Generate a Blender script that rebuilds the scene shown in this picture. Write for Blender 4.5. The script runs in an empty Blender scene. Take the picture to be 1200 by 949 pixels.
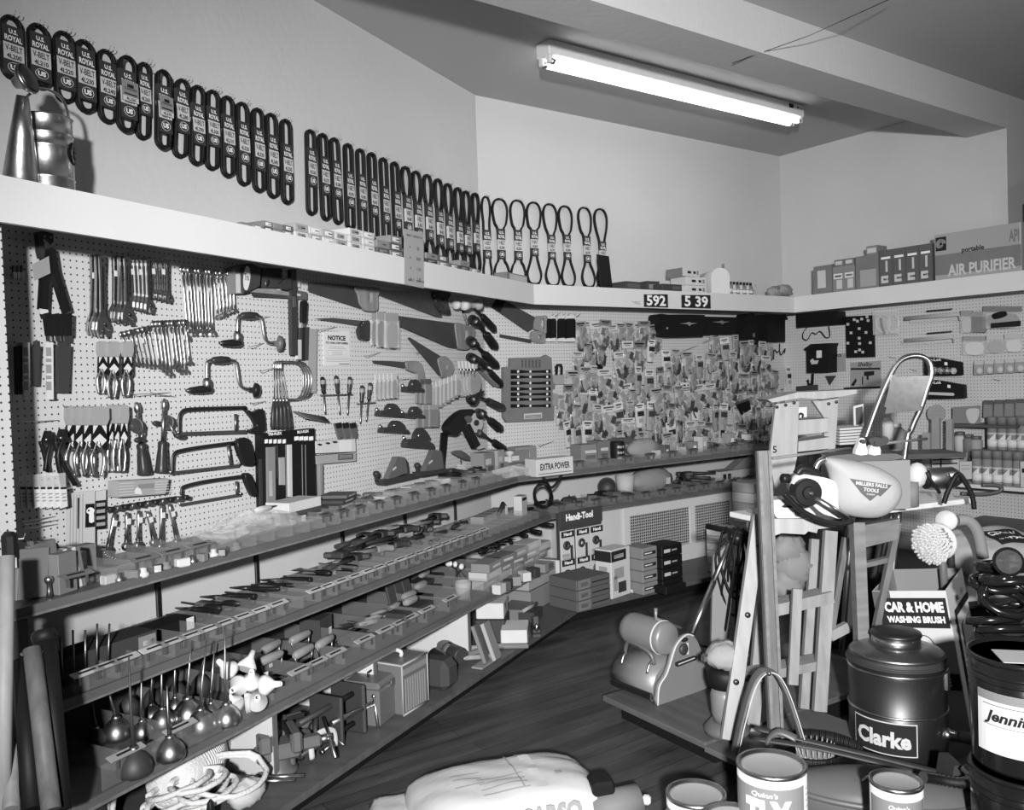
import bpy, math, random
from mathutils import Vector, Matrix
random.seed(7)
scene = bpy.context.scene
COL = scene.collection
pi = math.pi
# ---------------------------------------------------------------- camera (measured from the place)
F, PITCH, ROLL, TB, TL = 1007.0, 0.0280443, -0.0333185, 0.944751, 0.460053
CZ = 1.5
cp, sp = math.cos(PITCH), math.sin(PITCH)
FW = Vector((0, cp, -sp)); UP = Vector((0, sp, cp)); RT = Vector((1, 0, 0))
cr, sr = math.cos(ROLL), math.sin(ROLL)
CR = cr*RT + sr*UP; CU = -sr*RT + cr*UP
CAM = Vector((0, 0, CZ))
def ray(x, y): return FW + CR*((x-600)/F) - CU*((y-474.5)/F)
def at_z(x, y, z):                      # point at height z seen at a pixel
    d = ray(x, y); return CAM + d*((z-CZ)/d.z)
def at_depth(x, y, dep):
    d = ray(x, y); return CAM + d*(dep/d.dot(FW))
class Wall:
    def __init__(s, t, k, back=False):
        s.x = Vector((math.sin(t), math.cos(t), 0)); s.n = Vector((math.cos(t), -math.sin(t), 0))
        s.k = k; s.rz = pi/2 - t
        s.o = s.n*k
    def at(s, x, y, d=0.0):             # point d metres out from the wall seen at a pixel
        r = ray(x, y); return CAM + r*((s.k+d)/r.dot(s.n))
    def pt(s, a, d, h): return s.o + s.x*a + s.n*d + Vector((0, 0, h))
    def a(s, p): return (p-s.o).dot(s.x)
    def d(s, p): return p.dot(s.n)-s.k
KL, KB, KR = -2.84, -4.99, 6.75
WL = Wall(TL, KL); WB = Wall(TB, KB); WR = Wall(TB+pi/2, -KR)
# world +X of a wall frame runs to the viewer's right, +Z up, -Y out of the wall
def isect(w1, d1, w2, d2):
    a, b = w1.n, w2.n; k1, k2 = w1.k+d1, w2.k+d2
    det = a.x*b.y-a.y*b.x
    return Vector(((k1*b.y-k2*a.y)/det, (a.x*k2-b.x*k1)/det, 0))
class Crop:
    def __init__(s, x0, y0, sc): s.x0, s.y0, s.sc = x0, y0, sc
    def __call__(s, x, y): return (s.x0+x/s.sc, s.y0+y/s.sc)
cA = Crop(0,0,3.33); cB = Crop(340,120,2.965); cC = Crop(0,260,4.996); cD = Crop(180,290,4.996); cE = Crop(0,440,4.996)
cF = Crop(180,440,4.996); cG = Crop(360,320,4.996); cH = Crop(560,340,5.93); cI = Crop(720,340,5.273); cJ = Crop(360,480,4.519)
cK = Crop(600,480,3.953); cL = Crop(0,600,4.615); cM = Crop(60,740,4.0); cN = Crop(240,560,4.315); cO = Crop(340,640,3.529)
cP = Crop(700,580,3.954); cQ = Crop(900,260,4.0); cR = Crop(870,400,3.636); cS = Crop(840,560,3.164); cT = Crop(960,640,3.071)
cU = Crop(740,740,4.542); cV = Crop(400,840,3.0); c1 = Crop(0,0,1.0)

# ---------------------------------------------------------------- materials (the place is seen in black and white)
MATS = {}
def mat(name, v, rough=0.5, metal=0.0, noise=0.0, nscale=8.0, bump=0.0, bscale=60.0, coat=0.0, stretch=None):
    m = bpy.data.materials.new(name); m.use_nodes = True
    nt = m.node_tree; b = nt.nodes['Principled BSDF']
    b.inputs['Base Color'].default_value = (v, v, v, 1); b.inputs['Roughness'].default_value = rough
    b.inputs['Metallic'].default_value = metal; b.inputs['Specular IOR Level'].default_value = .5 if (rough < .3 or metal) else .22
    if coat: b.inputs['Coat Weight'].default_value = coat; b.inputs['Coat Roughness'].default_value = 0.15
    if noise or bump:
        tc = nt.nodes.new('ShaderNodeTexCoord'); mp = nt.nodes.new('ShaderNodeMapping')
        nt.links.new(tc.outputs['Object'], mp.inputs['Vector'])
        if stretch: mp.inputs['Scale'].default_value = stretch
    if noise:
        n = nt.nodes.new('ShaderNodeTexNoise'); n.inputs['Scale'].default_value = nscale; n.inputs['Detail'].default_value = 5
        nt.links.new(mp.outputs['Vector'], n.inputs['Vector'])
        r = nt.nodes.new('ShaderNodeMapRange'); r.inputs['From Min'].default_value = .25; r.inputs['From Max'].default_value = .75
        r.inputs['To Min'].default_value = v*(1-noise); r.inputs['To Max'].default_value = min(1, v*(1+noise))
        nt.links.new(n.outputs['Fac'], r.inputs['Value']); nt.links.new(r.outputs['Result'], b.inputs['Base Color'])
    if bump:
        n = nt.nodes.new('ShaderNodeTexNoise'); n.inputs['Scale'].default_value = bscale; n.inputs['Detail'].default_value = 3
        nt.links.new(mp.outputs['Vector'], n.inputs['Vector'])
        bu = nt.nodes.new('ShaderNodeBump'); bu.inputs['Strength'].default_value = bump; bu.inputs['Distance'].default_value = 0.01
        nt.links.new(n.outputs['Fac'], bu.inputs['Height']); nt.links.new(bu.outputs['Normal'], b.inputs['Normal'])
    MATS[name] = m; return m
def emit(name, s):
    m = mat(name, .9); b = m.node_tree.nodes['Principled BSDF']
    b.inputs['Emission Color'].default_value = (1,1,1,1); b.inputs['Emission Strength'].default_value = s
    return m
def glassy(name, v, alpha, rough=.08):
    m = mat(name, v, rough); nt = m.node_tree; b = nt.nodes['Principled BSDF']
    tr = nt.nodes.new('ShaderNodeBsdfTransparent'); mx = nt.nodes.new('ShaderNodeMixShader'); out = nt.nodes['Material Output']
    mx.inputs['Fac'].default_value = alpha
    nt.links.new(tr.outputs[0], mx.inputs[1]); nt.links.new(b.outputs[0], mx.inputs[2]); nt.links.new(mx.outputs[0], out.inputs['Surface'])
    return m
mat('plaster', .50, .9, noise=.05, nscale=1.2, bump=.15, bscale=25)
mat('ceiling_paint', .42, .9, noise=.05, nscale=.9)
mat('white_paint', .58, .5, noise=.04, nscale=2)
mat('panel_paint', .50, .7, noise=.05, nscale=2)
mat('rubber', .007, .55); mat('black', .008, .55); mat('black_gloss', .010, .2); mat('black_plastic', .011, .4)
mat('dark_paper', .035, .7); mat('card_white', .62, .7); mat('card_grey', .3, .7); mat('card_light', .48, .7); mat('card_mid', .2, .7); mat('card_dark', .09, .7)
mat('ink', .015, .8); mat('ink_white', .75, .7); mat('ink_grey', .28, .7)
mat('chrome', .5, .3, 1.0); mat('steel', .3, .38, 1.0, noise=.15, nscale=30); mat('dark_steel', .07, .42, .9); mat('galv', .5, .32, 1.0, noise=.35, nscale=14, bump=.1, bscale=30)
mat('saw_steel', .07, .45, .35, noise=.2, nscale=6); mat('wire', .45, .35, .8); mat('wire_dark', .16, .4, .6)
mat('enamel_grey', .2, .4, .2); mat('iron', .05, .55, .4); mat('iron_grey', .13, .5, .3)
mat('wood', .22, .55, noise=.22, nscale=5, stretch=(7,7,.7)); mat('wood_dark', .12, .5, noise=.3, nscale=6, stretch=(6,6,.8)); mat('wood_mid', .15, .5, noise=.25, nscale=6, stretch=(.8,6,6))
mat('wood_light', .30, .5, noise=.15, nscale=5, stretch=(7,7,.7)); mat('handle_wood', .22, .4, noise=.2, nscale=12); mat('handle_dark', .03, .3, noise=.2, nscale=12)
mat('shelf_wood', .085, .45, noise=.22, nscale=4, stretch=(.8,6,6)); mat('shelf_edge', .10, .4, noise=.15, nscale=5); mat('cloth', .33, .85, bump=.3, bscale=20)
mat('cloth_mid', .26, .9, bump=.3, bscale=18); mat('paper_bag', .47, .65, noise=.06, nscale=6, bump=.35, bscale=9); mat('rope', .62, .8, bump=.5, bscale=120)
mat('bristle', .5, .8); mat('carton', .52, .7, noise=.05); mat('box_grey', .16, .6, noise=.1); mat('box_dark', .045, .55); mat('box_light', .42, .6, noise=.06); mat('tag', .6, .6)
mat('tape', .55, .6); mat('brown', .1, .5, noise=.15); mat('toolbox', .13, .4, .1); mat('tub', .1, .4, noise=.1)
glassy('clear', .5, .22); glassy('clear_bag', .8, .28, .12); glassy('glass', .35, .13, .03)
emit('tube_light', 9.0)

# ---------------------------------------------------------------- mesh builder
class MB:
    def __init__(s): s.v = []; s.f = []; s.m = []; s.sm = []; s.mats = []; s.M = Matrix.Identity(4); s.cur = 0
    def mat(s, name):
        if name not in s.mats: s.mats.append(name)
        s.cur = s.mats.index(name); return s
    def add(s, vs, fs, smooth=False):
        b = len(s.v)
        M = s.M
        s.v.extend([M @ Vector(p) for p in vs])
        for f in fs: s.f.append([i+b for i in f]); s.m.append(s.cur); s.sm.append(smooth)
        return s
    def box(s, c, d, ch=0.0, R=None):
        x, y, z = d[0]/2, d[1]/2, d[2]/2
        c = Vector(c); tr = (lambda p: c + (R @ Vector(p) if R else Vector(p)))
        if ch <= 0:
            vs = [tr((i*x, j*y, k*z)) for i in (-1,1) for j in (-1,1) for k in (-1,1)]
            return s.add(vs, [(0,1,3,2),(4,6,7,5),(0,4,5,1),(2,3,7,6),(0,2,6,4),(1,5,7,3)])
        ch = min(ch, x*.9, y*.9, z*.9)
        vs = []; idx = {}
        for i in (-1,1):
            for j in (-1,1):
                for k in (-1,1):
                    idx[i,j,k] = len(vs)
                    vs += [tr((i*x, j*(y-ch), k*(z-ch))), tr((i*(x-ch), j*y, k*(z-ch))), tr((i*(x-ch), j*(y-ch), k*z))]
        fs = []
        for sg in (-1,1):
            q = [(-1,-1),(1,-1),(1,1),(-1,1)]
            if sg < 0: q = q[::-1]
            fs.append([idx[sg,a,b] for a,b in q])
            fs.append([idx[a,sg,b]+1 for a,b in q[::-1]])
            fs.append([idx[a,b,sg]+2 for a,b in q])
        for i in (-1,1):
            for j in (-1,1):
                fs.append([idx[i,j,-1], idx[i,j,1], idx[i,j,1]+1, idx[i,j,-1]+1])
                fs.append([idx[i,-1,j], idx[i,1,j], idx[i,1,j]+2, idx[i,-1,j]+2])
                fs.append([idx[-1,i,j]+1, idx[1,i,j]+1, idx[1,i,j]+2, idx[-1,i,j]+2])
        for t in idx.values(): fs.append([t, t+1, t+2])
        return s.add(vs, fs)
    def prism(s, poly, y0, y1, smooth=False):       # outline in local XZ, from depth y0 to y1
        n = len(poly); vs = [(p[0], y0, p[1]) for p in poly]+[(p[0], y1, p[1]) for p in poly]
        fs = [list(range(n)), list(range(2*n-1, n-1, -1))]
        s.add(vs, fs)
        b = len(s.v)-2*n
        for i in range(n):
            j = (i+1) % n; s.f.append([b+i, b+n+i, b+n+j, b+j]); s.m.append(s.cur); s.sm.append(smooth)
        return s
    def cyl(s, p0, p1, r0, r1=None, n=12, cap=True, smooth=True):
        r1 = r0 if r1 is None else r1
        return s.tube([p0, p1], [r0, r1], n, cap=cap, smooth=smooth)
    def tube(s, pts, r, n=8, closed=False, cap=True, smooth=True, flat=None):
        pts = [Vector(p) for p in pts]; m = len(pts)
        rs = r if isinstance(r, (list, tuple)) else [r]*m
        vs = []; prev = None
        for i, p in enumerate(pts):
            if closed: t = pts[(i+1) % m]-pts[i-1]
            else: t = pts[min(i+1, m-1)]-pts[max(i-1, 0)]
            if t.length < 1e-9: t = Vector((0,0,1))
            t.normalize()
            if prev is None:
                a = Vector((0,1,0)) if abs(t.y) < .9 else Vector((1,0,0))
                u = (a - t*a.dot(t)).normalized()
            else:
                u = prev - t*prev.dot(t)
                u = u.normalized() if u.length > 1e-6 else t.orthogonal().normalized()
            prev = u; w = t.cross(u)
            fu, fw = flat if flat else (1, 1)
            for k in range(n):
                an = 2*pi*(k+.5)/n; vs.append(p + u*(math.cos(an)*rs[i]*fu) + w*(math.sin(an)*rs[i]*fw))
        fs = []
        for i in range(m if closed else m-1):
            j = (i+1) % m
            for k in range(n):
                l = (k+1) % n; fs.append([i*n+k, i*n+l, j*n+l, j*n+k])
        s.add(vs, fs, smooth)
        if cap and not closed:
            b = len(s.v)-m*n
            s.f.append([b+k for k in range(n)][::-1]); s.m.append(s.cur); s.sm.append(False)
            s.f.append([b+(m-1)*n+k for k in range(n)]); s.m.append(s.cur); s.sm.append(False)
        return s
    def lathe(s, prof, o=(0,0,0), ax=None, n=24, smooth=True, sx=1, sy=1):      # prof: (r, z) list
        o = Vector(o); R = Vector(ax).to_track_quat('Z', 'Y').to_matrix() if ax else None
        vs = []
        for r, z in prof:
            for k in range(n):
                an = 2*pi*k/n; p = Vector((r*math.cos(an)*sx, r*math.sin(an)*sy, z)); vs.append(o + (R @ p if R else p))
        fs = []
        for i in range(len(prof)-1):
            for k in range(n):
                l = (k+1) % n; fs.append([i*n+k, i*n+l, (i+1)*n+l, (i+1)*n+k])
        s.add(vs, fs, smooth)
        b = len(s.v)-len(prof)*n; m = len(prof)
        if prof[0][0] > 1e-5: s.f.append([b+k for k in range(n)][::-1]); s.m.append(s.cur); s.sm.append(False)
        if prof[-1][0] > 1e-5: s.f.append([b+(m-1)*n+k for k in range(n)]); s.m.append(s.cur); s.sm.append(False)
        return s
    def ball(s, c, r, n=14, sc=(1,1,1), R=None):
        c = Vector(c); vs = []; m = n//2
        for i in range(m+1):
            th = pi*i/m
            for k in range(n):
                an = 2*pi*k/n; p = Vector((r*math.sin(th)*math.cos(an)*sc[0], r*math.sin(th)*math.sin(an)*sc[1], r*math.cos(th)*sc[2]))
                vs.append(c + (R @ p if R else p))
        fs = [[i*n+k, (i+1)*n+k, (i+1)*n+(k+1) % n, i*n+(k+1) % n] for i in range(m) for k in range(n)]
        return s.add(vs, fs, True)
    def text(s, t, x, z, h, y=0.0, w=None, bold=.02, align='C', M=None, shear=0.0):       # letters in local XZ facing -Y, cap height h
        vs, fs, (x0, x1) = glyphs(t, bold, shear)
        k = h/.7; kx = k if w is None else w/max(x1-x0, 1e-6)
        ox = {'C': (x0+x1)/2, 'L': x0, 'R': x1}[align]
        pts = [Vector((x+(p[0]-ox)*kx, y, z+p[1]*k)) for p in vs]
        if M: pts = [M @ p for p in pts]
        return s.add(pts, fs)
    def obj(s, name, parent=None):
        me = bpy.data.meshes.new(name); me.from_pydata([tuple(p) for p in s.v], [], s.f)
        for m in s.mats: me.materials.append(MATS[m])
        me.polygons.foreach_set('material_index', s.m); me.polygons.foreach_set('use_smooth', s.sm); me.update()
        o = bpy.data.objects.new(name, me); COL.objects.link(o)
        if parent: o.parent = parent
        return o
_G = {}
def glyphs(t, bold, shear=0.0):
    k = (t, bold, shear)
    if k in _G: return _G[k]
    cu = bpy.data.curves.new('lettering', 'FONT'); cu.body = t; cu.offset = bold; cu.resolution_u = 2; cu.shear = shear
    o = bpy.data.objects.new('lettering', cu); COL.objects.link(o)
    dg = bpy.context.evaluated_depsgraph_get(); me = o.evaluated_get(dg).to_mesh()
    vs = [tuple(v.co) for v in me.vertices]; fs = [list(p.vertices) for p in me.polygons]
    o.evaluated_get(dg).to_mesh_clear(); bpy.data.objects.remove(o); bpy.data.curves.remove(cu)
    xs = [v[0] for v in vs] or [0, 1]
    _G[k] = (vs, fs, (min(xs), max(xs))); return _G[k]
def tag(o, label=None, cat=None, group=None, kind=None):
    if label: o['label'] = label
    if cat: o['category'] = cat
    if group: o['group'] = group
    if kind: o['kind'] = kind
    return o
def thing(name, label, cat, loc=(0,0,0), rz=0.0, group=None):
    o = bpy.data.objects.new(name, None); COL.objects.link(o); o.empty_display_size = .05
    o.location = loc; o.rotation_euler = (0, 0, rz); return tag(o, label, cat, group)
KIDS = {}
def copy_tree(o, parent=None):
    c = o.copy(); COL.objects.link(c)
    if parent: c.parent = parent
    for ch in list(o.children): copy_tree(ch, c)
    return c
def structure(name, mb): return tag(mb.obj(name), kind='structure')
ORD = ['first','second','third','fourth','fifth','sixth','seventh','eighth','ninth','tenth','eleventh','twelfth','thirteenth','fourteenth','fifteenth','sixteenth','seventeenth','eighteenth','nineteenth','twentieth']
ORD += ['twenty-'+w for w in ORD[:9]]+['thirtieth']+['thirty-'+w for w in ORD[:9]]+['fortieth']
def ring_poly(mb, outer, inner, y0, y1):              # flat loop with a true hole; both outlines in local XZ
    n = len(outer); cx = sum(p[0] for p in inner)/len(inner); cz = sum(p[1] for p in inner)/len(inner)
    inn = []
    for p in outer:
        an = math.atan2(p[1]-cz, p[0]-cx); inn.append(min(inner, key=lambda q: abs((math.atan2(q[1]-cz, q[0]-cx)-an+pi) % (2*pi)-pi)))
    vs = [(p[0],y0,p[1]) for p in outer]+[(p[0],y0,p[1]) for p in inn]+[(p[0],y1,p[1]) for p in outer]+[(p[0],y1,p[1]) for p in inn]
    fs = []
    for i in range(n):
        j = (i+1) % n
        fs += [(i,j,n+j,n+i),(2*n+i,3*n+i,3*n+j,2*n+j),(i,2*n+i,2*n+j,j),(n+i,n+j,3*n+j,3*n+i)]
    return mb.add(vs, fs)
def ell(cx, cy, rx, ry, n=32, rot=0.0): return [(cx+rx*math.cos(2*pi*k/n)*math.cos(rot)-ry*math.sin(2*pi*k/n)*math.sin(rot), cy+rx*math.cos(2*pi*k/n)*math.sin(rot)+ry*math.sin(2*pi*k/n)*math.cos(rot)) for k in range(n)]
class Hang:
    """A thing that hangs on a wall: root at the wall point under pixel (px,py), d metres out; pixel outlines become local outlines."""
    def __init__(s, wall, c, p, d, name, label, cat, group=None):
        s.w = wall; s.c = c; s.d = d; q = c(*p); s.o = wall.at(q[0], q[1], d)
        s.root = thing(name, label, cat, s.o, wall.rz, group)
    def l(s, x, y, d=None):             # crop pixel -> local (x, z) on the plane d out
        q = s.c(x, y); p = s.w.at(q[0], q[1], s.d if d is None else d) - s.o
        return (p.dot(s.w.x), p.z)
    def P(s, x, y, dy=0.0):              # crop pixel -> local 3D, dy metres nearer the room than d
        a = s.l(x, y, s.d+dy); return (a[0], -dy, a[1])
    def poly(s, pts, dd=0.0): return [s.l(x, y, s.d+dd) for x, y in pts]
    def part(s, name, mb): return mb.obj(name, s.root)
def smooth_path(pts, n=6, closed=False):
    pts = [Vector(p) for p in pts]; out = []; m = len(pts)
    for i in range(m if closed else m-1):
        if closed: p0, p1, p2, p3 = pts[i-1], pts[i], pts[(i+1) % m], pts[(i+2) % m]
        else: p0, p1, p2, p3 = pts[max(i-1,0)], pts[i], pts[i+1], pts[min(i+2,m-1)]
        for k in range(n):
            t = k/n; out.append(.5*((2*p1)+(p2-p0)*t+(2*p0-5*p1+4*p2-p3)*t*t+(3*p1-p0-3*p2+p3)*t**3))
    if not closed: out.append(pts[-1])
    return out
def smooth2(pts, n=4): return [(p.x, p.y) for p in smooth_path([(x, y, 0) for x, y in pts], n, True)]
def blob(m, c, r, sc, amp, seed, n=26):               # crumpled closed lump
    R = random.Random(seed); W = [(Vector((R.uniform(-1,1),R.uniform(-1,1),R.uniform(-1,1)))*R.uniform(3,9), R.uniform(0,6)) for _ in range(9)]
    b = len(m.v); m.ball(c, r, n, sc); c = m.M @ Vector(c)
    for i in range(b, len(m.v)):
        d = m.v[i]-c; u = d/r; q = sum(abs(math.sin(w.dot(u)+p)) for w, p in W)/9; m.v[i] = c+d*(1+amp*(q-.64)*1.6)
    return m
def Rz(a): return Matrix.Rotation(a, 3, 'Z')
def Rx(a): return Matrix.Rotation(a, 3, 'X')
def Ry(a): return Matrix.Rotation(a, 3, 'Y')

cam = bpy.data.objects.new('camera', bpy.data.cameras.new('camera')); COL.objects.link(cam); scene.camera = cam
cam.matrix_world = Matrix((( CR.x, CU.x, -FW.x, 0), (CR.y, CU.y, -FW.y, 0), (CR.z, CU.z, -FW.z, CZ), (0, 0, 0, 1)))
cam.data.sensor_width = 36; cam.data.lens = 36*F/1200; cam.data.clip_start = .05
vs_ = scene.view_settings; vs_.view_transform = 'Standard'; vs_.look = 'None'; vs_.gamma = 1; vs_.use_curve_mapping = False; vs_.exposure = 0.0
# ---------------------------------------------------------------- the room
ZC = CZ+1.99
pLB = isect(WL,0,WB,0); pBR = isect(WB,0,WR,0)
aL = WL.a(pLB); aB0 = WB.a(pLB); aB1 = WB.a(pBR); aR0 = WR.a(pBR)
ALCOVE = KB*-1-3.0                                   # the right wall ends this far from the back wall
def wall_obj(name, w, mb):                           # mesh authored in the wall's own frame (x along, -y out, z up)
    o = mb.obj(name); o.location = w.o; o.rotation_euler = (0,0,w.rz); return o
def wbox(mb, a0, a1, d0, d1, z0, z1, ch=0): return mb.box(((a0+a1)/2, -(d0+d1)/2, (z0+z1)/2), (abs(a1-a0), abs(d1-d0), abs(z1-z0)), ch)
m = MB().mat('plaster'); wbox(m, aL-8, aL+.05, -.12, 0, 0, ZC); tag(wall_obj('wall_left', WL, m), kind='structure')
m = MB().mat('plaster'); wbox(m, aB0, aB1+.12, -.12, 0, 0, ZC); tag(wall_obj('wall_back', WB, m), kind='structure')
m = MB().mat('plaster'); wbox(m, aR0-.12, aR0+ALCOVE-.12, -.12, 0, 0, ZC); tag(wall_obj('wall_right', WR, m), kind='structure')
m = MB().mat('plaster'); wbox(m, aB1+.0, aB1+4, ALCOVE-.12, ALCOVE, 0, ZC); tag(wall_obj('wall_recess', WB, m), kind='structure')
m = MB().mat('ceiling_paint'); m.box((2,2,ZC+.06),(22,18,.12)); structure('ceiling', m)
# boards run along the room
fm = mat('floor_boards', .07, .34); nt = fm.node_tree; bs = nt.nodes['Principled BSDF']
tc = nt.nodes.new('ShaderNodeTexCoord'); mp = nt.nodes.new('ShaderNodeMapping'); nt.links.new(tc.outputs['Object'], mp.inputs[0])
br = nt.nodes.new('ShaderNodeTexBrick'); nt.links.new(mp.outputs[0], br.inputs['Vector'])
br.inputs['Scale'].default_value = 1; br.inputs['Brick Width'].default_value = 1.9; br.inputs['Row Height'].default_value = .083; br.inputs['Mortar Size'].default_value = .0016
br.inputs['Color1'].default_value = (.04,.04,.04,1); br.inputs['Color2'].default_value = (.062,.062,.062,1); br.inputs['Mortar'].default_value = (.012,.012,.012,1); br.offset = .37
no = nt.nodes.new('ShaderNodeTexNoise'); no.inputs['Scale'].default_value = 3.5; no.inputs['Detail'].default_value = 8; no.inputs['Roughness'].default_value = .7
mp2 = nt.nodes.new('ShaderNodeMapping'); mp2.inputs['Scale'].default_value = (.5,3,1); nt.links.new(tc.outputs['Object'], mp2.inputs[0]); nt.links.new(mp2.outputs[0], no.inputs['Vector'])
mr = nt.nodes.new('ShaderNodeMapRange'); mr.inputs['From Min'].default_value = .3; mr.inputs['From Max'].default_value = .72; mr.inputs['To Min'].default_value = .45; mr.inputs['To Max'].default_value = 1.7
nt.links.new(no.outputs['Fac'], mr.inputs['Value'])
mx = nt.nodes.new('ShaderNodeMix'); mx.data_type = 'RGBA'; mx.blend_type = 'MULTIPLY'; mx.inputs['Factor'].default_value = 1
nt.links.new(br.outputs['Color'], mx.inputs['A']); nt.links.new(mr.outputs[0], mx.inputs['B']); nt.links.new(mx.outputs['Result'], bs.inputs['Base Color'])
m2 = nt.nodes.new('ShaderNodeMapRange'); m2.inputs['To Min'].default_value = .3; m2.inputs['To Max'].default_value = .55; nt.links.new(no.outputs['Fac'], m2.inputs['Value']); nt.links.new(m2.outputs[0], bs.inputs['Roughness'])
m = MB().mat('floor_boards'); m.box((2,2,-.06),(22,18,.12)); o = structure('floor', m); o.rotation_euler = (0,0,WB.rz)
# beam under the ceiling
m = MB().mat('plaster'); wbox(m, WB.a(isect(WL,0,WB,ALCOVE)), aB1-.001, ALCOVE-.28, ALCOVE, CZ+1.74, ZC-.001); tag(wall_obj('trim_1', WB, m), kind='structure')

# pegboard: painted hardboard with a one-inch grid of holes
def pegboard(name, v, pitch=.0254, rad=.135, dark=.03):
    m = mat(name, v, .55); nt = m.node_tree; b = nt.nodes['Principled BSDF']
    tc = nt.nodes.new('ShaderNodeTexCoord'); sp = nt.nodes.new('ShaderNodeSeparateXYZ'); nt.links.new(tc.outputs['Object'], sp.inputs[0])
    def M(op, a, b_=None):
        n = nt.nodes.new('ShaderNodeMath'); n.operation = op
        for i, q in enumerate((a, b_)):
            if q is None: continue
            if isinstance(q, (int, float)): n.inputs[i].default_value = q
            else: nt.links.new(q, n.inputs[i])
        return n.outputs[0]
    def cell(s): return M('SUBTRACT', M('FRACT', M('DIVIDE', s, pitch)), .5)
    x, z = cell(sp.outputs['X']), cell(sp.outputs['Z'])
    d = M('SQRT', M('ADD', M('MULTIPLY', x, x), M('MULTIPLY', z, z)))
    hole = M('LESS_THAN', d, rad)
    mx = nt.nodes.new('ShaderNodeMix'); mx.data_type = 'RGBA'; nt.links.new(hole, mx.inputs['Factor'])
    mx.inputs['A'].default_value = (v,v,v,1); mx.inputs['B'].default_value = (dark,dark,dark,1); nt.links.new(mx.outputs['Result'], b.inputs['Base Color'])
pegboard('pegboard', .55); pegboard('pierced_metal', .40, .021, .36, .025)
ZF0 = CZ+.503; OV = .45
ZF1 = (WL.at(120,227.5,OV).z+WL.at(500,306.5,OV).z+WB.at(780,341.5,OV).z)/3
ZS1 = CZ-.609
aEnd = WL.a(WL.at(20,640,.35))                       # the boxed end column stands left of here
m = MB().mat('pegboard'); wbox(m, aEnd, aL, 0, .006, ZS1-.02, ZF1-.03); tag(wall_obj('trim_2', WL, m), kind='structure')
m = MB().mat('pegboard'); wbox(m, aB0+.003, aB1, 0, .006, ZS1-.02, ZF1-.03); tag(wall_obj('trim_3', WB, m), kind='structure')
m = MB().mat('pegboard'); wbox(m, aR0, aR0+3.4, 0, .006, .1, ZF1-.03); tag(wall_obj('trim_4', WR, m), kind='structure')
m = MB().mat('pegboard'); wbox(m, aEnd-1.6, aEnd, .006, .35, ZS1, ZF0+.05); tag(wall_obj('trim_5', WL, m), kind='structure')
E_ = WL.a(WL.at(14,725,.48))
m = MB().mat('white_paint'); wbox(m, E_-1.2, E_-.002, .006, .44, 0, ZS1-.001); tag(wall_obj('trim_6', WL, m), kind='structure')
# boxed ledge that runs round above the pegboard: top board and fascia mitred at the corners
def strip(pts_out, pts_in, z0, z1, mb):               # mitred run between two plan polylines
    n = len(pts_out); vs = [(p.x,p.y,z0) for p in pts_out]+[(p.x,p.y,z0) for p in pts_in]+[(p.x,p.y,z1) for p in pts_out]+[(p.x,p.y,z1) for p in pts_in]
    fs = []
    for i in range(n-1):
        fs += [(i,i+1,n+i+1,n+i),(2*n+i,3*n+i,3*n+i+1,2*n+i+1),(i,2*n+i,2*n+i+1,i+1),(n+i,n+i+1,3*n+i+1,3*n+i)]
    fs += [(0,n,3*n,2*n),(n-1,3*n-1,4*n-1,2*n-1)]
    return mb.add(vs, fs)
def run(d, dB=None, aLeft=None, aRight=3.6):           # plan polyline d out from the three walls
    dB = d if dB is None else dB
    return [WL.pt(aLeft, d, 0), isect(WL,d,WB,dB), isect(WB,dB,WR,d), WR.pt(aR0+aRight, d, 0)]
m = MB().mat('white_paint')
a0 = aEnd-1.6
strip(run(OV,aLeft=a0), run(OV-.02,aLeft=a0), ZF0, ZF1, m); structure('trim_7', m)
m = MB().mat('white_paint'); strip(run(OV-.021,aLeft=a0), run(.0,aLeft=a0), ZF1-.025, ZF1, m); structure('trim_8', m)

# ---------------------------------------------------------------- shelving under the pegboard
E_ = WL.a(WL.at(14,725,.48))
DL1, DB1 = .48, .66; DL2, DB2 = .53, .53; D3 = .71; DLb, DBb = .85, .98
ZS2 = CZ-.90; ZS3 = CZ-1.13; ZB = .10
def two(dl, db, a1):                                  # left run and back run only, back run ending at a1
    return [WL.pt(E_, dl, 0), isect(WL,dl,WB,db), WB.pt(a1, db, 0)]
aS = aB1-.02
def shelf(name, label, dl, db, z, cat='shelf'):
    t = thing(name, label, cat)
    m = MB().mat('shelf_wood'); strip(two(dl-.012,db-.012,aS), two(.02,.02,aS), z-.022, z, m); m.obj('board', t)
    m = MB().mat('shelf_edge'); strip(two(dl,db,aS), two(dl-.012,db-.012,aS), z-.026, z+.006, m)
    m.mat('wood_mid'); strip(two(dl+.003,db+.003,aS), two(dl-.0,db-.0,aS), z-.026, z-.018, m); m.obj('front_rail', t)
    return t
s1 = shelf('display_shelf', 'top wooden display shelf below the pegboard, glass bins along its front', DL1, DB1, ZS1)
s2 = shelf('display_shelf', 'middle wooden display shelf between the top shelf and the deep lower shelf', DL2, DB2, ZS2)
t3 = thing('display_shelf', 'deep lower display shelf of oil cans and trowels, above the floor platform', 'shelf')
a3 = WL.a(WL.at(649,664,D3))
def one(d, a0, a1): return [WL.pt(a0, d, 0), WL.pt(a1, d, 0)]
m = MB().mat('shelf_wood'); strip(one(D3-.012,E_,a3), one(.02,E_,a3), ZS3-.022, ZS3, m); m.obj('board', t3)
m = MB().mat('shelf_edge'); strip(one(D3,E_,a3), one(D3-.012,E_,a3), ZS3-.026, ZS3+.006, m)
m.mat('wood_mid'); strip(one(D3+.003,E_,a3), one(D3,E_,a3), ZS3-.026, ZS3-.016, m); m.obj('front_rail', t3)
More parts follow.
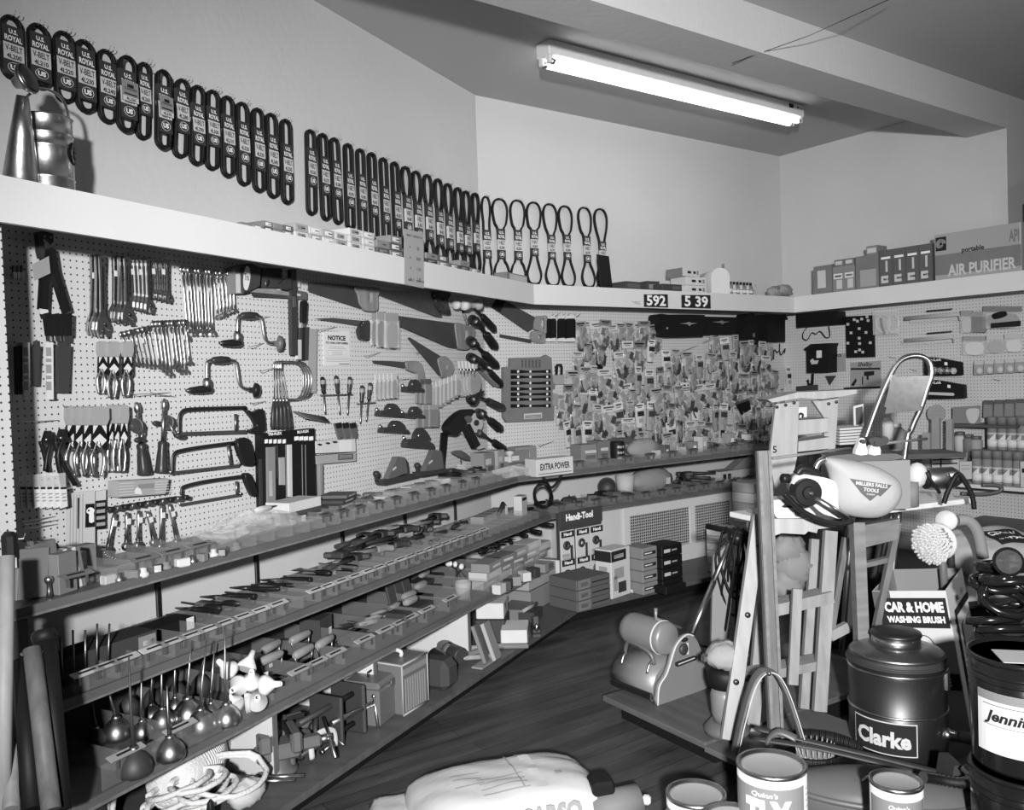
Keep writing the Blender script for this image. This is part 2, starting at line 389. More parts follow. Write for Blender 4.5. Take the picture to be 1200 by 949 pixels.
pl = thing('platform', 'low dark platform under the shelves, running along the floor by the wall', 'platform')
m = MB().mat('shelf_wood'); strip(two(DLb,DBb,aS), two(.02,.02,aS), ZB-.028, ZB, m); m.obj('deck', pl)
m = MB().mat('black'); strip(two(DLb-.07,DBb-.07,aS), two(.02,.02,aS), 0, ZB-.028, m); m.obj('kick_block', pl)
# painted panels behind the shelves
m = MB().mat('panel_paint'); strip([WL.pt(E_,.02,0), isect(WL,.02,WB,.02), WB.pt(aB1,.02,0)], [WL.pt(E_,.002,0), isect(WL,.002,WB,.002), WB.pt(aB1,.002,0)], ZB, ZS1-.026, m); structure('trim_9', m)
# upright strips on the panel between shelves
for i, px in enumerate((183, 300, 402, 476, 535, 582)):
    w = WL; a = w.a(w.at(px, 650, .025))
    t = thing('shelf_upright', ('thin dark upright strip on the panel below the top shelf, %s from the left' % ORD[i]), 'upright', w.pt(a, .021, ZS2), w.rz, 'shelf uprights')
    m = MB().mat('dark_steel').box((0,-.006,(ZS1-ZS2)/2-.012), (.022,.012,ZS1-ZS2-.03), .002); m.obj('strip', t)
    m = MB().mat('black');
    for k in range(9): m.box((0,-.0125,.03+k*.028),(.006,.002,.012))
    m.obj('slots', t)
# partitions between the deep shelf and the platform
for i, (px, py) in enumerate(((267,900), (414,835), (555,772), (647,700))):
    p = at_z(px, py, ZB); a = WL.a(p); dd = D3-.02 if i < 3 else D3-.05
    t = thing('partition', 'white shelf partition standing on the platform, %s from the left' % ORD[i], 'partition', WL.pt(a, 0, ZB), WL.rz, 'partitions under the deep shelf')
    m = MB().mat('panel_paint').box((0,-(dd+.02)/2,(ZS3-.026-ZB)/2), (.018, dd-.02, ZS3-.026-ZB)); m.obj('board', t)
    m = MB().mat('shelf_edge').box((0,-dd-.003,(ZS3-.026-ZB)/2), (.02,.006,ZS3-.026-ZB)); m.obj('edging', t)

# ---------------------------------------------------------------- light
fx = thing('ceiling_light', 'long white twin-tube fluorescent fitting on the ceiling', 'ceiling light', WB.pt(WB.a(Vector((0,0,0)))+4.42, 4.99-4.0, ZC), WB.rz)
HL = 1.22
m = MB().mat('white_paint'); m.box((0,0,-.045),(2*HL,.125,.088),.006)
m.mat('ink'); m.box((HL-.16,-.0635,-.03),(.05,.002,.03)); m.cyl((HL-.08,-.062,-.03),(HL-.08,-.0645,-.03),.008); m.cyl((HL-.04,-.062,-.035),(HL-.04,-.0645,-.035),.006); m.obj('housing', fx)
for s in (-1,1):
    m = MB().mat('tube_light').cyl((-HL+.05,s*.036,-.118),(HL-.05,s*.036,-.118),.019,n=16); m.mat('chrome').cyl((-HL+.03,s*.036,-.118),(-HL+.055,s*.036,-.118),.0195); m.cyl((HL-.055,s*.036,-.118),(HL-.03,s*.036,-.118),.0195); m.obj('tube', fx)
    for e in (-1,1):
        m = MB().mat('white_paint').box((e*(HL-.02),s*.036,-.108),(.022,.035,.05),.004); m.obj('lamp_holder', fx)
def flash(name, loc, target, power, size, ang=150, blend=.6):
    l = bpy.data.lights.new(name, 'SPOT'); l.energy = power; l.shadow_soft_size = size; l.spot_size = math.radians(ang); l.spot_blend = blend
    o = bpy.data.objects.new(name, l); COL.objects.link(o); o.location = loc
    o.rotation_euler = (Vector(target)-Vector(loc)).to_track_quat('-Z','Y').to_euler()
flash('photo_lamp', (-.05,-1.3,1.9), (.8,7.4,1.05), 2350, .08, 74, 1.0)
flash('photo_lamp', (2.95,2.7,1.75), (2.0,6.6,1.7), 34, .10, 165)
wd = bpy.data.worlds.new('world'); scene.world = wd; wd.use_nodes = True
wd.node_tree.nodes['Background'].inputs[0].default_value = (1,1,1,1); wd.node_tree.nodes['Background'].inputs[1].default_value = .055
# ---------------------------------------------------------------- generic hanging helpers
def hangline(w, c, p0, p1, d, name, label, cat, group=None):
    a, b = w.at(*c(*p0), d), w.at(*c(*p1), d); v = b-a
    r = thing(name, label, cat, a, 0, group); x, z = v.dot(w.x), v.z
    r.rotation_euler = (Matrix.Rotation(w.rz,3,'Z') @ Matrix.Rotation(math.atan2(-x, -z),3,'Y')).to_euler()
    return r, v.length
def hook_mb(L=.06, two=False, mt='wire'):
    m = MB().mat(mt)
    for s in ((-.008,.008) if two else (0,)):
        m.tube([(s,.004,.0),(s,-L*.8,0),(s,-L*.92,.004),(s,-L,.014)], .0014, 5)
    m.box((0,-.002,0),(.02,.003,.006)); return m
HOOKS = {}
def hook(w, pos, label, L=.06, two=False, group='peg hooks'):
    k = (round(L,2), two)
    if k not in HOOKS: o = HOOKS[k] = hook_mb(L, two).obj('peg_hook')
    else: o = HOOKS[k].copy(); COL.objects.link(o)
    o.location = pos; o.rotation_euler = (0,0,w.rz); tag(o, label, 'hook', group); return o
# ---------------------------------------------------------------- fan belts on the plaster wall
def belt(w, c, top, bot, cw, num, label, group, waist=.0, over=False, card=None, hk=True, dd=.03, dbl=True):
    """top/bot: crop points at the ends of the loop; cw: card width in metres; card: (top, bottom) as fractions down the loop."""
    a, b = w.at(*c(*top), dd), w.at(*c(*bot), dd); L = a.z-b.z
    r = thing('fan_belt', label, 'belt', a, w.rz, group)
    bx = (b-a).dot(w.x); X = lambda z: bx*(-z/L)
    c0, c1 = card; z0, z1 = -c0*L, -c1*L; rr = .0085
    hw = cw/2
    if waist <= 0:
        R = hw*.92; pts = []
        for k in range(9): an = pi*k/8; pts.append((R*math.cos(an), 0, -R-.0+R*math.sin(an)))
        for k in range(9): an = pi+pi*k/8; pts.append((R*math.cos(an), 0, -L+R+R*math.sin(an)))
    else:
        g = hw*1.12; zt, zb = -.24*L, -.80*L; W = waist
        half = [(0,0),(W*.6,-.022*L),(W*.95,-.10*L),(W*.92,-.2*L),(W*.72,-.3*L),(hw*.8,z0),(hw*.75,(z0+z1)/2),(hw*.8,z1),(W*.72,-.78*L),(W*.98,-.88*L),(W*.7,-.975*L),(0,-L)]
        pts = smooth_path([(x,0,z) for x,z in half]+[(-x,0,z) for x,z in half[-2:0:-1]], 3, True)
    pts = [(p[0]+X(p[2]), 0, p[2]) for p in pts]
    MB().mat('rubber').tube(pts, rr, 6, closed=True, flat=(1.0,.75)).obj('loop', r)
    if dbl: MB().mat('rubber').tube([(p[0]*1.04+.004,.014,p[2]*1.015) for p in pts], rr, 6, closed=True, flat=(1.0,.75)).obj('loop', r)
    m = MB(); x0 = X((z0+z1)/2); H = z0-z1; yf = -.0075
    cm = lambda za, zb, mt: m.mat(mt).box((x0, 0, (za+zb)/2), (cw, .015, za-zb))
    cm(z0, z0-.36*H, 'dark_paper'); cm(z0-.36*H, z0-.70*H, 'card_light'); cm(z0-.70*H, z1, 'dark_paper')
    y = yf-.0006
    m.mat('ink_white').text('U.S.', x0, z0-.16*H, .085*H, y, bold=.03); m.text('ROYAL', x0, z0-.31*H, .105*H, y, w=cw*.84, bold=.03)
    m.mat('ink').text('V-BELT', x0, z0-.52*H, .12*H, y, w=cw*.84, bold=.02); m.text(num, x0, z0-.67*H, .09*H, y, w=cw*.72, bold=.03)
    m.mat('ink_white').tube([(x0+.33*cw*math.cos(k*pi/8),y,z0-.85*H+.1*H*math.sin(k*pi/8)) for k in range(16)], .0008, 4, closed=True); m.text('US', x0, z0-.89*H, .09*H, y, w=cw*.42, bold=.05)
    if over:
        m.mat('card_mid').box((x0+.004,-.012,z0-.44*H),(cw*1.0,.004,.42*H)); m.mat('card_light').box((x0+.004,-.0125,z0-.60*H),(cw*.96,.004,.1*H))
        m.mat('ink').text('STANDARD', x0+.004, z0-.42*H, .05*H, -.0146, w=cw*.8); m.text(num, x0+.004, z0-.63*H, .06*H, -.0152, w=cw*.6, bold=.03); m.mat('ink').box((x0+.004,-.0141,z0-.33*H),(cw*.4,.0006,.07*H)); m.box((x0+.004,-.0141,z0-.50*H),(cw*.8,.0006,.03*H))
    m.obj('card_sleeve', r)
    if hk: hook(w, w.pt(w.a(a), .0, a.z-.004), 'wire hook on the plaster wall carrying the belt marked '+num, .055, True, 'belt hooks')
    return r
R1 = [((45,65),(52,300)),((150,97),(160,335)),((250,127),(258,392)),((330,160),(340,430)),((415,198),(425,472)),((500,222),(495,505)),((565,248),(560,535)),((640,277),(640,572)),((715,312),(705,607)),((775,337),(770,635)),((833,355),(830,655)),((890,378),(893,683)),((947,402),(955,716)),((1007,425),(1015,741)),((1060,445),(1070,765)),((1117,468),(1125,788))]
fr = [(.17,.98),(.15,.93),(.13,.84),(.12,.86),(.17,.82),(.2,.85),(.14,.7),(.2,.82),(.14,.7),(.24,.76),(.22,.72),(.24,.76),(.24,.76),(.24,.76),(.26,.78),(.3,.78)]
for i, (a, b) in enumerate(R1):
    belt(WL, cA, a, b, (.074 if i < 6 else .066) if i != 6 else .055, '4L%d' % (200+10*i), 'black V-belt with card marked 4L%d, %s from left of the row' % (200+10*i, ORD[i]), 'fan belts on the left wall', over=i in (5,7), card=fr[i], dd=.02+.012*(i%2)+(.02 if i in (5,7) else 0))
R2 = [(72,97),(115,110),(155,125),(203,145),(245,163),(285,176),(325,194),(365,208),(403,224),(440,240),(478,252),(516,267),(550,283),(585,297),(613,309),(645,316),]
B2 = [(78,385),(128,403),(170,417),(212,436),(255,458),(296,474),(338,492),(378,510),(416,528),(452,540),(490,552),(527,563),(560,574),(595,580),(622,584),(652,586)]
C2 = [(.22,.68),(.27,.72),(.27,.72),(.33,.76),(.3,.72),(.3,.74),(.33,.76),(.34,.78),(.33,.76),(.36,.78),(.34,.76),(.36,.78),(.36,.78),(.4,.8),(.42,.8),(.38,.76)]
for i, (a, b) in enumerate(zip(R2, B2)):
    belt(WL, cB, a, b, .062, '4L%d' % (360+10*i), 'black V-belt with card marked 4L%d, %s after the gap' % (360+10*i, ORD[i]), 'fan belts on the left wall', card=C2[i], dd=.02+.012*(i%2), waist=.0 if i < 8 else .045)
R3 = [((680,327),(688,618)),((728,335),(738,625)),((790,340),(795,628)),((847,347),(850,630)),((902,353),(915,635)),((955,360),(970,637)),((1022,365),(1040,640)),((1078,370),(1092,640))]
C3 = [(.40,.74),(.36,.72),(.36,.72),(.34,.66),(.38,.68),(.36,.67),(.36,.7),(.42,.74)]
for i, (a, b) in enumerate(R3):
    belt(WB, cB, a, b, .064, '4L%d' % (530+10*i), 'pinched black V-belt with card marked 4L%d, %s from left on the back wall' % (530+10*i, ORD[i]), 'fan belts on the back wall', card=C3[i], dd=.02+.012*(i%2), waist=.064 if i else .035)
# ---------------------------------------------------------------- ledge goods
def on_ledge(w, px, d): p = w.at(px, 300, d); return w.pt(w.a(p), d, ZF1)
p = on_ledge(WL, 60, .26)
wc = thing('watering_can', 'galvanised watering can with a large sprinkler rose on the upper ledge', 'watering can', p, WL.rz)
m = MB().mat('galv'); R = .080; Hc = .262
m.lathe([(R*.97,0),(R,.004),(R,.06),(R+.003,.064),(R,.068),(R,.16),(R+.003,.164),(R,.168),(R,.20),(R+.003,.204),(R,.208),(R,Hc-.006),(R+.004,Hc),(R-.003,Hc),(R-.004,Hc-.05),(0,Hc-.05)], n=40); m.obj('body', wc)
m = MB().mat('dark_steel').lathe([(0,0),(R*.72,0),(R*.8,-.006)], (0,0,Hc-.004), n=32, sx=1); m.lathe([(0,0),(R-.004,.001)], (0,0,Hc-.02), n=32); m.obj('lid', wc)
m = MB().mat('galv').tube(smooth_path([(-R,0,Hc-.03),(-R*.98,-.01,Hc+.03),(-.03,-.025,Hc+.085),(.04,-.03,Hc+.075),(R*.98,-.012,Hc+.02),(R,0,Hc-.03)],6), .005, 8, flat=(1.6,.8)); m.obj('bail_handle', wc)
m = MB().mat('galv'); sp0 = Vector((-.112,-.03,.055)); sp1 = Vector((-.138,-.095,Hc+.02))
m.tube([sp0+Vector((.02,.02,-.05)), sp0, sp0+(sp1-sp0)*.5, sp1], [.052,.050,.034,.017], 20); m.tube([(-R+.01,-.02,.1),(-.09,-.05,.12)], .006, 6); m.obj('spout', wc)
ax = Vector((.35,-.88,.30)); m = MB().mat('galv').lathe([(.016,-.035),(.02,-.02),(.044,.0),(.047,.008),(.044,.013)], sp1+Vector((.0,-.015,.045)), ax, 28); m.mat('dark_steel').lathe([(.0445,.0132),(.03,.017),(0,.019)], sp1+Vector((.0,-.015,.045)), ax, 28); m.obj('sprinkler_rose', wc)
m = MB(); tq = Matrix.Rotation(math.radians(38),3,'Z'); ctr = tq @ Vector((0,-R-.001,.15))
m.mat('dark_paper').lathe([(0,0),(.037,0)], ctr, tq @ Vector((0,-1,0)), 24, sx=.85); m.mat('card_light').lathe([(0,.0008),(.031,.0008)], ctr, tq @ Vector((0,-1,0)), 24, sx=.85); m.mat('ink').lathe([(0,.0015),(.018,.0015)], ctr, tq @ Vector((0,-1,0)), 12, sx=.5); m.obj('emblem', wc)

def carton(name, label, cat, loc, rz, size, body='box_grey', deco=(), group=None, ch=.002, lid=None):
    """A closed printed carton standing on its base; deco: (face, mat, x, z, w, h[, text, text mat]) in fractions of the front ('f'), left ('l') or right ('r') face."""
    t = thing(name, label, cat, loc, rz, group); w, dp, h = size
    MB().mat(body).box((0,0,h/2), size, ch).obj('box', t)
    if lid: MB().mat(lid).box((0,0,h-.012),(w+.003,dp+.003,.024),.002).obj('lid', t)
    m = MB()
    for q in deco:
        f, mt, fx, fz, fw, fh = q[:6]
        if f == 'f': Rm = Matrix.Translation((0,-dp/2-(.0022 if lid else .0008),0)); ww = w
        elif f == 'l': Rm = Matrix.Translation((-w/2-.0008,0,0)) @ Matrix.Rotation(-pi/2,4,'Z'); ww = dp
        elif f == 'r': Rm = Matrix.Translation((w/2+.0008,0,0)) @ Matrix.Rotation(pi/2,4,'Z'); ww = dp
        else: Rm = Matrix.Translation((0,0,h+.0008)) @ Matrix.Rotation(-pi/2,4,'X') @ Matrix.Translation((0,0,-dp/2)); ww = w
        hh = dp if f == 't' else h
        m.M = Rm; m.mat(mt)
        if len(q) > 6: m.text(q[6], fx*ww, fz*hh-fh*hh/2, fh*hh, -.0008, w=fw*ww, bold=.03)
        else: m.box((fx*ww, 0, fz*hh), (fw*ww, .0008, fh*hh))
    if m.v: m.obj('print', t)
    return t
# price list card clipped to the fascia
q = [WL.at(x, y, OV+.004) for x, y in ((474,268),(496.5,273),(497,338),(474,333))]
t = thing('price_list', 'grey handwritten price list hung over the front of the ledge', 'sign', q[0], WL.rz)
lo = [((p-q[0]).dot(WL.x), p.z-q[0].z) for p in q]
MB().mat('card_grey').prism(lo, 0, .003).obj('card', t)
m = MB().mat('ink'); W_ = lo[1][0]; Hq = -lo[3][1]
for k, s in enumerate(('','32','8.50','1.10','1.25')):
    z = -Hq*(.12+.19*k)+lo[1][1]*.5
    if k: m.text(s, W_*.66, z-.03*Hq, .055*Hq, -.001, bold=.02); m.text('4L', W_*.24, z-.02*Hq, .035*Hq, -.001)
    else: m.text('BELT LENGTH', W_*.5, z, .035*Hq, -.001, w=W_*.8)
m.text('BELT  EACH', W_*.5, -Hq*.93+lo[1][1]*.5, .035*Hq, -.001, w=W_*.8); m.obj('writing', t)
# price strips on the back fascia
for x0, x1, s, nm in ((755,782,'592','left one of two black price strips on the back ledge, reading 592'),(799,832,'5 39','right one of two black price strips on the back ledge, reading 5 39')):
    y0, y1 = (344.5,359.5) if x0 == 755 else (345.5,360.5)
    a, b = WB.at(x0, y1, OV+.002), WB.at(x1, y0+.3, OV+.002); w_ = (b-a).dot(WB.x); h_ = b.z-a.z
    t = thing('price_strip', nm, 'sign', a, WB.rz); m = MB().mat('ink')
    n = 6; poly = [(0,0)]+[(w_,0)]
    for k in range(n): poly += [(w_+.006, h_*(k+.5)/n*.98), (w_-.002, h_*(k+1)/n)]
    for k in range(n): poly += [(-.006, h_*(n-k-.5)/n), (.002, h_*(n-k-1)/n)][:2 if k < n-1 else 1]
    m.prism(poly, 0, -.003); m.obj('strip', t)
    m = MB().mat('ink_white').text(s, w_/2, h_*.14, h_*.72, -.004, w=w_*.82, bold=.03); m.obj('numerals', t)
a = WB.at(741, 358, OV+.002); b = WB.at(754, 347, OV+.002)
t = tag(MB().mat('ink_grey').text('PER', .006, .022, .01, -.001).text('PKG', .05, .01, .022, -.001).obj('printed_note'), 'small PER PKG note left of the 592 price strip', 'sign'); t.location = a; t.rotation_euler = (0,0,WB.rz)
# little stacked cartons, left ledge
random.seed(3)
def stack(px0, px1, w, d0, y_top, nper, h, label, group, body, lid=None):
    a0_, a1_ = w.a(w.at(px0, 300, d0)), w.a(w.at(px1, 300, d0)); n = nper; wd = (a1_-a0_)/n
    for i in range(n):
        for lev in range(y_top if isinstance(y_top, int) else y_top[i]):
            carton('part_box', label % (ORD[lev], ORD[i]), 'box', w.pt(a0_+wd*(i+.5), d0-.06, ZF1+lev*h), w.rz+random.uniform(-.04,.04), (wd*.94,.12,h*.98), body if isinstance(body, str) else body[(i+lev) % len(body)], [('f','card_white' if i%3 else 'card_mid',-.05,.5,.55,.55),('f','ink',.1,.5,.3,.16)], group)
stack(285, 345, WL, .40, [1,1,2,2,2], 5, .024, 'small striped part box on the ledge left of the belt gap, layer %s, column %s', 'part boxes at the left of the ledge', ['box_grey','card_mid','card_dark'])
stack(347, 408, WL, .40, [2,2,2,2], 4, .034, 'light striped part box under the second belt row, layer %s, column %s', 'striped part boxes on the ledge', ['card_light','card_grey'])
stack(410, 440, WL, .41, [3,3], 2, .033, 'pale narrow part box left of the price list, layer %s, column %s', 'narrow part boxes on the ledge', ['card_light','box_light'])
stack(442, 472, WL, .40, [2,3], 2, .038, 'dark end-labelled part box just left of the price list, layer %s, column %s', 'dark part boxes by the price list', ['card_dark','card_mid'])
stack(499, 562, WL, .41, [2,2,1,2,1], 5, .032, 'small dark carton on the ledge right of the price list, layer %s, column %s', 'small cartons right of the price list', ['box_dark','card_mid','card_dark'])
p0 = on_ledge(WL, 567, .36)
carton('long_carton', 'long flat grey carton lying on the ledge near the wall corner', 'box', on_ledge(WL, 598, .38), WL.rz, (.30,.09,.05), 'box_grey', [('f','box_light',.05,.5,.85,.7)])
# black framed sign and goods on the back ledge
def ledge_x(w, px, d=.3): return on_ledge(w, px, d)
t = thing('easel_sign', 'small black card sign with white script, leaning on the back ledge', 'sign', on_ledge(WB, 708, .34), WB.rz+.25)
m = MB().mat('black').box((0,0,.125),(.15,.012,.25),.002,Rx(-.1)); m.mat('black').tube([(0,.01,.2),(0,.08,.0)], .005, 5); m.obj('board', t)
m = MB().mat('ink_white').text('The Great', 0, .17, .03, -.0075, w=.11, shear=.3, M=Matrix.Rotation(-.1,4,'X')); m.text('V-Belt', 0, .125, .028, -.0075, w=.09, shear=.3, M=Matrix.Rotation(-.1,4,'X')); m.text('STEEL', 0, .05, .018, -.0075, w=.10, M=Matrix.Rotation(-.1,4,'X')); m.obj('script', t)
carton('flat_carton', 'dark flat carton on the back ledge beside the black script sign', 'box', on_ledge(WB, 733, .34), WB.rz+.1, (.17,.14,.06), 'box_dark', [('f','card_dark',0,.5,.8,.5)])
carton('flat_carton', 'dark taller carton behind the flat one on the back ledge', 'box', on_ledge(WB, 758.5, .26), WB.rz-.05, (.13,.12,.085), 'box_dark', [('f','card_mid',0,.5,.7,.4)])
carton('flat_carton', 'dark wide carton in front of the stack of white boxes', 'box', on_ledge(WB, 780, .36), WB.rz, (.21,.12,.055), 'box_dark', [('f','card_dark',.2,.5,.4,.4)])
for k in range(3):
    carton('white_box', ['lowest white printed box beside the grey mailbox on the back ledge','middle white printed box beside the grey mailbox on the back ledge','topmost box of the white stack on the back ledge, dark end to the left'][k], 'box', on_ledge(WB, 806-(6 if k == 2 else 0), .28)+Vector((0,0,.066*k)), WB.rz+(.08 if k==2 else 0), (.235 if k<2 else .22,.16,.064), 'carton', [('f','ink',-.12,.5,.2,.3),('f','ink',.18,.5,.14,.3),('f','card_mid',.36,.5,.1,.5)]+([('l','box_grey',0,.5,1,1)] if k==2 else []), 'white boxes beside the mailbox')
t = thing('mailbox', 'pale grey round-topped rural mailbox with a raised flag on the back ledge', 'mailbox', on_ledge(WB, 834, .26), WB.rz-.5)
prof = [(-.075,0),(.075,0),(.075,.13)]+[(.075*math.cos(a), .13+.075*math.sin(a)) for a in [pi*k/10 for k in range(1,10)]]+[(-.075,.13)]
MB().mat('box_light').prism(prof, -.17, .2, True).obj('body', t)
MB().mat('carton').prism([(x*1.03, z*1.01) for x, z in prof], -.18, -.171).obj('door', t)
MB().mat('card_grey').box((.079,-.05,.2),(.004,.03,.07)).box((.079,-.04,.24),(.004,.06,.03)).obj('flag', t)
# rack of bottles / pencils with a black cap rail
t = thing('bottle_rack', 'small wire rack of capped bottles beside the mailbox', 'rack', on_ledge(WB, 867, .33), WB.rz)
m = MB().mat('wire'); m.tube([(-.15,-.03,.05),(.15,-.03,.05)], .003,5); m.tube([(-.15,-.03,.0),(-.15,-.03,.1)], .003,5); m.tube([(.15,-.03,.0),(.15,-.03,.1)], .003,5); m.box((0,0,.004),(.31,.06,.008)); m.tube([(-.15,.03,.05),(.15,.03,.05)], .003,5); m.obj('frame', t)
for k in range(7):
    t = thing('bottle', 'small capped bottle in the rack beside the mailbox, %s from left' % ORD[k], 'bottle', on_ledge(WB, 867, .33)+WB.x*(-.125+.042*k)+Vector((0,0,.008)), WB.rz, 'bottles in the ledge rack')
    MB().mat('box_light' if k%2 else 'box_grey').lathe([(.0165,0),(.018,.004),(.018,.07),(.009,.085)], n=12).obj('body', t)
    MB().mat('black').lathe([(.011,.085),(.011,.108),(0,.108)], n=12).obj('cap', t); MB().mat('card_white').lathe([(.0184,.02),(.0184,.05)], n=12).obj('label_band', t)
t = thing('glove_bundle', 'crumpled dark work-glove bundle at the corner of the back ledge', 'gloves', on_ledge(WB, 912, .35), WB.rz)
for k in range(2):
    m = MB().mat('cloth_mid'); blob(m, (-.06+.1*k,-.02*k,.045+.02*k), .06, (1.6,.8,.8), .35, 5+k)
    for j in range(4): m.tube([(.02+.025*j-.1*k,-.03,.05+.03*k),(.1+.02*j-.22*k,-.06+.03*j,.03+.02*j)], [.017,.012], 8)
    m.obj('glove', t)
# right ledge
def rspan(px0, px1, d): return WR.a(WR.at(px0,300,d)), WR.a(WR.at(px1,300,d))
def rcart(name, label, px0, px1, d, h, body, deco, group=None, z=0, depth=.2, shrink=.99):
    u, v = rspan(px0, px1, d); return carton(name, label, 'box', WR.pt((u+v)/2, d-depth/2-.002, ZF1+z), WR.rz, ((v-u)*shrink, depth, h), body, deco, group)
rcart('small_carton', 'dark carton with a white label, leftmost on the right ledge', 952.5, 974, .42, .235, 'box_grey', [('f','card_light',-.05,.52,.45,.62)])
for k in range(2):
    rcart('bulb_carton', ('left' if k == 0 else 'right')+' patterned carton beside the dark carton with a white label', 975+13*k, 988+13*k, .41, .21, 'card_mid', [('f','card_white',0,.62,.8,.2),('f','card_light',.1,.3,.5,.35),('f','ink',0,.62,.6,.08)], 'patterned cartons')
    rcart('bulb_carton', 'small carton lying on top of the patterned cartons, '+('nearer the corner' if k==0 else 'nearer the tall dark carton'), 977+12*k, 988+12*k, .39, .055, 'box_grey', [('f','card_light',0,.5,.7,.5)], None, .213, .15)
rcart('tall_carton', 'tall plain dark carton with a grey panel on the right ledge', 1002, 1029, .42, .265, 'box_grey', [('f','card_grey',.05,.32,.7,.5)])
rcart('top_carton', 'small carton on top of the tall plain dark carton', 1015, 1028, .38, .075, 'card_mid', [('f','card_light',0,.5,.8,.5)], None, .266, .14)
for k in range(4):
    rcart('foot_carton', 'carton printed with a pale triangle left of the air purifier, %s of four' % ORD[k], 1030+15.6*k, 1045.4+15.6*k, .42, .285, 'card_dark', [('f','ink_white',0,.78,.7,.06),('f','card_light',.06,.55,.16,.3),('f','card_light',-.1,.2,.55,.2),('f','ink',0,.2,.4,.05)], 'cartons left of the air purifier')
a, b = WR.at(1094,272,.44), WR.at(1196,262,.44)
t = carton('air_purifier_carton', 'long grey carton printed portable AIR PURIFIER on the right ledge', 'box', WR.pt((WR.a(a)+WR.a(b))/2, .26, ZF1), WR.rz, (WR.a(b)-WR.a(a), .34, .335), 'card_grey', [('f','box_grey',0,.33,.99,.44),('f','ink',-.42,.79,.13,.30),('f','card_light',.05,.19,.78,.23,'AIR PURIFIER'),('f','ink',-.04,.6,.26,.1,'portable'),('f','box_grey',.42,.75,.11,.24,'API'),('f','card_light',.488,.5,.008,.98)])
m = MB().mat('card_light'); wv = WR.a(b)-WR.a(a); c_ = (-.42*wv,-.1722,.79*.335)
for k in range(5): m.tube([(c_[0]+.036*math.cos(x*pi/6)*(1-.16*k), c_[1], c_[2]+.036*math.sin(x*pi/6)*(1-.16*k)) for x in range(0,9+k)], .0014, 4)
m.obj('emblem', t)
p = WR.at(1196, 262, .3); t = thing('wooden_crate', 'dark upright crate standing at the far right end of the ledge', 'crate', WR.pt(WR.a(b)+.16, .27, ZF1), WR.rz)
m = MB().mat('box_grey').box((0,0,.25),(.2,.3,.5),.004); m.obj('box', t); MB().mat('wood_mid').box((0,-.155,.25),(.18,.01,.03)).box((0,-.155,.45),(.18,.01,.03)).obj('batten', t)
# ceiling wire and hook
m = MB().mat('dark_steel'); a = at_z(858,74,CZ+1.72); b = at_z(1045,-2,CZ+1.90); m.tube([a, a+(b-a)*.5+Vector((0,0,-.02)), b], .0022, 5); tag(m.obj('ceiling_wire'), 'thin wire stretched under the ceiling beam', 'wire')
# ---------------------------------------------------------------- tools on the left pegboard
def flat(w, c, p, d, name, label, cat, parts, group=None):
    """parts: (part name, material, [(pixel outline, near, far) ...], smooth) with near/far in metres out from plane d."""
    h = Hang(w, c, p, d, name, label, cat, group)
    for pn, mt, polys in parts:
        m = MB().mat(mt)
        for pl, y0, y1 in polys: m.prism(h.poly(pl), -y1, -y0)
        h.part(pn, m)
    return h
def adj_wrench_parts(r, L, wd=.024):
    t = .007; m = MB().mat('steel')
    m.prism([(-wd*.5,0),(-wd*.34,.008),(wd*.34,.008),(wd*.5,0),(wd*.5,-.03*L),(wd*.36,-.3*L),(wd*.36,-.7*L),(wd*.6,-.78*L),(-wd*.6,-.78*L),(-wd*.36,-.7*L),(-wd*.36,-.3*L),(-wd*.5,-.03*L)], -t/2, t/2)
    m.mat('dark_steel').prism([(-wd*.16,-.12*L),(wd*.16,-.12*L),(wd*.16,-.66*L),(-wd*.16,-.66*L)], -t/2-.0006, -t/2+.001); m.lathe([(wd*.2,0),(wd*.2,.002)], (0,-t/2-.001,-.045*L), (0,1,0), 10); m.obj('handle', r)
    h = MB().mat('chrome'); a = wd*1.05
    h.prism([(-a*.55,-.76*L),(a*.55,-.76*L),(a*1.05,-.86*L),(a*1.1,-.93*L),(a*.55,-.90*L),(a*.35,-.88*L),(-a*.25,-.9*L),(-a*.3,-.985*L),(-a*.65,-L),(-a*.95,-.93*L),(-a*.85,-.83*L)], -t*.8, t*.8); h.obj('fixed_jaw', r)
    j = MB().mat('chrome').prism([(a*.25,-.895*L),(a*.95,-.935*L),(a*.9,-1.0*L),(a*.45,-1.01*L),(a*.2,-.93*L)], -t*.55, t*.55); j.obj('sliding_jaw', r)
    k = MB().mat('dark_steel').cyl((a*.05,-t*.6,-.83*L),(a*.5,-t*.6,-.87*L),.0055,n=10); k.obj('worm_screw', r)
AW = [((545,205),(540,665),.030,0),((572,203),(560,668),.030,.014),((597,205),(600,668),.032,.028),((672,212),(668,588),.028,0),((705,210),(700,596),.030,.014),((740,210),(745,600),.030,.028)]
AW += [((768+24*k,222),(785+22*k,515+5*k),.022,.006*k) for k in range(5)]+[((890+30*k,238),(905+26*k,455+6*k),.019,.007*k) for k in range(4)]
for i, (a, b, wd, dd) in enumerate(AW):
    g = 'the large pair group' ; 
    r, L = hangline(WL, cC, a, b, .03+dd, 'adjustable_wrench', 'adjustable wrench in the top row of the left pegboard, %s from left' % ORD[i], 'wrench', 'adjustable wrenches')
    adj_wrench_parts(r, L, wd*.85)
    if i in (0, 3, 6, 8, 11, 13):
        MB().mat('tag').box((0,-.006,-.24*L),(.016,.001,.022)).obj('price_tag', r)
for i, (x, y) in enumerate(((668,190),(770,200),(890,215),(1030,205),(1160,235))):
    hook(WL, WL.at(*cC(x,y), .006), 'bare wire hook end above the adjustable wrenches, %s from left' % ORD[i], .09)
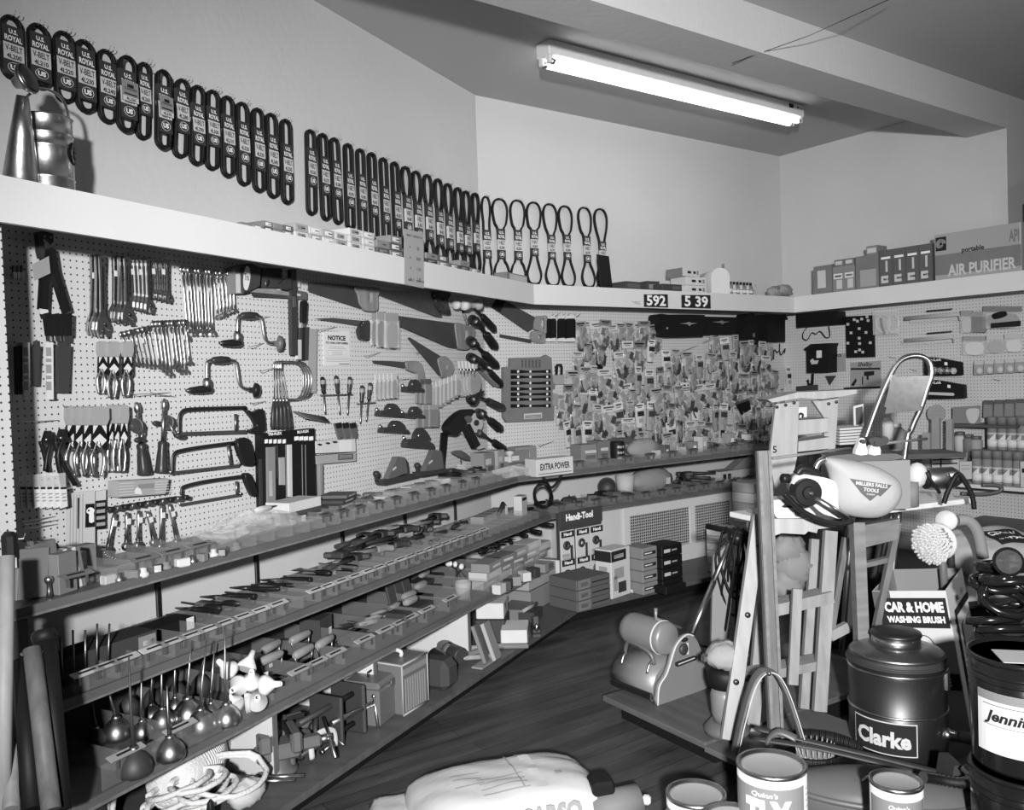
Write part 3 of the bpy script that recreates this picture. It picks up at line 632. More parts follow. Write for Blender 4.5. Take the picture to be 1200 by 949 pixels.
def combo_parts(r, L, wd, mt='chrome'):
    t = .005; m = MB().mat(mt); o = wd*1.25
    m.tube([(0,0,-.05*L),(0,0,-.3*L),(0,0,-.75*L),(0,0,-.93*L)], [wd*.5,wd*.4,wd*.4,wd*.52], 8, flat=(.55,1))
    m.obj('shank', r)
    n = 12; R0, R1_ = o*.55, o; m = MB().mat(mt)
    m.lathe([(R0,-t*.8),(R1_,-t*.8),(R1_,t*.8),(R0,t*.8),(R0,-t*.8)], (0,0,-o*.4), (0,1,0), n); m.obj('ring_end', r)
    m = MB().mat(mt).prism([(-wd*.5,-.9*L),(wd*.5,-.9*L),(o,-.94*L),(o*1.05,-.985*L),(o*.6,-L),(o*.45,-.96*L),(-.2*o,-.955*L),(-o*.35,-1.0*L),(-o*.85,-.995*L),(-o,-.95*L)], -t*.8, t*.8); m.obj('open_end', r)
CW = [(cD,(168+21*k,118+2*k),(205+18*k,(555 if k == 0 else 515)+3*(k%3)),.013,.02+.008*(k%3),'long combination wrench in the bright cluster left of the upper brace, %s from left') for k in range(9)]
CW += [(cD,(350+23*k,140+1*k),(378+20*k,425-9*k),.012,.02+.008*(k%3),'shorter combination wrench hanging beside the long cluster by the brace, %s from left') for k in range(6)]
CW += [(cC,(712+26*k,652-6*k),(770+24*k,838+4*k),.010,.02+.006*(k%3),'small wrench in the lower stepped cluster under the adjustable wrenches, %s from left') for k in range(7)]
CW += [(cC,(900+23*k,590-1*k),(940+22*k,860+(k%4)*18-(k>6)*20),.012,.022+.007*(k%3),'box wrench in the crowded cluster left of the lower brace, %s from left') for k in range(9)]
cnt = {}
for c, a, b, wd, d, lb in CW:
    cnt[lb] = cnt.get(lb, -1)+1
    r, L = hangline(WL, c, a, b, d, 'combination_wrench', lb % ORD[cnt[lb]], 'wrench', 'hanging combination wrenches')
    combo_parts(r, L, wd)
    if cnt[lb] % 3 == 1: MB().mat('tag').box((0,-.004,-.3*L),(.014,.001,.02)).obj('price_tag', r)
# bolt cutter
h = flat(WL, cC, (255,60), .05, 'bolt_cutter', 'black bolt cutter with spread handles hanging upside down, top left of the pegboard', 'bolt cutter', [
 ('jaw','iron',[([(205,60),(240,55),(300,70),(300,125),(270,100),(240,95),(215,120)],-.01,.012)]),
 ('linkage','iron',[([(215,110),(240,100),(250,160),(300,150),(310,185),(230,215),(220,175)],-.012,.012)]),
 ('handle','black_plastic',[([(250,165),(290,160),(278,330),(268,515),(228,510),(240,320)],-.012,.012)]),
 ('handle','black_plastic',[([(285,165),(310,160),(330,285),(402,520),(372,535),(300,310)],-.010,.014)]),
 ('bolt','steel',[(smooth2([(235,85),(245,80),(252,88),(243,95)]),.012,.017),(smooth2([(272,92),(280,86),(287,94),(279,100)]),.012,.017)])])
flat(WL, cC, (240,220), .075, 'shop_tag', 'grey paper tag tied across the bolt cutter', 'tag', [('paper','card_grey',[([(185,250),(285,200),(295,300),(200,345)],0,.001)])])
# pruner handles hanging below
for k, (x0, x1, x2, x3) in enumerate(((245,285,262,300),(300,330,312,338),(338,365,345,368),(372,405,365,402))):
    flat(WL, cC, (x0,540), .05+.012*(k%2), 'pruning_shear', 'dark shear handle hanging under the bolt cutter, %s from left' % ORD[k], 'shears', [('handle','black_plastic',[([(x0,540),(x1,535),(x3,668),(x2,668)],0,.016)]),('blade','steel',[([(x2,668),(x3,668),(x3-4,700),(x2+4,700)],.004,.009)])], 'shears under the bolt cutter')
flat(WL, cC, (225,505), .055, 'bent_clip', 'small white paper clip on the wire rod below the bolt cutter', 'clip', [('band','card_white',[([(228,508),(272,505),(278,530),(236,540)],0,.006)]),('tail','dark_steel',[([(230,540),(250,540),(252,570),(240,570)],0,.004)])])
for k, (x0, x1) in enumerate(((130,172),(266,310))):
    h = flat(WL, cC, (x0,705), .055, 'saw_blade_pack', ('left' if k == 0 else 'right')+' one of two tall white cards hanging low at the pegboard edge', 'blade pack', [('card','card_white',[([(x0,705),(x1-5,705),(x1-2,1040),(x0+4,1040)],0,.006)])], 'tall white cards')
    m = MB().mat('ink_grey')
    for j in range(5): q = h.P((x0+x1)/2-3, 760+50*j, .0065); m.box(q, (.02,.0006,.012 if j%2 else .03))
    h.part('print', m)
for k, (x0, x1, y1) in enumerate(((78,125,1010),(180,215,960),(318,395,1000))):
    flat(WL, cC, (x0,735), .03, 'file_pouch', 'dark hanging tool beside the tall white cards, %s from left' % ORD[k], 'tool', [('body','box_dark',[([(x0,730),(x1,722),(x1-12,y1),(x0+6,y1)],0,.02)]),('tip','steel',[([(x0+8,700),(x1-8,690),(x1-6,725),(x0+6,732)],.006,.012)])])
# small pliers at the edge
for k in range(3):
    flat(WL, cC, (62+22*k,255), .04, 'nut_driver', 'tiny bright socket tool hanging at the left pegboard edge, %s from left' % ORD[k], 'tool', [('shaft','dark_steel',[([(68+24*k,255),(78+24*k,255),(80+24*k,300),(68+24*k,300)],0,.006)]),('socket','chrome',[([(64+24*k,295),(84+24*k,295),(88+24*k,330),(68+24*k,335)],-.002,.012)])], 'tiny socket tools')
def rods(c, pts, label, d=.09, w=WL, mt='wire'):
    for i, (a, b) in enumerate(pts):
        p, q = w.at(*c(*a), .006), w.at(*c(*b), d); v = q-p
        o = MB().mat(mt).tube([(0,0,0), v*.9, v+Vector((0,0,.008))], .0017, 5).obj('peg_hook'); o.location = p; tag(o, label % ORD[i], 'hook', 'empty hooks')
rods(cE, [((345,262),(105,275)),((400,180),(370,182)),((1000,100),(760,112)),((1030,125),(880,105))], 'empty wire hook in the middle of the left pegboard, %s of four')
rods(cE, [((325,825),(115,860)),((345,845),(130,878)),((340,870),(122,900))], 'long empty wire hook below the row of small blister cards, %s from top')
rods(cD, [((680,405),(600,412)),((645,560),(555,585)),((1075,465),(955,485)),((660,900),(565,915)),((730,700),(615,728))], 'bare wire hook among the braces and notice, %s of five')
# ---- pliers on cards
def card_pliers(w, c, x0, x1, y0, ym, y1, d, label, group):
    h = Hang(w, c, ((x0+x1)/2, y0), d, 'carded_pliers', label, 'pliers', group); xm = (x0+x1)/2; ww = x1-x0
    m = MB().mat('card_grey').prism(h.poly([(x0,y0+8),(x0+ww*.3,y0),(x1-ww*.3,y0),(x1,y0+8),(x1+2,ym-(ym-y0)*.35),(x1-ww*.12,ym),(x0+ww*.12,ym),(x0-2,ym-(ym-y0)*.35)]), -.016, -.002); h.part('grip_pocket', m)
    yc = ym+(y1-ym)*.48
    m = MB().mat('black').prism(h.poly([(x0+ww*.1,ym),(x1-ww*.1,ym),(x1-ww*.06,yc-6),(xm,yc+6),(x0+ww*.06,yc-6)]), -.012, -.004)
    m.mat('card_white').prism(h.poly([(xm,ym+(yc-ym)*.35),(x1-ww*.1,ym+(yc-ym)*.62),(xm,ym+(yc-ym)*.92),(x0+ww*.1,ym+(yc-ym)*.62)]), -.0128, -.0121)
    m.prism(h.poly([(x0+ww*.12,ym+2),(xm-ww*.1,ym+2),(x0+ww*.12,ym+(yc-ym)*.35)]), -.0128, -.0121); m.prism(h.poly([(x1-ww*.12,ym+2),(xm+ww*.1,ym+2),(x1-ww*.12,ym+(yc-ym)*.35)]), -.0128, -.0121); h.part('card', m)
    for s in (-1, 1):
        pts = [h.P(xm+s*ww*q, yc+(y1-yc)*t, .008) for q, t in ((.05,-.3),(.22,.0),(.36,.25),(.34,.6),(.2,1.0))]
        h.part('handle', MB().mat('chrome').tube(smooth_path(pts,4), [.005]+[.0058]*15+[.0048]*1 if False else .0058, 8, flat=(1.2,.9)))
    m = MB().mat('steel').prism(h.poly([(xm-ww*.14,yc-14),(xm+ww*.14,yc-14),(xm+ww*.18,yc+8),(xm-ww*.18,yc+8)]), -.013, -.005); h.part('joint', m)
for i, (x0, x1) in enumerate(((372,460),(420,520),(470,560),(520,622))):
    card_pliers(WL, cE, x0, x1, 180, 290, 590, .03+.014*i, 'pliers on a black and white card in the wide fan, %s from left' % ORD[i], 'pliers on cards')
for i, (x0, x1) in enumerate(((622,668),(655,700),(690,738))):
    card_pliers(WL, cE, x0, x1, 172, 280, 565, .03+.016*i, 'narrow pliers on a card beside the push drills, %s from left' % ORD[i], 'narrow pliers on cards')
for i, (x0, x1, y1) in enumerate(((560,620,1005),(620,690,1030),(705,765,1020))):
    card_pliers(WL, cC, x0, x1, 700, 790, y1, .04+.012*i, 'carded pliers under the large adjustable wrenches, %s from left' % ORD[i], 'carded pliers under wrenches')
# ---- loose pliers with dark grips, left edge
for i, (pts) in enumerate(((( 235,385),(258,460),(278,560)),((300,385),(275,460),(262,560)),((322,380),(345,470),(440,640)),((372,365),(340,470),(375,645)))):
    if i % 2: continue
    other = (((300,385),(275,460),(262,560)),None,((372,365),(335,470),(372,645)))[i]
    h = Hang(WL, cE, pts[0], .05+.01*i, 'pliers', ('small' if i == 0 else 'large')+' dark-handled pliers hanging at the left edge of the pegboard', 'pliers')
    for s in (pts, other):
        P = smooth_path([h.P(*q, .006*(s is other)) for q in s], 4); h.part('handle', MB().mat('black_plastic').tube(P, .009 if i == 0 else .011, 8, flat=(1,.7)))
    x, y = (268,340) if i == 0 else (352,330)
    h.part('jaw', MB().mat('dark_steel').prism(h.poly([(x-30,y+40),(x-12,y-18),(x,y-12),(x+14,y-18),(x+40,y+50),(x+5,y+70)]), -.016, -.002))
    h.part('pivot', MB().mat('steel').lathe([(.006,0),(.006,.004),(0,.005)], h.P(x+4, y+35, .016), (0,-1,0), 10))
# ---- row of small blister cards
for i in range(7):
    x = 108+39*i; y = 640-i*0
    h = Hang(WL, cE, (x+18,585-i*2), .05+.01*i, 'blister_card', 'small white blister card in the row at the left pegboard edge, %s from left' % ORD[i], 'packet', 'row of small blister cards')
    h.part('hanger', MB().mat('clear_bag').prism(h.poly([(x-2,585-i*2),(x+34,580-i*2),(x+38,648),(x+2,650)]), -.006, 0))
    m = MB().mat('card_white').prism(h.poly([(x+2,650),(x+38,648),(x+46,765),(x+8,778)]), -.008, 0)
    m.mat('ink').prism(h.poly([(x+3,652),(x+38,650),(x+39,664),(x+4,666)]), -.009, -.008)
    m.mat('ink_grey')
    for j in range(3): m.prism(h.poly([(x+10+2*j,690+20*j),(x+34+2*j,686+20*j),(x+35+2*j,694+20*j),(x+11+2*j,698+20*j)]), -.009, -.008)
    h.part('card', m)
# ---- striped hanging cards under the pliers
h = Hang(WL, cE, (470,640), .04, 'striped_card', 'tall striped card with a dark figure panel, left of the chain of sockets', 'card')
m = MB().mat('card_light').prism(h.poly([(390,690),(548,672),(548,1000),(382,1005)]), -.008, 0); m.mat('ink_grey')
for k in range(5): m.prism(h.poly([(402+18*k,700-2*k),(406+18*k,700-2*k),(402+18*k,985),(398+18*k,985)]), -.0088, -.008)
m.mat('ink').prism(h.poly([(445,715),(455,715),(452,895),(444,896)]), -.009, -.008); h.part('card', m)
m = MB().mat('black').prism(h.poly([(492,752),(545,748),(546,885),(490,890)]), -.009, -.008); m.mat('ink_white').prism(h.poly(smooth2([(498,785),(520,770),(543,785),(538,805),(540,855),(512,858),(512,812),(500,805)],2)), -.0098, -.009); m.mat('ink').lathe([(.004,0),(.004,.0005)], h.P(519,790,.0099), (0,-1,0), 10); h.part('figure_panel', m)
h = Hang(WL, cE, (580,640), .03, 'striped_card', 'narrow dark card with white bars beside the striped figure card', 'card')
m = MB().mat('black').prism(h.poly([(552,735),(612,728),(612,895),(552,900)]), -.008, 0); m.mat('card_light').prism(h.poly([(552,680),(612,665),(612,727),(552,733)]), -.008, 0); m.mat('card_grey')
for k in range(4): m.prism(h.poly([(556,748+38*k),(606,742+38*k),(606,762+38*k),(556,768+38*k)]), -.009, -.008)
h.part('card', m)
# flat striped box on the board
h = Hang(WL, cE, (630,640), .02, 'striped_box', 'grey striped flat box on the pegboard below the push drills', 'box')
m = MB().mat('card_grey').prism(h.poly([(632,615),(925,600),(905,690),(628,710)]), -.06, 0); h.part('box', m)
m = MB().mat('card_light')
for k in range(5): m.prism(h.poly([(632,628+17*k),(720,624+16*k),(720,628+16*k),(632,633+17*k)]), -.0607, -.06); m.prism(h.poly([(845,618+15*k),(925,614+15*k),(925,618+15*k),(845,623+15*k)]), -.0607, -.06)
m.mat('card_white').prism(h.poly([(725,690),(726,665),(740,650),(760,662),(768,692)]), -.061, -.06); m.mat('card_mid').prism(h.poly([(745,635),(840,628),(838,655),(745,662)]), -.0608, -.06); h.part('print', m)
# ---- hand drills
def push_drill(c, top, bot, label, tilt):
    r, L = hangline(WL, c, top, bot, .05, 'hand_drill', label, 'hand drill')
    MB().mat('handle_dark').lathe([(.0,-L),(.026,-L),(.027,-.99*L),(.0235,-.9*L),(.021,-.78*L),(.017,-.65*L),(.019,-.6*L),(.014,-.57*L)], n=18).obj('handle', r)
    MB().mat('steel').cyl((0,0,-.57*L),(0,0,-.14*L),.0075,n=12).obj('shaft', r)
    MB().mat('chrome').lathe([(.005,-.16*L),(.012,-.13*L),(.0125,-.07*L),(.009,-.02*L),(.004,0)], n=16).obj('chuck', r)
    m = MB().mat('iron_grey').lathe([(.028,-.004),(.031,0),(.028,.004),(.01,.004),(.01,-.004),(.028,-.004)], (.016 if not tilt else -.016,-.004,-.32*L), (1,.25,0), 20); m.obj('gear_wheel', r)
    s = -1 if tilt else 1
    MB().mat('steel').tube([(0,-.026,-.32*L),(.02*s,-.034,-.44*L),(.028*s,-.034,-.5*L)], .004, 6).obj('crank', r); MB().mat('handle_dark').lathe([(.007,0),(.011,.012),(.011,.03),(.006,.04)], (.02*s if tilt else .03,-.034,-.5*L), (s,-.15,0), 12).obj('crank_knob', r)
    if not tilt: MB().mat('handle_dark').lathe([(.006,0),(.0105,.012),(.0105,.03),(.005,.04)], (-.012,0,-.34*L), (-1,0,0), 12).obj('side_knob', r)
push_drill(cE, (800,155), (845,578), 'dark-handled hand drill leaning beside the carded pliers', True)
push_drill(cE, (962,135), (945,570), 'dark-handled hand drill with two side knobs, left of the hacksaws', False)
# ---- hacksaws
def hacksaw(c, frame, post, blade, grip, label, gm='black_plastic', ring=False):
    h = Hang(WL, c, frame[0], .045, 'hacksaw', label, 'hacksaw', 'hacksaws')
    h.part('frame', MB().mat('dark_steel').tube(smooth_path([h.P(*q) for q in frame], 4), .0085, 6, flat=(.6,1)))
    h.part('post', MB().mat('steel').tube([h.P(*q) for q in post], .009, 6, flat=(.7,1)))
    h.part('blade', MB().mat('saw_steel').prism(h.poly(blade), -.003, .0))
    m = MB().mat(gm).prism(h.poly(smooth2(grip, 3)), -.014, .014, True); h.part('grip', m)
    if ring: pass
    for q in (blade[0], blade[1]): h.part('blade_pin', MB().mat('chrome').lathe([(.006,0),(.006,.006),(0,.008)], h.P(*q, .003), (0,-1,0), 8))
hacksaw(cF, [(150,345),(150,250),(165,215),(200,200),(350,193),(540,188)], [(480,225),(482,330)], [(140,332),(540,318),(540,340),(140,352)], [(535,200),(575,215),(612,198),(632,205),(642,290),(640,320),(610,340),(570,338),(555,322),(595,300),(575,250)], 'topmost hacksaw with a black pistol grip, below the braces')
hacksaw(cF, [(110,570),(112,490),(125,455),(165,440),(290,418),(470,395)], [(435,405),(455,530)], [(95,563),(495,518),(498,536),(97,583)], [(480,390),(545,370),(582,490),(575,522),(540,530),(515,500)], 'middle hacksaw hanging above the smallest one')
hacksaw(cF, [(165,700),(165,665),(190,648),(300,622),(440,602),(530,590)], [(485,620),(490,700)], [(150,750),(505,690),(508,706),(150,766)], [(525,588),(555,578),(598,685),(590,700),(570,698)], 'lowest hacksaw with a slim black grip')
# ---- braces
def brace(c, grip, path, chuck, knob, kr, label):
    h = Hang(WL, c, path[0], .06, 'bit_brace', label, 'brace', 'bit braces')
    h.part('crank', MB().mat('chrome').tube(smooth_path([h.P(*q) for q in path], 5), .0075, 10))
    g0, g1 = Vector(h.P(*grip[0])), Vector(h.P(*grip[1])); v = g1-g0; L = v.length
    h.part('grip', MB().mat('handle_dark').lathe([(.009,0),(.015,.12*L),(.0185,.5*L),(.015,.88*L),(.009,L)], g0, v, 16))
    c0, c1, c2 = [Vector(h.P(*q)) for q in chuck]; v = c1-c0
    h.part('ratchet', MB().mat('steel').lathe([(.012,0),(.018,.3*v.length),(.018,.6*v.length),(.014,v.length)], c0, v, 16))
    v = c2-c1; h.part('chuck', MB().mat('dark_steel').lathe([(.012,-.018),(.017,-.005),(.018,.35*v.length),(.013,.8*v.length),(.005,v.length)], c1, v, 16))
    k = Vector(h.P(*knob)); h.part('knob', MB().mat('iron_grey' if kr > .034 else 'black_plastic').lathe([(.01,-.03),(.012,-.012),(kr,-.006),(kr*1.04,.0),(kr*.9,.014),(kr*.4,.02),(0,.021)], k, (.75,-.62,-.1), 24))
brace(cD, ((510,398),(612,398)), [(490,510),(492,430),(505,402),(560,398),(615,402),(632,425),(648,520),(668,552),(700,560)], [(490,490),(492,560),(385,560)], (735,562), .037, 'upper bit brace with a steel knob hanging under the dark boxes')
brace(cD, ((340,660),(448,658)), [(312,770),(312,690),(322,665),(370,660),(460,662),(482,680),(498,780),(515,815),(560,830)], [(310,765),(315,830),(190,838)], (595,835), .033, 'lower bit brace with a dark knob hanging above the hacksaws')
# ---- coping saws
for i in range(5):
    h = Hang(WL, cD, (700+i*12,700), .03+.014*i, 'coping_saw', 'coping saw with a looped chrome frame in the cluster, %s from the board' % ORD[i], 'saw', 'coping saw cluster'); dx = 22*(4-i)-14*0
    h.part('frame', MB().mat('chrome').tube(smooth_path([h.P(*q) for q in ((705+10*i,712),(708+10*i,672),(780,668),(840-3*i+dx*.4,674),(870+dx*.7,720),(875+dx*.7,820),(850+dx*.6,880),(800,888),(725+12*i,890))],4), .0042, 6))
    h.part('handle', MB().mat('handle_dark').tube([h.P(703+19*i,905), h.P(700+22*i,945), h.P(697+25*i,1045), h.P(698+25*i,1065)], [.006,.009,.0125,.008], 10)); h.part('ferrule', MB().mat('chrome').tube([h.P(704+19*i,880), h.P(703+19*i,908)], .006, 8))
    h.part('blade', MB().mat('steel').tube([h.P(705+10*i,700), h.P(706+18*i,885)], .0018, 4))
# ---- boxes and long tools at the top middle
def hbox(w, c, quad, d0, d1, mt, name, label, cat, deco=()):
    h = Hang(w, c, quad[0], d1, name, label, cat); m = MB().mat(mt); m.prism(h.poly(quad), 0, d1-d0); h.part('box', m)
    m = MB()
    for mm, q in deco: m.mat(mm).prism(h.poly(q), -.0008, 0)
    if m.v: h.part('print', m)
    return h
hbox(WL, cD, [(475,120),(522,100),(528,268),(480,270)], .01, .07, 'box_grey', 'tool_carton', 'narrow two-tone carton just left of the oval-labelled box', 'box', [('card_light',[(480,155),(520,150),(524,265),(483,267)])])
hbox(WL, cD, [(525,115),(575,92),(630,120),(622,225),(570,250),(530,262)], .01, .09, 'box_dark', 'tool_carton', 'dark carton with a white oval label under the ledge', 'box', [('card_white',smooth2([(540,112),(560,120),(565,180),(550,245),(530,240),(525,180)],3))])
h = Hang(WL, cD, (545,165), .0915, 'oval_script', 'dark script word on the oval label of the dark carton', 'lettering'); MB().mat('ink').text('Tru', 0, -.02, .03, 0, w=.028, shear=.2).obj('script', h.root)
hbox(WL, cD, [(640,118),(752,122),(752,235),(640,235)], .01, .05, 'box_dark', 'blade_box', 'dark square box behind bent wires under the ledge', 'box')
for k in range(3): rods(cD, [((700,160+12*k),(655,215+5*k))], 'bent bright wire in front of the dark square box, '+('upper','middle','lower')[k]+'%.0s', .1)
flat(WL, cD, (570,240), .05, 'hand_saw', 'slim keyhole saw lying level under the dark boxes', 'saw', [('blade','steel',[([(572,252),(575,285),(795,295),(795,283)],0,.003)]),('handle','handle_wood',[([(575,240),(690,242),(795,265),(795,283),(570,262)],-.004,.008)])])
flat(WL, cD, (790,130), .05, 'long_level', 'tall dark spirit level hanging under the ledge by the notice', 'level', [('bar','iron',[([(783,130),(815,130),(822,630),(792,630)],0,.022)]),('vial','chrome',[([(793,290),(812,290),(813,350),(795,350)],.022,.024)])])
flat(WL, cD, (770,190), .075, 'bar_clamp', 'small dark clamp across the top of the tall spirit level', 'clamp', [('body','iron',[([(720,215),(755,185),(790,180),(790,245),(740,245)],0,.02)])])
flat(WL, cD, (880,315), .06, 'wood_chisel', 'black-handled screwdriver in a narrow card left of the notice', 'screwdriver', [('handle','black_plastic',[(smooth2([(865,320),(880,312),(893,322),(890,380),(886,440),(864,440),(862,380)],3),-.009,.009)]),('ferrule','chrome',[([(864,440),(884,440),(880,468),(868,468)],-.005,.006)]),('blade','dark_steel',[([(868,468),(882,468),(880,655),(868,655)],-.002,.003)])])
flat(WL, cD, (850,470), .035, 'blade_card', 'dark narrow card hanging behind the black-handled screwdriver', 'card', [('card','box_dark',[([(848,470),(900,465),(895,660),(842,660)],0,.012)]),('label_strip','card_light',[([(826,540),(855,540),(855,655),(830,655)],0,.014)])])
hbox(WL, cD, [(822,245),(900,262),(898,305),(822,300)], .02, .05, 'iron_grey', 'vise_box', 'grey knobbly metal part above the screwdriver card', 'part', [('card_light',[(832,268),(860,272),(860,285),(832,282)])])
hbox(WL, cD, [(822,128),(862,138),(860,232),(822,232)], .01, .03, 'card_light', 'white_carton', 'pale carton end beside the tall level, under the ledge', 'box')
hbox(WL, cD, [(902,475),(958,478),(952,850),(905,850)], .006, .04, 'card_grey', 'board_post', 'grey wooden post standing on the pegboard left of the notice', 'post')
# ---- notice
h = hbox(WL, cG, [(92,345),(248,340),(250,540),(98,543)], .008, .012, 'card_white', 'notice', 'white NOTICE sheet on the left pegboard', 'notice')
a0_, a1_ = h.l(92,345), h.l(248,340); wq = a1_[0]-a0_[0]; hq = -h.l(98,543)[1]
m = MB().mat('ink').text('NOTICE', wq/2, -.22*hq, .13*hq, -.0006, w=wq*.66, bold=.05); m.text('TO OUR CUSTOMERS', wq/2, -.335*hq, .055*hq, -.0006, w=wq*.84, bold=.05)
for k, (z, ww) in enumerate(((.42,.5),(.47,.66),(.76,.88),(.81,.85),(.86,.86))): m.mat('ink_grey').box((wq/2,-.0005,-z*hq),(wq*ww,.0004,hq*.012))
m.mat('ink').box((wq*.75,-.0005,-.94*hq),(wq*.4,.0004,hq*.02)); m.mat('ink_grey')
for z in (.53,.70): m.box((wq/2,-.0005,-z*hq),(wq*.72,.0004,hq*.008))
for x in (.14,.86): m.box((wq*x,-.0005,-.615*hq),(hq*.008,.0004,hq*.17))
for z in (.58,.62,.66): m.box((wq/2,-.0005,-z*hq),(wq*.4,.0004,hq*.01))
h.part('print', m)
# ---- screwdrivers
def screwdriver(c, top, bot, gm, label, rr=.013, w=WL, d=.05):
    r, L = hangline(w, c, top, bot, d, 'screwdriver', label, 'screwdriver', 'screwdrivers in racks'); q = .46*L
    MB().mat(gm).lathe([(0,0),(rr*.8,-.004),(rr,-.02*1),(rr*.95,-.55*q),(rr*.7,-.75*q),(rr*.85,-.9*q),(rr*.5,-q)], n=10).obj('handle', r)
    MB().mat('steel').tube([(0,0,-q),(0,0,-.93*L),(0,0,-L)], [.0042,.0042,.0035], 8).obj('blade', r)
    MB().mat('clear_bag').lathe([(rr*1.02,-.2*q),(rr*1.02,-.45*q)], n=10).obj('band', r)
for i, (a, b, g) in enumerate((((88,605),(105,825),'black_plastic'),((168,598),(190,828),'handle_dark'),((250,605),(235,830),'handle_dark'),((322,655),(310,882),'handle_dark'),((370,640),(345,868),'handle_dark'))):
    screwdriver(cG, a, b, g, 'screwdriver below the notice, %s from left' % ORD[i])
for i, (p0, p1) in enumerate((((75,715),(265,710)),((290,765),(400,758)))):
    h = Hang(WL, cG, p0, .05, 'tool_rack', 'thin wire screwdriver rack below the notice, '+('left one with three screwdrivers' if i == 0 else 'right one with two'), 'rack')
    h.part('rail', MB().mat('wire_dark').tube([h.P(*p0), h.P(*p1)], .003, 6)); h.part('bracket', MB().mat('wire_dark').tube([h.P(p0[0]+15,p0[1]), h.P(p0[0]+15,p0[1],-.048)], .003, 5).tube([h.P(p1[0]-15,p1[1]), h.P(p1[0]-15,p1[1],-.048)], .003, 5))
# ---- blade display card rack
h = Hang(WL, cF, (640,340), .06, 'blade_display', 'black hacksaw-blade display rack headed TRI-FLEX, on the top shelf', 'display')
h.part('backboard', MB().mat('black').prism(h.poly([(640,342),(942,308),(955,752),(725,752),(650,780)]), 0, .05))
m = MB().mat('ink_white').text('TRI-FLEX', *h.l(710,348), .012, -.0008, w=.095, bold=.04); m.text('BLU-FLEX', *h.l(875,335), .012, -.0008, w=.085, bold=.04)
for x in (650,675,702,728,755): m.prism(h.poly([(x,375),(x+18,372),(x+18,395),(x,398)]), -.001, 0)
for x in (824,852,880,910): m.prism(h.poly([(x,358),(x+24,355),(x+24,378),(x,381)]), -.001, 0)
h.part('header_print', m)
for k, (x0, x1, y0, y1, mt) in enumerate(((655,700,420,780,'card_mid'),(706,716,410,600,'steel'),(728,756,480,640,'card_grey'),(778,798,405,710,'card_light'),(662,682,560,705,'card_light'))):
    h.part('blade_bundle', MB().mat(mt).prism(h.poly([(x0,y0),(x1,y0-2),(x1+4,y1),(x0+4,y1)]), -.012, -.001))
m = MB().mat('card_mid')
for x in (770,865,885): m.prism(h.poly([(x,405),(x+3,405),(x+8,745),(x+5,745)]), -.003, -.001)
h.part('divider', m)
flat(WL, cF, (612,490), .045, 'blade_strip', 'dark blade strip hanging just left of the black display rack', 'blades', [('strip','iron',[([(614,490),(650,488),(658,755),(618,758)],0,.006)])])
flat(WL, cF, (950,520), .05, 'wood_strip', 'pale wooden strip standing against the right side of the display rack', 'wood', [('strip','wood',[([(955,520),(972,520),(972,750),(962,750)],0,.02)])])
hbox(WL, cF, [(950,385),(1180,370),(1185,445),(952,455)], .01, .06, 'carton', 'white_cartons', 'row of white cartons with oval marks right of the display rack', 'box', [('ink',smooth2([(958,402),(975,398),(988,404),(975,412)],2)),('ink',smooth2([(1005,395),(1022,390),(1035,396),(1022,404)],2)),('ink',smooth2([(1045,388),(1062,383),(1080,389),(1062,397)],2)),('card_white',[(1090,382),(1160,378),(1160,440),(1090,445)])])
hbox(WL, cF, [(950,470),(1185,450),(1185,500),(960,520)], .01, .065, 'card_grey', 'cased_plane', 'grey cased tool under the white oval-marked cartons', 'box', [('card_dark',[(1080,462),(1168,456),(1168,490),(1080,496)]),('card_light',[(1088,468),(1160,463),(1160,484),(1088,489)])])
for k in range(3):
    flat(WL, cF, (1055+40*k,285), .05+.01*k, 'tape_rule', 'small grey cased clamp hooked above the white cartons, %s from left' % ORD[k], 'clamp', [('case','iron_grey',[([(1050+42*k,282),(1088+42*k,276),(1100+40*k,360),(1075+40*k,370)],0,.014)]),('cap','black_plastic',[([(1048+42*k,280),(1082+42*k,274),(1086+42*k,305),(1056+42*k,310)],.0141,.02)])], 'cased clamps')
h = Hang(WL, cF, (820,215), .05, 'spring_bundle', 'bundle of dark toothed blades on a hook below the coping saws', 'blades')
for k in range(6):
    h.part('blade', MB().mat('saw_steel').tube([h.P(820+12*k,212+7*k,.004*k), h.P(930+12*k,232+7*k,.006*k), h.P(1000+5*k,245+5*k,.006*k)], .005, 4))
# ---- dangling socket wrenches and hose of sockets
for i, (a, b) in enumerate(((( 600,900),(603,1000)),((672,805),(625,1060)),((742,800),(740,1035)),((812,790),(808,1030)),((862,795),(905,1010)),((945,750),(940,1040)),((990,750),(1040,1010)))):
    if i == 0: continue
    r, L = hangline(WL, cE, a, (b[0], b[1]-20), .05+.008*(i%3), 'ratchet_handle', 'chrome ratchet handle hanging at lower left, %s from left' % ORD[i-1], 'ratchet', 'ratchet handles')
    MB().mat('chrome').tube([(0,0,0),(0,0,-.15*L),(0,0,-.4*L),(0,0,-.85*L)], [.006,.009,.006,.009], 8).obj('shaft', r)
    MB().mat('steel').lathe([(.014,-.012),(.0175,-.006),(.0175,.006),(.014,.012)], (0,0,-.93*L), (0,1,0), 14).obj('head', r); MB().mat('tag').box((.002,-.01,-.25*L),(.018,.001,.022)).obj('price_tag', r)
h = Hang(WL, cE, (620,785), .07, 'socket_rail', 'dark rail of sockets above the hanging ratchet handles', 'sockets')
P = smooth_path([h.P(*q) for q in ((620,795),(700,768),(800,752),(900,735),(1000,718),(1100,712))], 4); h.part('rail', MB().mat('dark_steel').tube(P, .006, 6))
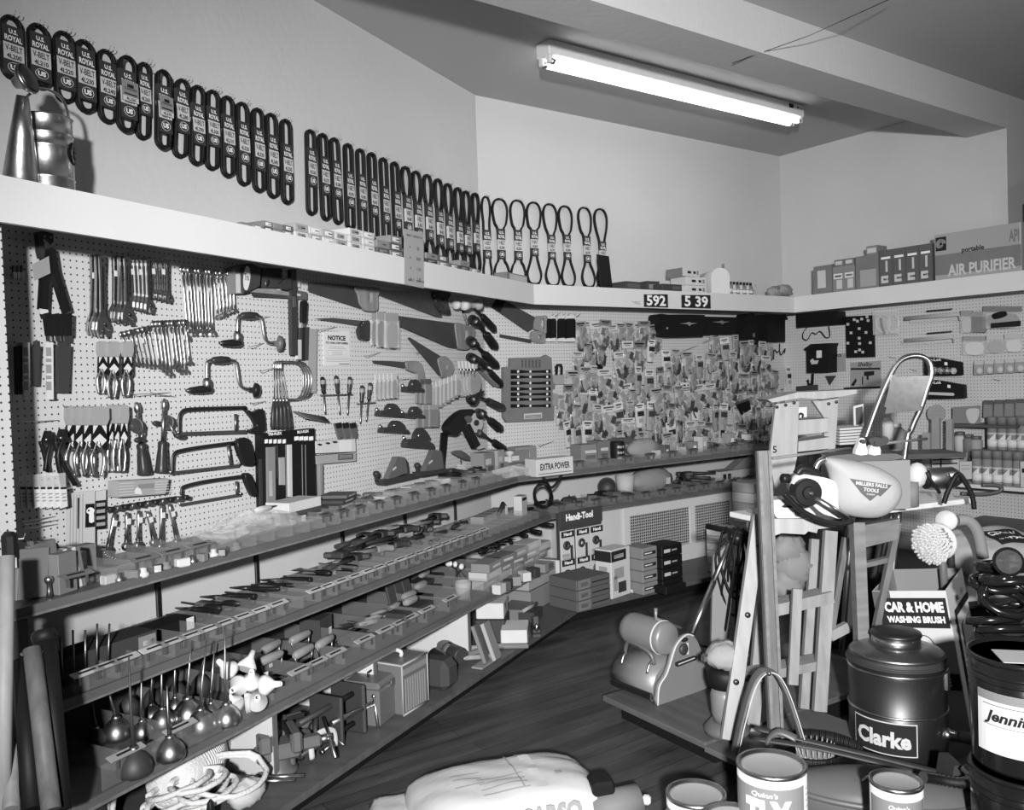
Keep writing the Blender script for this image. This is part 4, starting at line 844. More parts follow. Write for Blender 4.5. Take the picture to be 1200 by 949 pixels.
for k in range(11): q = h.P(640+44*k, 783-7*k, .004); h.part('socket', MB().mat('steel' if k%2 else 'dark_steel').cyl((q[0],q[1]+.01,q[2]),(q[0],q[1]-.018,q[2]),.0105,n=10))
h = Hang(WL, cL, (560,215), .10, 'sprocket_chain', 'sagging chain of small bright sockets over the top shelf, lower left', 'chain')
P = smooth_path([h.P(*q) for q in ((560,150),(562,215),(600,245),(680,262),(760,255),(830,225),(850,205))], 8)
for k in range(0, len(P)-1, 2): h.part('socket', MB().mat('chrome').tube([P[k], P[k]+(P[min(k+1,len(P)-1)]-P[k])*.9], .007, 8))
# ---------------------------------------------------------------- saws, hammers, planes
def handsaw(w, c, blade, outer, hole, label, hm='handle_wood', bm='saw_steel', d=.045, kind='hand_saw'):
    h = Hang(w, c, blade[0], d, kind, label, 'saw', 'hand saws')
    h.part('blade', MB().mat(bm).prism(h.poly(blade), -.0015, .0015))
    m = MB().mat(hm); o = h.poly(smooth2(outer, 5))
    if hole: ring_poly(m, o, h.poly(ell(*hole, n=64)), -.012, .012)
    else: m.prism(o, -.012, .012)
    h.part('handle', m)
    cx = sum(p[0] for p in outer[:3])/3; cy = sum(p[1] for p in outer[:3])/3
    for k in range(2):
        t = .25+.4*k; q = (outer[0][0]*(1-t)+outer[-1][0]*t, outer[0][1]*(1-t)+outer[-1][1]*t); q = (q[0]+10, q[1])
        h.part('screw', MB().mat('chrome').lathe([(.005,0),(.005,.002),(0,.003)], h.P(*q, .012), (0,-1,0), 8))
    return h
handsaw(WL, cG, [(5,55),(18,50),(300,78),(348,215),(300,203),(5,105)], [(275,82),(345,80),(418,92),(405,135),(402,215),(345,222),(305,185),(292,130)], (362,145,13,40), 'large hand saw with a pale wooden handle, leftmost under the ledge', 'wood')
handsaw(WL, cG, [(405,122),(430,100),(735,108),(790,258),(760,256)], [(728,112),(780,108),(832,120),(815,165),(832,240),(785,238),(750,190)], (785,175,10,34), 'pale-bladed hand saw with a dark handle, second under the ledge', 'handle_dark', 'steel', .05)
handsaw(WL, cG, [(535,250),(868,295),(890,442),(825,432),(535,308)], [(862,297),(905,300),(972,325),(965,390),(938,442),(885,443),(872,395)], (922,365,11,38), 'large dark-bladed hand saw in the middle of the saw group', 'wood', d=.06)
handsaw(WL, cG, [(586,380),(600,376),(790,492),(795,600),(770,600)], [(762,502),(805,488),(850,545),(830,607),(790,612),(772,560)], (808,550,9,22), 'small panel saw slanting steeply below the large dark saw', 'handle_wood', d=.05)
handsaw(WL, cG, [(40,266),(150,262),(335,280),(335,312),(180,287)], [(325,282),(352,280),(358,310),(352,385),(310,388),(295,345),(300,320)], None, 'tapered keyhole saw above the notice, dark pistol grip', 'handle_dark', 'steel', .05, 'keyhole_saw')
handsaw(WL, cG, [(380,512),(480,514),(590,522),(595,560),(480,540),(385,526)], [(575,520),(630,515),(668,545),(678,640),(640,642),(638,590),(605,575),(580,560)], None, 'tapered keyhole saw with a curved wooden grip, right of the notice', 'handle_wood', 'saw_steel', .05, 'keyhole_saw')
handsaw(WB, cH, [(98,120),(128,65),(190,72),(398,190),(380,268),(345,290)], [(395,192),(440,178),(475,182),(486,250),(466,300),(420,282),(385,266)], (447,232,14,38), 'dark hand saw at the right end of the saws, just past the corner', 'wood', d=.06)
handsaw(WB, cH, [(150,305),(372,343),(368,368),(150,326)], [(372,292),(420,285),(462,300),(466,358),(420,368),(370,348)], (425,325,12,16), 'short saw below the rightmost hand saw', 'handle_wood', 'steel', .05)
flat(WB, cH, (95,120), .066, 'saw_sheath', 'black cardboard sheath over the tip of the rightmost hand saw', 'sheath', [('sleeve','black',[([(96,120),(126,62),(190,72),(155,152)],-.006,.004)])])
def hammer(c, h0, h1, tip, hr, hm, gm, label, d=.12, gr=.024, w=WL, kind='hammer', claw=True):
    """head from h0 to h1, handle from the head's middle to tip (crop points)"""
    h = Hang(w, c, ((h0[0]+h1[0])/2, (h0[1]+h1[1])/2), d, kind, label, 'hammer', 'hammers down the pegboard'); a, b, t = Vector(h.P(*h0,.01)), Vector(h.P(*h1,.01)), Vector(h.P(*tip,-.02)); v = b-a; L = v.length; q = c(*tip)
    if q[0] > 556: t = WB.at(*q, .10)-h.o; t = Vector((t.dot(w.x), -t.dot(w.n), t.z))
    m = MB().mat(hm).lathe([(0,0),(hr*.9,.001),(hr,.06*L),(hr*.98,.22*L),(hr*.6,.32*L),(hr*.7,.5*L),(hr*.55,.66*L)]+([(hr*.35,.85*L),(hr*.12,L)] if claw else [(hr*.98,.78*L),(hr,.94*L),(hr*.9,L),(0,L)]), a, v, 14, sy=1); h.part('head', m)
    mid = a+v*.5; q = t-mid
    h.part('handle', MB().mat('handle_wood' if gm == 'handle_wood' else 'dark_steel').tube([mid-q*.04, mid+q*.4], [.009,.010], 8)); h.part('grip', MB().mat(gm).tube([mid+q*.38, mid+q*.46, mid+q*.7, mid+q*.93, t], [.011,gr,gr*1.08,gr*1.1,gr*.7], 10, flat=(.8,1.1)))
hammer(cG, (868,185), (930,190), (940,300), .030, 'card_light', 'wood', 'pale soft-faced mallet leftmost at the top of the hammer column', .08, .012, claw=False, kind='mallet')
hammer(cG, (915,190), (1010,188), (1102,335), .032, 'card_light', 'black_plastic', 'pale soft-faced mallet with a black grip at the top of the hammer column', .12, claw=False, kind='mallet')
for i, (a, b, t) in enumerate((((975,275),(1040,320),(1112,437)),((962,402),(1012,430),(1118,548)),((962,500),(1060,530),(1140,658)),((962,750),(1035,690),(1155,795)),((1010,830),(1050,815),(1142,918)))):
    for k in range(2): hammer(cG, (a[0]-13*k,a[1]-9*k), (b[0]-13*k,b[1]-9*k), (t[0]-18*k,t[1]-2*k), .032, 'iron' if k else 'dark_steel', 'black_plastic' if i != 3 else 'handle_dark', ('rear' if k else 'front')+' claw hammer of the pair in the hammer column, %s below the pale mallets' % ORD[i], .14-.05*k)
hammer(cJ, (905,120), (960,150), (1052,215), .024, 'iron', 'black_plastic', 'lowest hammer of the column, beside the wrench rack', .12)
# wood-handled pair in the column
for k in range(2):
    flat(WL, cG, (1010+18*k,560), .10+.02*k, 'wood_file', 'pale slim handle crossing the hammer column, '+('upper' if k==0 else 'lower'), 'handle', [('shaft','handle_wood',[([(1000+20*k,572+8*k),(1015+20*k,560+8*k),(1098+22*k,650+6*k),(1085+22*k,662+6*k)],0,.014)]),('ferrule','steel',[([(985+20*k,555+8*k),(1000+20*k,545+8*k),(1015+20*k,560+8*k),(1000+20*k,572+8*k)],.001,.012)])])
def block_plane(c, x0, x1, y0, y1, label, d=.06):
    h = Hang(WL, c, (x0,y1), d, 'block_plane', label, 'plane', 'block planes'); W_ = x1-x0; H_ = y1-y0
    h.part('body', MB().mat('iron').prism(h.poly([(x0,y1-H_*.12),(x0+W_*.05,y1-H_*.42),(x0+W_*.3,y1-H_*.5),(x0+W_*.75,y1-H_*.45),(x1,y1-H_*.22),(x1,y1)]), -.045, 0))
    h.part('lever_cap', MB().mat('iron').prism(h.poly(smooth2([(x0+W_*.35,y1-H_*.5),(x0+W_*.5,y0),(x0+W_*.72,y0+H_*.08),(x0+W_*.9,y1-H_*.5),(x0+W_*.65,y1-H_*.45)],3)), -.038, -.008))
    h.part('knob', MB().mat('chrome').ball(h.P(x0+W_*.12, y1-H_*.55, .02), .012, 10)); h.part('adjuster', MB().mat('chrome').ball(h.P(x0+W_*.66, y0+H_*.35, .04), .008, 8))
block_plane(cG, 390, 530, 765, 842, 'small block plane on the pegboard, upper left of five'); block_plane(cG, 540, 655, 783, 852, 'small block plane beside the packets, upper right of five'); block_plane(cG, 408, 560, 865, 938, 'small block plane below the upper left one'); block_plane(cG, 545, 650, 625, 700, 'small dark block plane above the others, beside the gauze packets')
block_plane(cJ, 493, 640, 100, 208, 'larger tilted block plane above the bench planes', .08)
def bench_plane(c, k0, top, heel, toe, label):
    h = Hang(WL, c, toe, .09, 'bench_plane', label, 'plane', 'bench planes')
    h.part('sole', MB().mat('iron').prism(h.poly([toe, (toe[0]-5,toe[1]-22), (heel[0]-20,heel[1]-18), heel]), -.055, 0))
    h.part('frog', MB().mat('iron_grey').prism(h.poly([(top[0]-10,top[1]),(top[0]+30,top[1]+6),(top[0]+42,heel[1]-20),(top[0]+15,heel[1]-14),(toe[0]+28,toe[1]-18),(toe[0]+40,toe[1]-50)]), -.045, -.008))
    h.part('tote', MB().mat('handle_dark').prism(h.poly(smooth2([(top[0]+18,top[1]+70),(top[0]+30,top[1]+20),(top[0]+44,top[1]+25),(top[0]+50,heel[1]-20),(top[0]+22,heel[1]-18)],3)), -.04, -.015))
    q = Vector(h.P(*k0, .03)); h.part('knob', MB().mat('handle_dark').lathe([(.012,-.03),(.009,-.015),(.016,.0),(.020,.012),(.015,.024),(0,.028)], q, (0,0,1), 16)); h.part('lever', MB().mat('card_light').prism(h.poly([(top[0]-40,top[1]+68),(top[0]-22,top[1]+52),(top[0]-18,top[1]+60),(top[0]-36,top[1]+76)]), -.047, -.045))
bench_plane(cJ, (366,350), (455,247), (548,355), (362,395), 'large bench plane hanging just above the top shelf')
bench_plane(cJ, (583,305), (648,212), (715,330), (560,352), 'bench plane hanging above the top shelf, right of the large one')
flat(WL, cJ, (700,120), .05, 'sharpening_strip', 'black strip hanging right of the bench planes', 'strip', [('strip','black',[([(705,122),(738,118),(722,290),(695,292)],0,.012)])])
flat(WL, cJ, (765,215), .07, 'utility_knife', 'grey utility knife with a hanging tag above the top shelf', 'knife', [('body','iron_grey',[(smooth2([(760,225),(800,215),(848,248),(850,268),(825,265),(775,240)],3),0,.02)]),('tag','card_white',[([(795,290),(838,285),(842,340),(800,345)],.002,.003)]),('string','wire_dark',[([(808,255),(812,255),(815,292),(811,292)],.002,.004)])])
flat(WL, cG, (800,940), .09, 'sander_grip', 'large black grip tool hanging above the bench planes', 'tool', [('body','black_plastic',[(smooth2([(785,900),(830,840),(890,800),(940,805),(900,870),(850,940),(810,948)],4),0,.05)]),('hub','iron_grey',[(smooth2([(880,845),(900,835),(918,855),(900,878)],3),.05,.062)])])
flat(WL, cJ, (800,90), .10, 'sheet_sander', 'dark tool with a pale sole slanting above the top shelf', 'tool', [('sole','card_light',[([(795,105),(830,80),(940,200),(905,210)],-.004,.006)]),('body','black_plastic',[([(805,95),(835,75),(890,185),(862,205)],.006,.04)])])
flat(WL, cJ, (850,40), .11, 'abrasive_disc', 'pale round disc beside the slanting sander', 'disc', [('disc','card_light',[(ell(885,70,40,52,20),0,.012)]),('hub','iron',[(ell(885,70,12,16,10),.012,.02)])])
# ---- packets and flat discs between saws and hammers
def packet(w, c, x0, x1, y0, y1, d, label, body='clear_bag', head='card_grey', inner='card_dark', group=None, hy=.22, name='packet', rot=0):
    h = Hang(w, c, ((x0+x1)/2, y0), d, name, label, 'packet', group); ym = y0+(y1-y0)*hy; k = rot
    h.part('header', MB().mat(head).prism(h.poly([(x0,y0),(x1,y0+k),(x1,ym+k),(x0,ym)]), -.006, 0))
    h.part('bag', MB().mat(body).prism(h.poly([(x0+.5,ym),(x1-.5,ym+k),(x1,y1+k),(x0,y1)]), -.012, .004))
    if inner: ww = x1-x0; h.part('contents', MB().mat(inner).prism(h.poly(smooth2([(x0+ww*.15,ym+(y1-ym)*.2),(x1-ww*.15,ym+(y1-ym)*.12+k),(x1-ww*.12,y1-(y1-ym)*.1+k),(x0+ww*.2,y1-(y1-ym)*.08)],2)), -.0085, -.001))
    return h
for i, (x0, x1, y0, y1, bd, inn) in enumerate(((372,410,232,420,'clear_bag','handle_dark'),(405,455,225,432,'clear_bag','handle_dark'),(452,530,235,438,'clear_bag','card_mid'))):
    packet(WL, cG, x0, x1, y0, y1, .07+.015*i, 'hanging packet of slim tools above the screwdriver rack, %s from left' % ORD[i], bd, 'card_grey', inn)
for i in range(5): packet(WL, cG, 395+24*i, 425+24*i, 592-i, 742-3*i, .05+.012*i, 'small blister card of bits right of the notice, %s from left' % ORD[i], 'clear_bag', 'card_light', 'iron_grey', 'bit cards')
for i in range(3): packet(WL, cG, 633+26*i, 668+26*i, 625-3*i, 762+2*i, .05+.014*i, 'dark gauze packet hanging above the block planes, %s from left' % ORD[i], 'card_mid', 'card_dark', None, 'gauze packets')
for i in range(7): packet(WL, cG, 728+23*i, 760+23*i, 640-8*i, 800-14*i, .05+.013*i, 'narrow grey blade packet in the fanned row under the small panel saw, %s from left' % ORD[i], 'card_grey' if i%2 else 'clear_bag', 'card_light', 'card_mid' if not i%2 else None, 'fanned blade packets')
for i in range(3): packet(WL, cG, 638+36*i, 690+36*i, 770, 905-2*i, .06+.013*i, 'grey sandpaper packet below the gauze packets, %s from left' % ORD[i], 'card_mid', 'card_grey', None, 'sandpaper packets')
for i in range(5):
    h = Hang(WL, cG, (900+22*i,560), .06+.02*i, 'pointing_trowel', 'round-ended metal spreader in the bright cluster by the hammers, %s from left' % ORD[i], 'spreader', 'spreaders by the hammers'); x = 905+20*i
    h.part('blade', MB().mat('card_light' if i < 4 else 'card_grey').prism(h.poly(ell(x,660-4*i,32,66,20)), -.003, 0)); h.part('stem', MB().mat('chrome').tube([h.P(x-10,525,.002), h.P(x-5,610,.002)], .004, 6)); h.part('grip', MB().mat('card_light').prism(h.poly([(x-24,515),(x+2,515),(x,560),(x-20,560)]), -.014, .0))
for i in range(3): rods(cG, [((430,465),(335,490)),((680,455),(635,470)),((610,620),(515,625))][i:i+1], 'bare wire hook among the saws, '+['left of','above','below'][i]+' the curved wooden grip%.0s')
# ---- wrench set rack
h = Hang(WB, cH, (160,530), .03, 'wrench_rack', 'grey display rack holding seven black wrenches', 'rack')
h.part('backboard', MB().mat('box_grey').prism(h.poly([(162,535),(208,530),(210,472),(430,464),(460,450),(495,472),(505,640),(520,650),(512,905),(185,918),(162,880)]), -.03, 0))
m = MB().mat('card_dark')
for k in range(6): m.prism(h.poly([(285+24*k,482),(298+24*k,482),(298+24*k,540),(285+24*k,540)]), -.0308, -.03)
m.mat('card_light').prism(h.poly([(303,858),(428,850),(428,888),(303,895)]), -.0308, -.03); m.mat('ink').prism(h.poly([(310,872),(422,865),(422,870),(310,877)]), -.0316, -.0308); m.prism(h.poly([(310,884),(422,877),(422,882),(310,888)]), -.0316, -.0308); h.part('print', m)
for k, y in enumerate((565,602,645,685,722,758,803)):
    g = Hang(WB, cH, (235,y), .062, 'rack_wrench', 'black wrench lying across the grey display rack, %s from top' % ORD[k], 'wrench', 'wrenches in the rack')
    g.part('shank', MB().mat('black').prism(g.poly([(228,y-12),(300,y-10),(330,y-5),(440,y-8),(498,y-14),(500,y+12),(440,y+8),(330,y+8),(300,y+11),(228,y+14)]), -.012, 0))
    for x in (280,365,482): g.part('rivet', MB().mat('ink_white').lathe([(.010,0),(.010,.003),(0,.004)], g.P(x,y,.012), (0,-1,0), 8))
# paint scraper etc. right of the rack
flat(WB, cH, (530,510), .05, 'door_pull', 'grey looped door pull card right of the wrench rack', 'card', [('card','card_grey',[([(518,590),(598,585),(598,650),(520,660)],0,.006)]),('loop','dark_steel',[([(533,590),(530,530),(545,512),(570,512),(580,535),(578,588),(568,588),(568,535),(558,524),(548,528),(543,590)],.006,.02)])])
for i, (x0, x1, y0, y1) in enumerate(((610,690,595,670),(680,780,625,735),(690,805,740,825),(520,560,690,800),(560,628,730,830),(615,690,840,915),(700,760,840,895))):
    packet(WB, cH, x0, x1, y0, y1, .06+.01*(i%3), 'small dark packet beside the wrench rack, %s counting downwards' % ORD[i], 'card_mid' if i in (1,) else 'clear_bag', 'card_light' if i%2 else 'card_mid', 'card_dark', 'packets by the wrench rack')
# black combs of scissors with white tops
for i in range(4):
    x0 = 475+ (0,78-60,75,130)[i]; x0 = (470,497,550,605)[i]; x1 = (500,535,600,668)[i]
    h = Hang(WB, cH, (x0,205), .06+.012*i, 'scissors_card', 'black packet with white top and tips left of the bag row, %s from left' % ORD[i], 'packet', 'black packets with white tips')
    h.part('body', MB().mat('black').prism(h.poly([(x0,215),(x0+8,198),(x1-8,198),(x1,215),(x1,330),(x0,335)]), -.02, 0)); h.part('top_card', MB().mat('card_white').prism(h.poly([(x0+4,178),(x1,175),(x1-2,200),(x0+6,200)]), -.008, 0)); h.part('tip', MB().mat('card_white').prism(h.poly([(x0,340),((x0+x1)/2,318),(x1,338),(x1,358),(x0,358)]), -.012, -.002))
for i in range(6): rods(cH, [((530+38*i,165-(i%2)*6),(495+38*i,185))], 'wire hook above the black packets with white tips, '+ORD[i]+' from left%.0s', .10, WB)
# ---------------------------------------------------------------- the crowd of hanging packets on the back pegboard
def proto(k):
    """six packet designs, about 9 by 14 cm, hung by their top edge"""
    t = bpy.data.objects.new('packet', None); COL.objects.link(t); W_, Hh = (.095,.15) if k not in (2,5) else (.075,.17)
    hd = ('card_light','card_grey','card_white','card_mid','card_light','card_white')[k]
    MB().mat(hd).box((0,0,-Hh*.13),(W_,.004,Hh*.26)).obj('header', t)
    m = MB().mat(('clear_bag','clear_bag','card_grey','clear_bag','clear_bag','card_light')[k])
    n = 6; prof = []
    m.lathe([(W_*.5,0),(W_*.56,-Hh*.25),(W_*.52,-Hh*.55),(W_*.42,-Hh*.74),(0,-Hh*.75)], (0,0,-Hh*.25), None, 4 if k in (2,5) else 10, smooth=k not in (2,5), sx=.95, sy=.28); m.obj('bag', t)
    m = MB().mat(('card_dark','iron','box_dark','iron_grey','handle_dark','ink')[k]); random.seed(k)
    if k in (2,5):
        m.box((0,-.0125,-Hh*.42),(W_*.7,.002,Hh*.2)); m.mat('ink_grey').box((0,-.0125,-Hh*.7),(W_*.5,.002,Hh*.16))
    else:
        for j in range(9):
            m.mat(random.choice((m.mats[0],'card_dark','chrome','card_mid','box_dark'))).box((random.uniform(-.03,.03),random.uniform(-.012,.004),-Hh*random.uniform(.4,.92)),(.012+.02*random.random(),.008,.03+.04*random.random()),0,Ry(random.uniform(-1,1)))
    m.obj('contents', t)
    MB().mat('ink' if k%2 else 'card_dark').box((0,-.0025,-Hh*.09),(W_*.7,.001,Hh*.06)).box((0,-.0025,-Hh*.17),(W_*.45,.001,Hh*.03)).obj('print', t)
    return t
PROTO = [proto(k) for k in range(6)]; used = set()
def put_packet(w, px, py, d, k, label, group, s=1.0):
    o = PROTO[k] if k not in used else copy_tree(PROTO[k]); used.add(k)
    o.location = w.at(px, py, d); o.rotation_euler = (0, random.uniform(-.12,.12), w.rz+random.uniform(-.25,.25)); o.scale = (s*random.uniform(.85,1.1), 1, s*random.uniform(.85,1.1)); tag(o, label, 'packet', group)
rows = [('bag row under the ledge', 680, 768, 376, 9.5), ('second row', 690, 765, 398, 15), ('short row under the black mailboxes', 838, 905, 394, 11), ('third row', 676, 905, 412, 13), ('fourth row', 672, 925, 432, 12.5), ('fifth row', 668, 925, 452, 12.5), ('sixth row', 662, 915, 472, 12.5), ('seventh row', 664, 905, 491, 12), ('lowest row', 728, 900, 506, 13)]
random.seed(11)
for rn, x0, x1, y, st in rows:
    n = int((x1-x0)/st)+1
    for i in range(n):
        px = x0+st*i+random.uniform(-2,2); py = y+random.uniform(-4,4)+(2 if px > 850 else 0)
        if rn == 'third row' and (700 < px < 716 or 752 < px < 778): continue
        k = random.choice((0,0,1,1,3,3,4,4,2,5)) if rn[0] != 'b' else random.choice((0,1,3))
        put_packet(WB, px, py, random.uniform(.05,.17), k, 'small hanging packet on the back pegboard, %s, %s from left' % (rn, ORD[i]), 'packets on the back pegboard, '+rn, random.uniform(1.05,1.4))
for i, (x, y) in enumerate(((701,398),(722,404),(707,520),(745,432),(690,452),(712,476),(768,466),(809,408),(833,398),(846,452),(800,452),(640,520),(633,548))):
    p, q = WB.at(x+9, y-3, .006), WB.at(x-9, y+3, .16); v = q-p
    o = MB().mat('wire').tube([(0,0,0), v*.92, v+Vector((0,0,.01))], .002, 5).obj('peg_hook'); o.location = p; tag(o, 'bare wire hook between the packets of the back pegboard, %s' % ('number '+ORD[i]+' downwards') , 'hook', 'hooks between the packets')
# special packs that stand out
h = hbox(WB, cH, [(755,345),(858,340),(862,460),(765,465)], .06, .066, 'card_white', 'price_card', 'white price card reading 1.9 with a screwdriver, left of the packets', 'card'); q = h.l(770,375)
m = MB().mat('ink').text('1', q[0], q[1], .035, -.001, bold=.05); m.text('9', q[0]+.032, q[1]+.01, .02, -.001, bold=.04); m.box((h.l(820,378)[0],-.001,h.l(820,378)[1]),(.06,.001,.008)); h.part('print', m)
flat(WB, cH, (833,405), .10, 'boxed_driver', 'short dark screwdriver over the white price card', 'screwdriver', [('handle','black',[([(825,410),(840,408),(858,550),(822,552),(820,460)],0,.02)]),('band','card_grey',[([(822,500),(856,498),(857,512),(821,514)],.02,.022)])])
hbox(WB, cH, [(705,355),(752,350),(755,450),(710,455)], .05, .06, 'box_dark', 'dark_card', 'dark upright card left of the white price card', 'card', [('card_grey',[(712,385),(748,382),(748,400),(712,403)])])
hbox(WB, cH, [(705,470),(760,465),(765,580),(715,585)], .05, .07, 'card_light', 'tool_card', 'pale card with a dark slanted tool below the dark upright card', 'card', [('ink',[(725,480),(740,478),(745,560),(720,575)])])
hbox(WB, cH, [(805,850),(948,845),(955,946),(805,948)], .05, .06, 'card_light', 'drill_bit_card', 'pale framed card of striped drill bits low on the back pegboard', 'card', [('ink_grey',[(815+24*k,868) for k in (0,)]+[(823,868),(826,940),(818,940)])]+[('ink',[(838+22*k,866),(846+22*k,866),(848+22*k,940),(842+22*k,940)]) for k in range(4)])
h = hbox(WB, cI, [(412,570),(468,570),(466,635),(415,640)], .12, .13, 'card_white', 'hook_card', 'white card with two black hooks in the middle of the packets', 'card')
for k in range(2): h.part('black_hook', MB().mat('ink').tube(smooth_path([h.P(428+24*k,590,.004),h.P(436+24*k,586,.004),h.P(438+20*k,605,.004),h.P(426+24*k,625,.004)],4), .006, 6))
h = hbox(WB, cI, [(480,718),(520,712),(520,800),(484,805)], .12, .13, 'card_white', 'hook_card', 'white card with one long black handle low among the packets', 'card'); h.part('black_handle', MB().mat('ink').tube(smooth_path([h.P(500,730,.004),h.P(490,755,.004),h.P(505,790,.004)],4), .006, 6))
for i in range(7): flat(WB, cI, (752+14*i,690), .13+.008*i, 'black_bolt', 'black pointed bolt in the fan low right of the packets, %s from left' % ORD[i], 'bolt', [('shank','black',[([(745+12*i,700-4*i),(755+12*i,694-4*i),(790+8*i,765-5*i),(782+8*i,770-5*i)],0,.012)]),('head','chrome',[([(742+12*i,698-4*i),(754+12*i,690-4*i),(758+12*i,700-4*i),(748+12*i,708-4*i)],.002,.014)])], 'fan of black bolts')
hbox(WB, cI, [(660,915),(730,905),(765,912),(745,949),(655,949)], .16, .19, 'card_light', 'pale_folder', 'pale tilted card lying over the goods at the right end of the back top shelf', 'card')
for i in range(6): hbox(WB, cI, [(524+16*i,488),(537+16*i,486),(537+16*i,556),(524+16*i,558)], .08, .10, 'card_light' if i%2 else 'card_grey', 'strip_card', 'narrow upright strip card above the white hook card, %s from left' % ORD[i], 'card', [('ink_grey',[(528+16*i,500),(531+16*i,500),(531+16*i,550),(528+16*i,550)])])
# ---------------------------------------------------------------- mailboxes
def wall_box(w, c, front, top, d0, d1, name, label, mt='black', deco=()):
    h = Hang(w, c, front[0], d1, name, label, 'mailbox'); m = MB().mat(mt).prism(h.poly(front), 0, d1-d0); h.part('body', m)
    if top: h.part('lid', MB().mat(mt).prism(h.poly(top), -.012, d1-d0-.001))
    for dn, dm, pl, t in deco: h.part(dn, MB().mat(dm).prism(h.poly(pl), -t, 0))
    return h
E1 = [(400,205),(440,202),(460,196),(470,203),(508,203),(470,212),(462,222),(452,211)]
wall_box(WB, cI, smooth2([(282,155),(330,150),(540,152),(556,170),(552,275),(520,288),(300,292),(280,270)],2), None, .01, .14, 'wall_mailbox', 'large black mailbox with a rounded left side and an eagle emblem', 'black', [('eagle_emblem','chrome',E1,.006),('latch','chrome',ell(322,235,6,8,10),.008)])
wall_box(WB, cI, [(560,165),(762,170),(748,272),(560,278)], [(556,163),(765,168),(762,178),(556,174)], .01, .13, 'wall_mailbox', 'black mailbox with an eagle emblem, right half of the wide pair', 'black', [('eagle_emblem','chrome',[(x+203,y-9) for x,y in E1],.006)])
wall_box(WB, cI, [(803,180),(882,178),(886,355),(810,357)], [(800,175),(822,145),(850,142),(884,168),(884,186),(800,190)], .01, .12, 'wall_mailbox', 'tall narrow black mailbox with a gabled top', 'black', [('key_plate','chrome',[(855,265),(866,265),(866,290),(855,290)],.004)])
wall_box(WB, cI, [(942,165),(1055,178),(1056,320),(945,322)], [(935,150),(1050,150),(1068,180),(942,172)], .01, .13, 'wall_mailbox', 'square black mailbox with an open sloping lid near the corner', 'black')
h = Hang(WB, cI, (975,395), .08, 'newspaper_hook', 'black scrolled wire bracket under the square mailbox', 'bracket'); h.part('wire', MB().mat('black').tube(smooth_path([h.P(*q) for q in ((972,405),(990,368),(1005,385),(1020,375),(1030,400),(1055,362),(1050,390))],5), .005, 5).tube([h.P(1022,330), h.P(1020,378)], .005, 5))
wall_box(WR, cQ, [(132,432),(322,418),(326,482),(134,496)], None, .01, .14, 'wall_mailbox', 'wide flat black mailbox under the right ledge at the corner')
h = Hang(WR, cQ, (185,495), .10, 'newspaper_hook', 'black scrolled wire bracket under the wide flat mailbox', 'bracket'); h.part('wire', MB().mat('black').tube(smooth_path([h.P(*q) for q in ((183,495),(165,520),(165,545),(185,552),(205,520),(225,525),(245,512),(270,540),(290,535),(285,488))],5), .004, 5))
wall_box(WR, cQ, [(180,598),(280,580),(280,706),(182,708)], [(172,594),(205,572),(288,568),(280,590),(180,602)], .01, .15, 'wall_mailbox', 'black mailbox with pale stickers hanging over the sheet of printed signs', 'black', [('sticker','card_white',[(228,603),(252,602),(252,636),(228,638)],.003),('eagle_sticker','card_light',[(198,650),(210,640),(218,650),(238,648),(232,665),(205,668)],.003)])
# ---------------------------------------------------------------- glass bins along the shelf fronts
def glass_run(t, w, a0, a1, d, z, step, tags, tagmat, hh=.055):
    MB().mat('glass').box(((a0+a1)/2,-(d-.02),z+hh/2), (a1-a0,.004,hh)).obj('glass_front', t).matrix_local = Matrix.Translation(w.o) @ Matrix.Rotation(w.rz,4,'Z')
    n = int((a1-a0)/step)
    for k in range(n):
        a = a0+step*(k+.5)
        o = MB().mat('glass').box((a,-(d*.5+.06),z+hh*.45), (.004,d*.7,hh*.9)).obj('glass_divider', t); o.matrix_local = Matrix.Translation(w.o) @ Matrix.Rotation(w.rz,4,'Z')
    for a, L, mt in tags:
        m = MB().mat(mt).box((a,-(d-.018),z+hh+.006), (L,.026,.004), 0, Rx(.35)); m.mat('wire_dark').box((a-L*.3,-(d-.012),z+hh-.012),(.008,.004,.03)); m.box((a+L*.3,-(d-.012),z+hh-.012),(.008,.004,.03)); m.mat('ink').box((a,-(d-.0178),z+hh+.0085),(L*.55,.008,.0008),0,Rx(.35))
        o = m.obj('tag_holder', t); o.matrix_local = Matrix.Translation(w.o) @ Matrix.Rotation(w.rz,4,'Z')
random.seed(21)
aM1 = WL.a(isect(WL,DL1,WB,DB1)); aM2 = WL.a(isect(WL,DL2,WB,DB2)); bM1 = WB.a(isect(WL,DL1,WB,DB1)); bM2 = WB.a(isect(WL,DL2,WB,DB2))
def aS_(px, d, w=WL): return w.a(w.at(px, 600, d))
glass_run(s1, WL, aS_(120,DL1), aM1, DL1, ZS1, .105, [(aS_(x,DL1), .11, 'wood_mid') for x in (90,170,205,237)]+[(aS_(x,DL1), .075, 'card_dark') for x in (385,405,425,447,468,489,509,527,546,562)], 'card_mid')
glass_run(s1, WB, bM1, bM1+2.6, DB1, ZS1, .16, [(bM1+.3+.22*k,.09,'card_dark') for k in range(11)], 'card_mid')
tg = [(aS_(x,DL2), .105, 'box_light' if k%3 else 'card_light') for k, x in enumerate((98,121,143,178,199,222,243,263,284,304,325,371,384,401,417,433,446,459,471,483,494,505,515,525,534,543,552,560,569))]
glass_run(s2, WL, aS_(80,DL2), aM2, DL2, ZS2, .11, tg, 'card_mid'); glass_run(s2, WB, bM2, bM2+2.3, DB2, ZS2, .17, [(bM2+.1+.16*k,.08,'card_dark') for k in range(13)], 'card_mid')
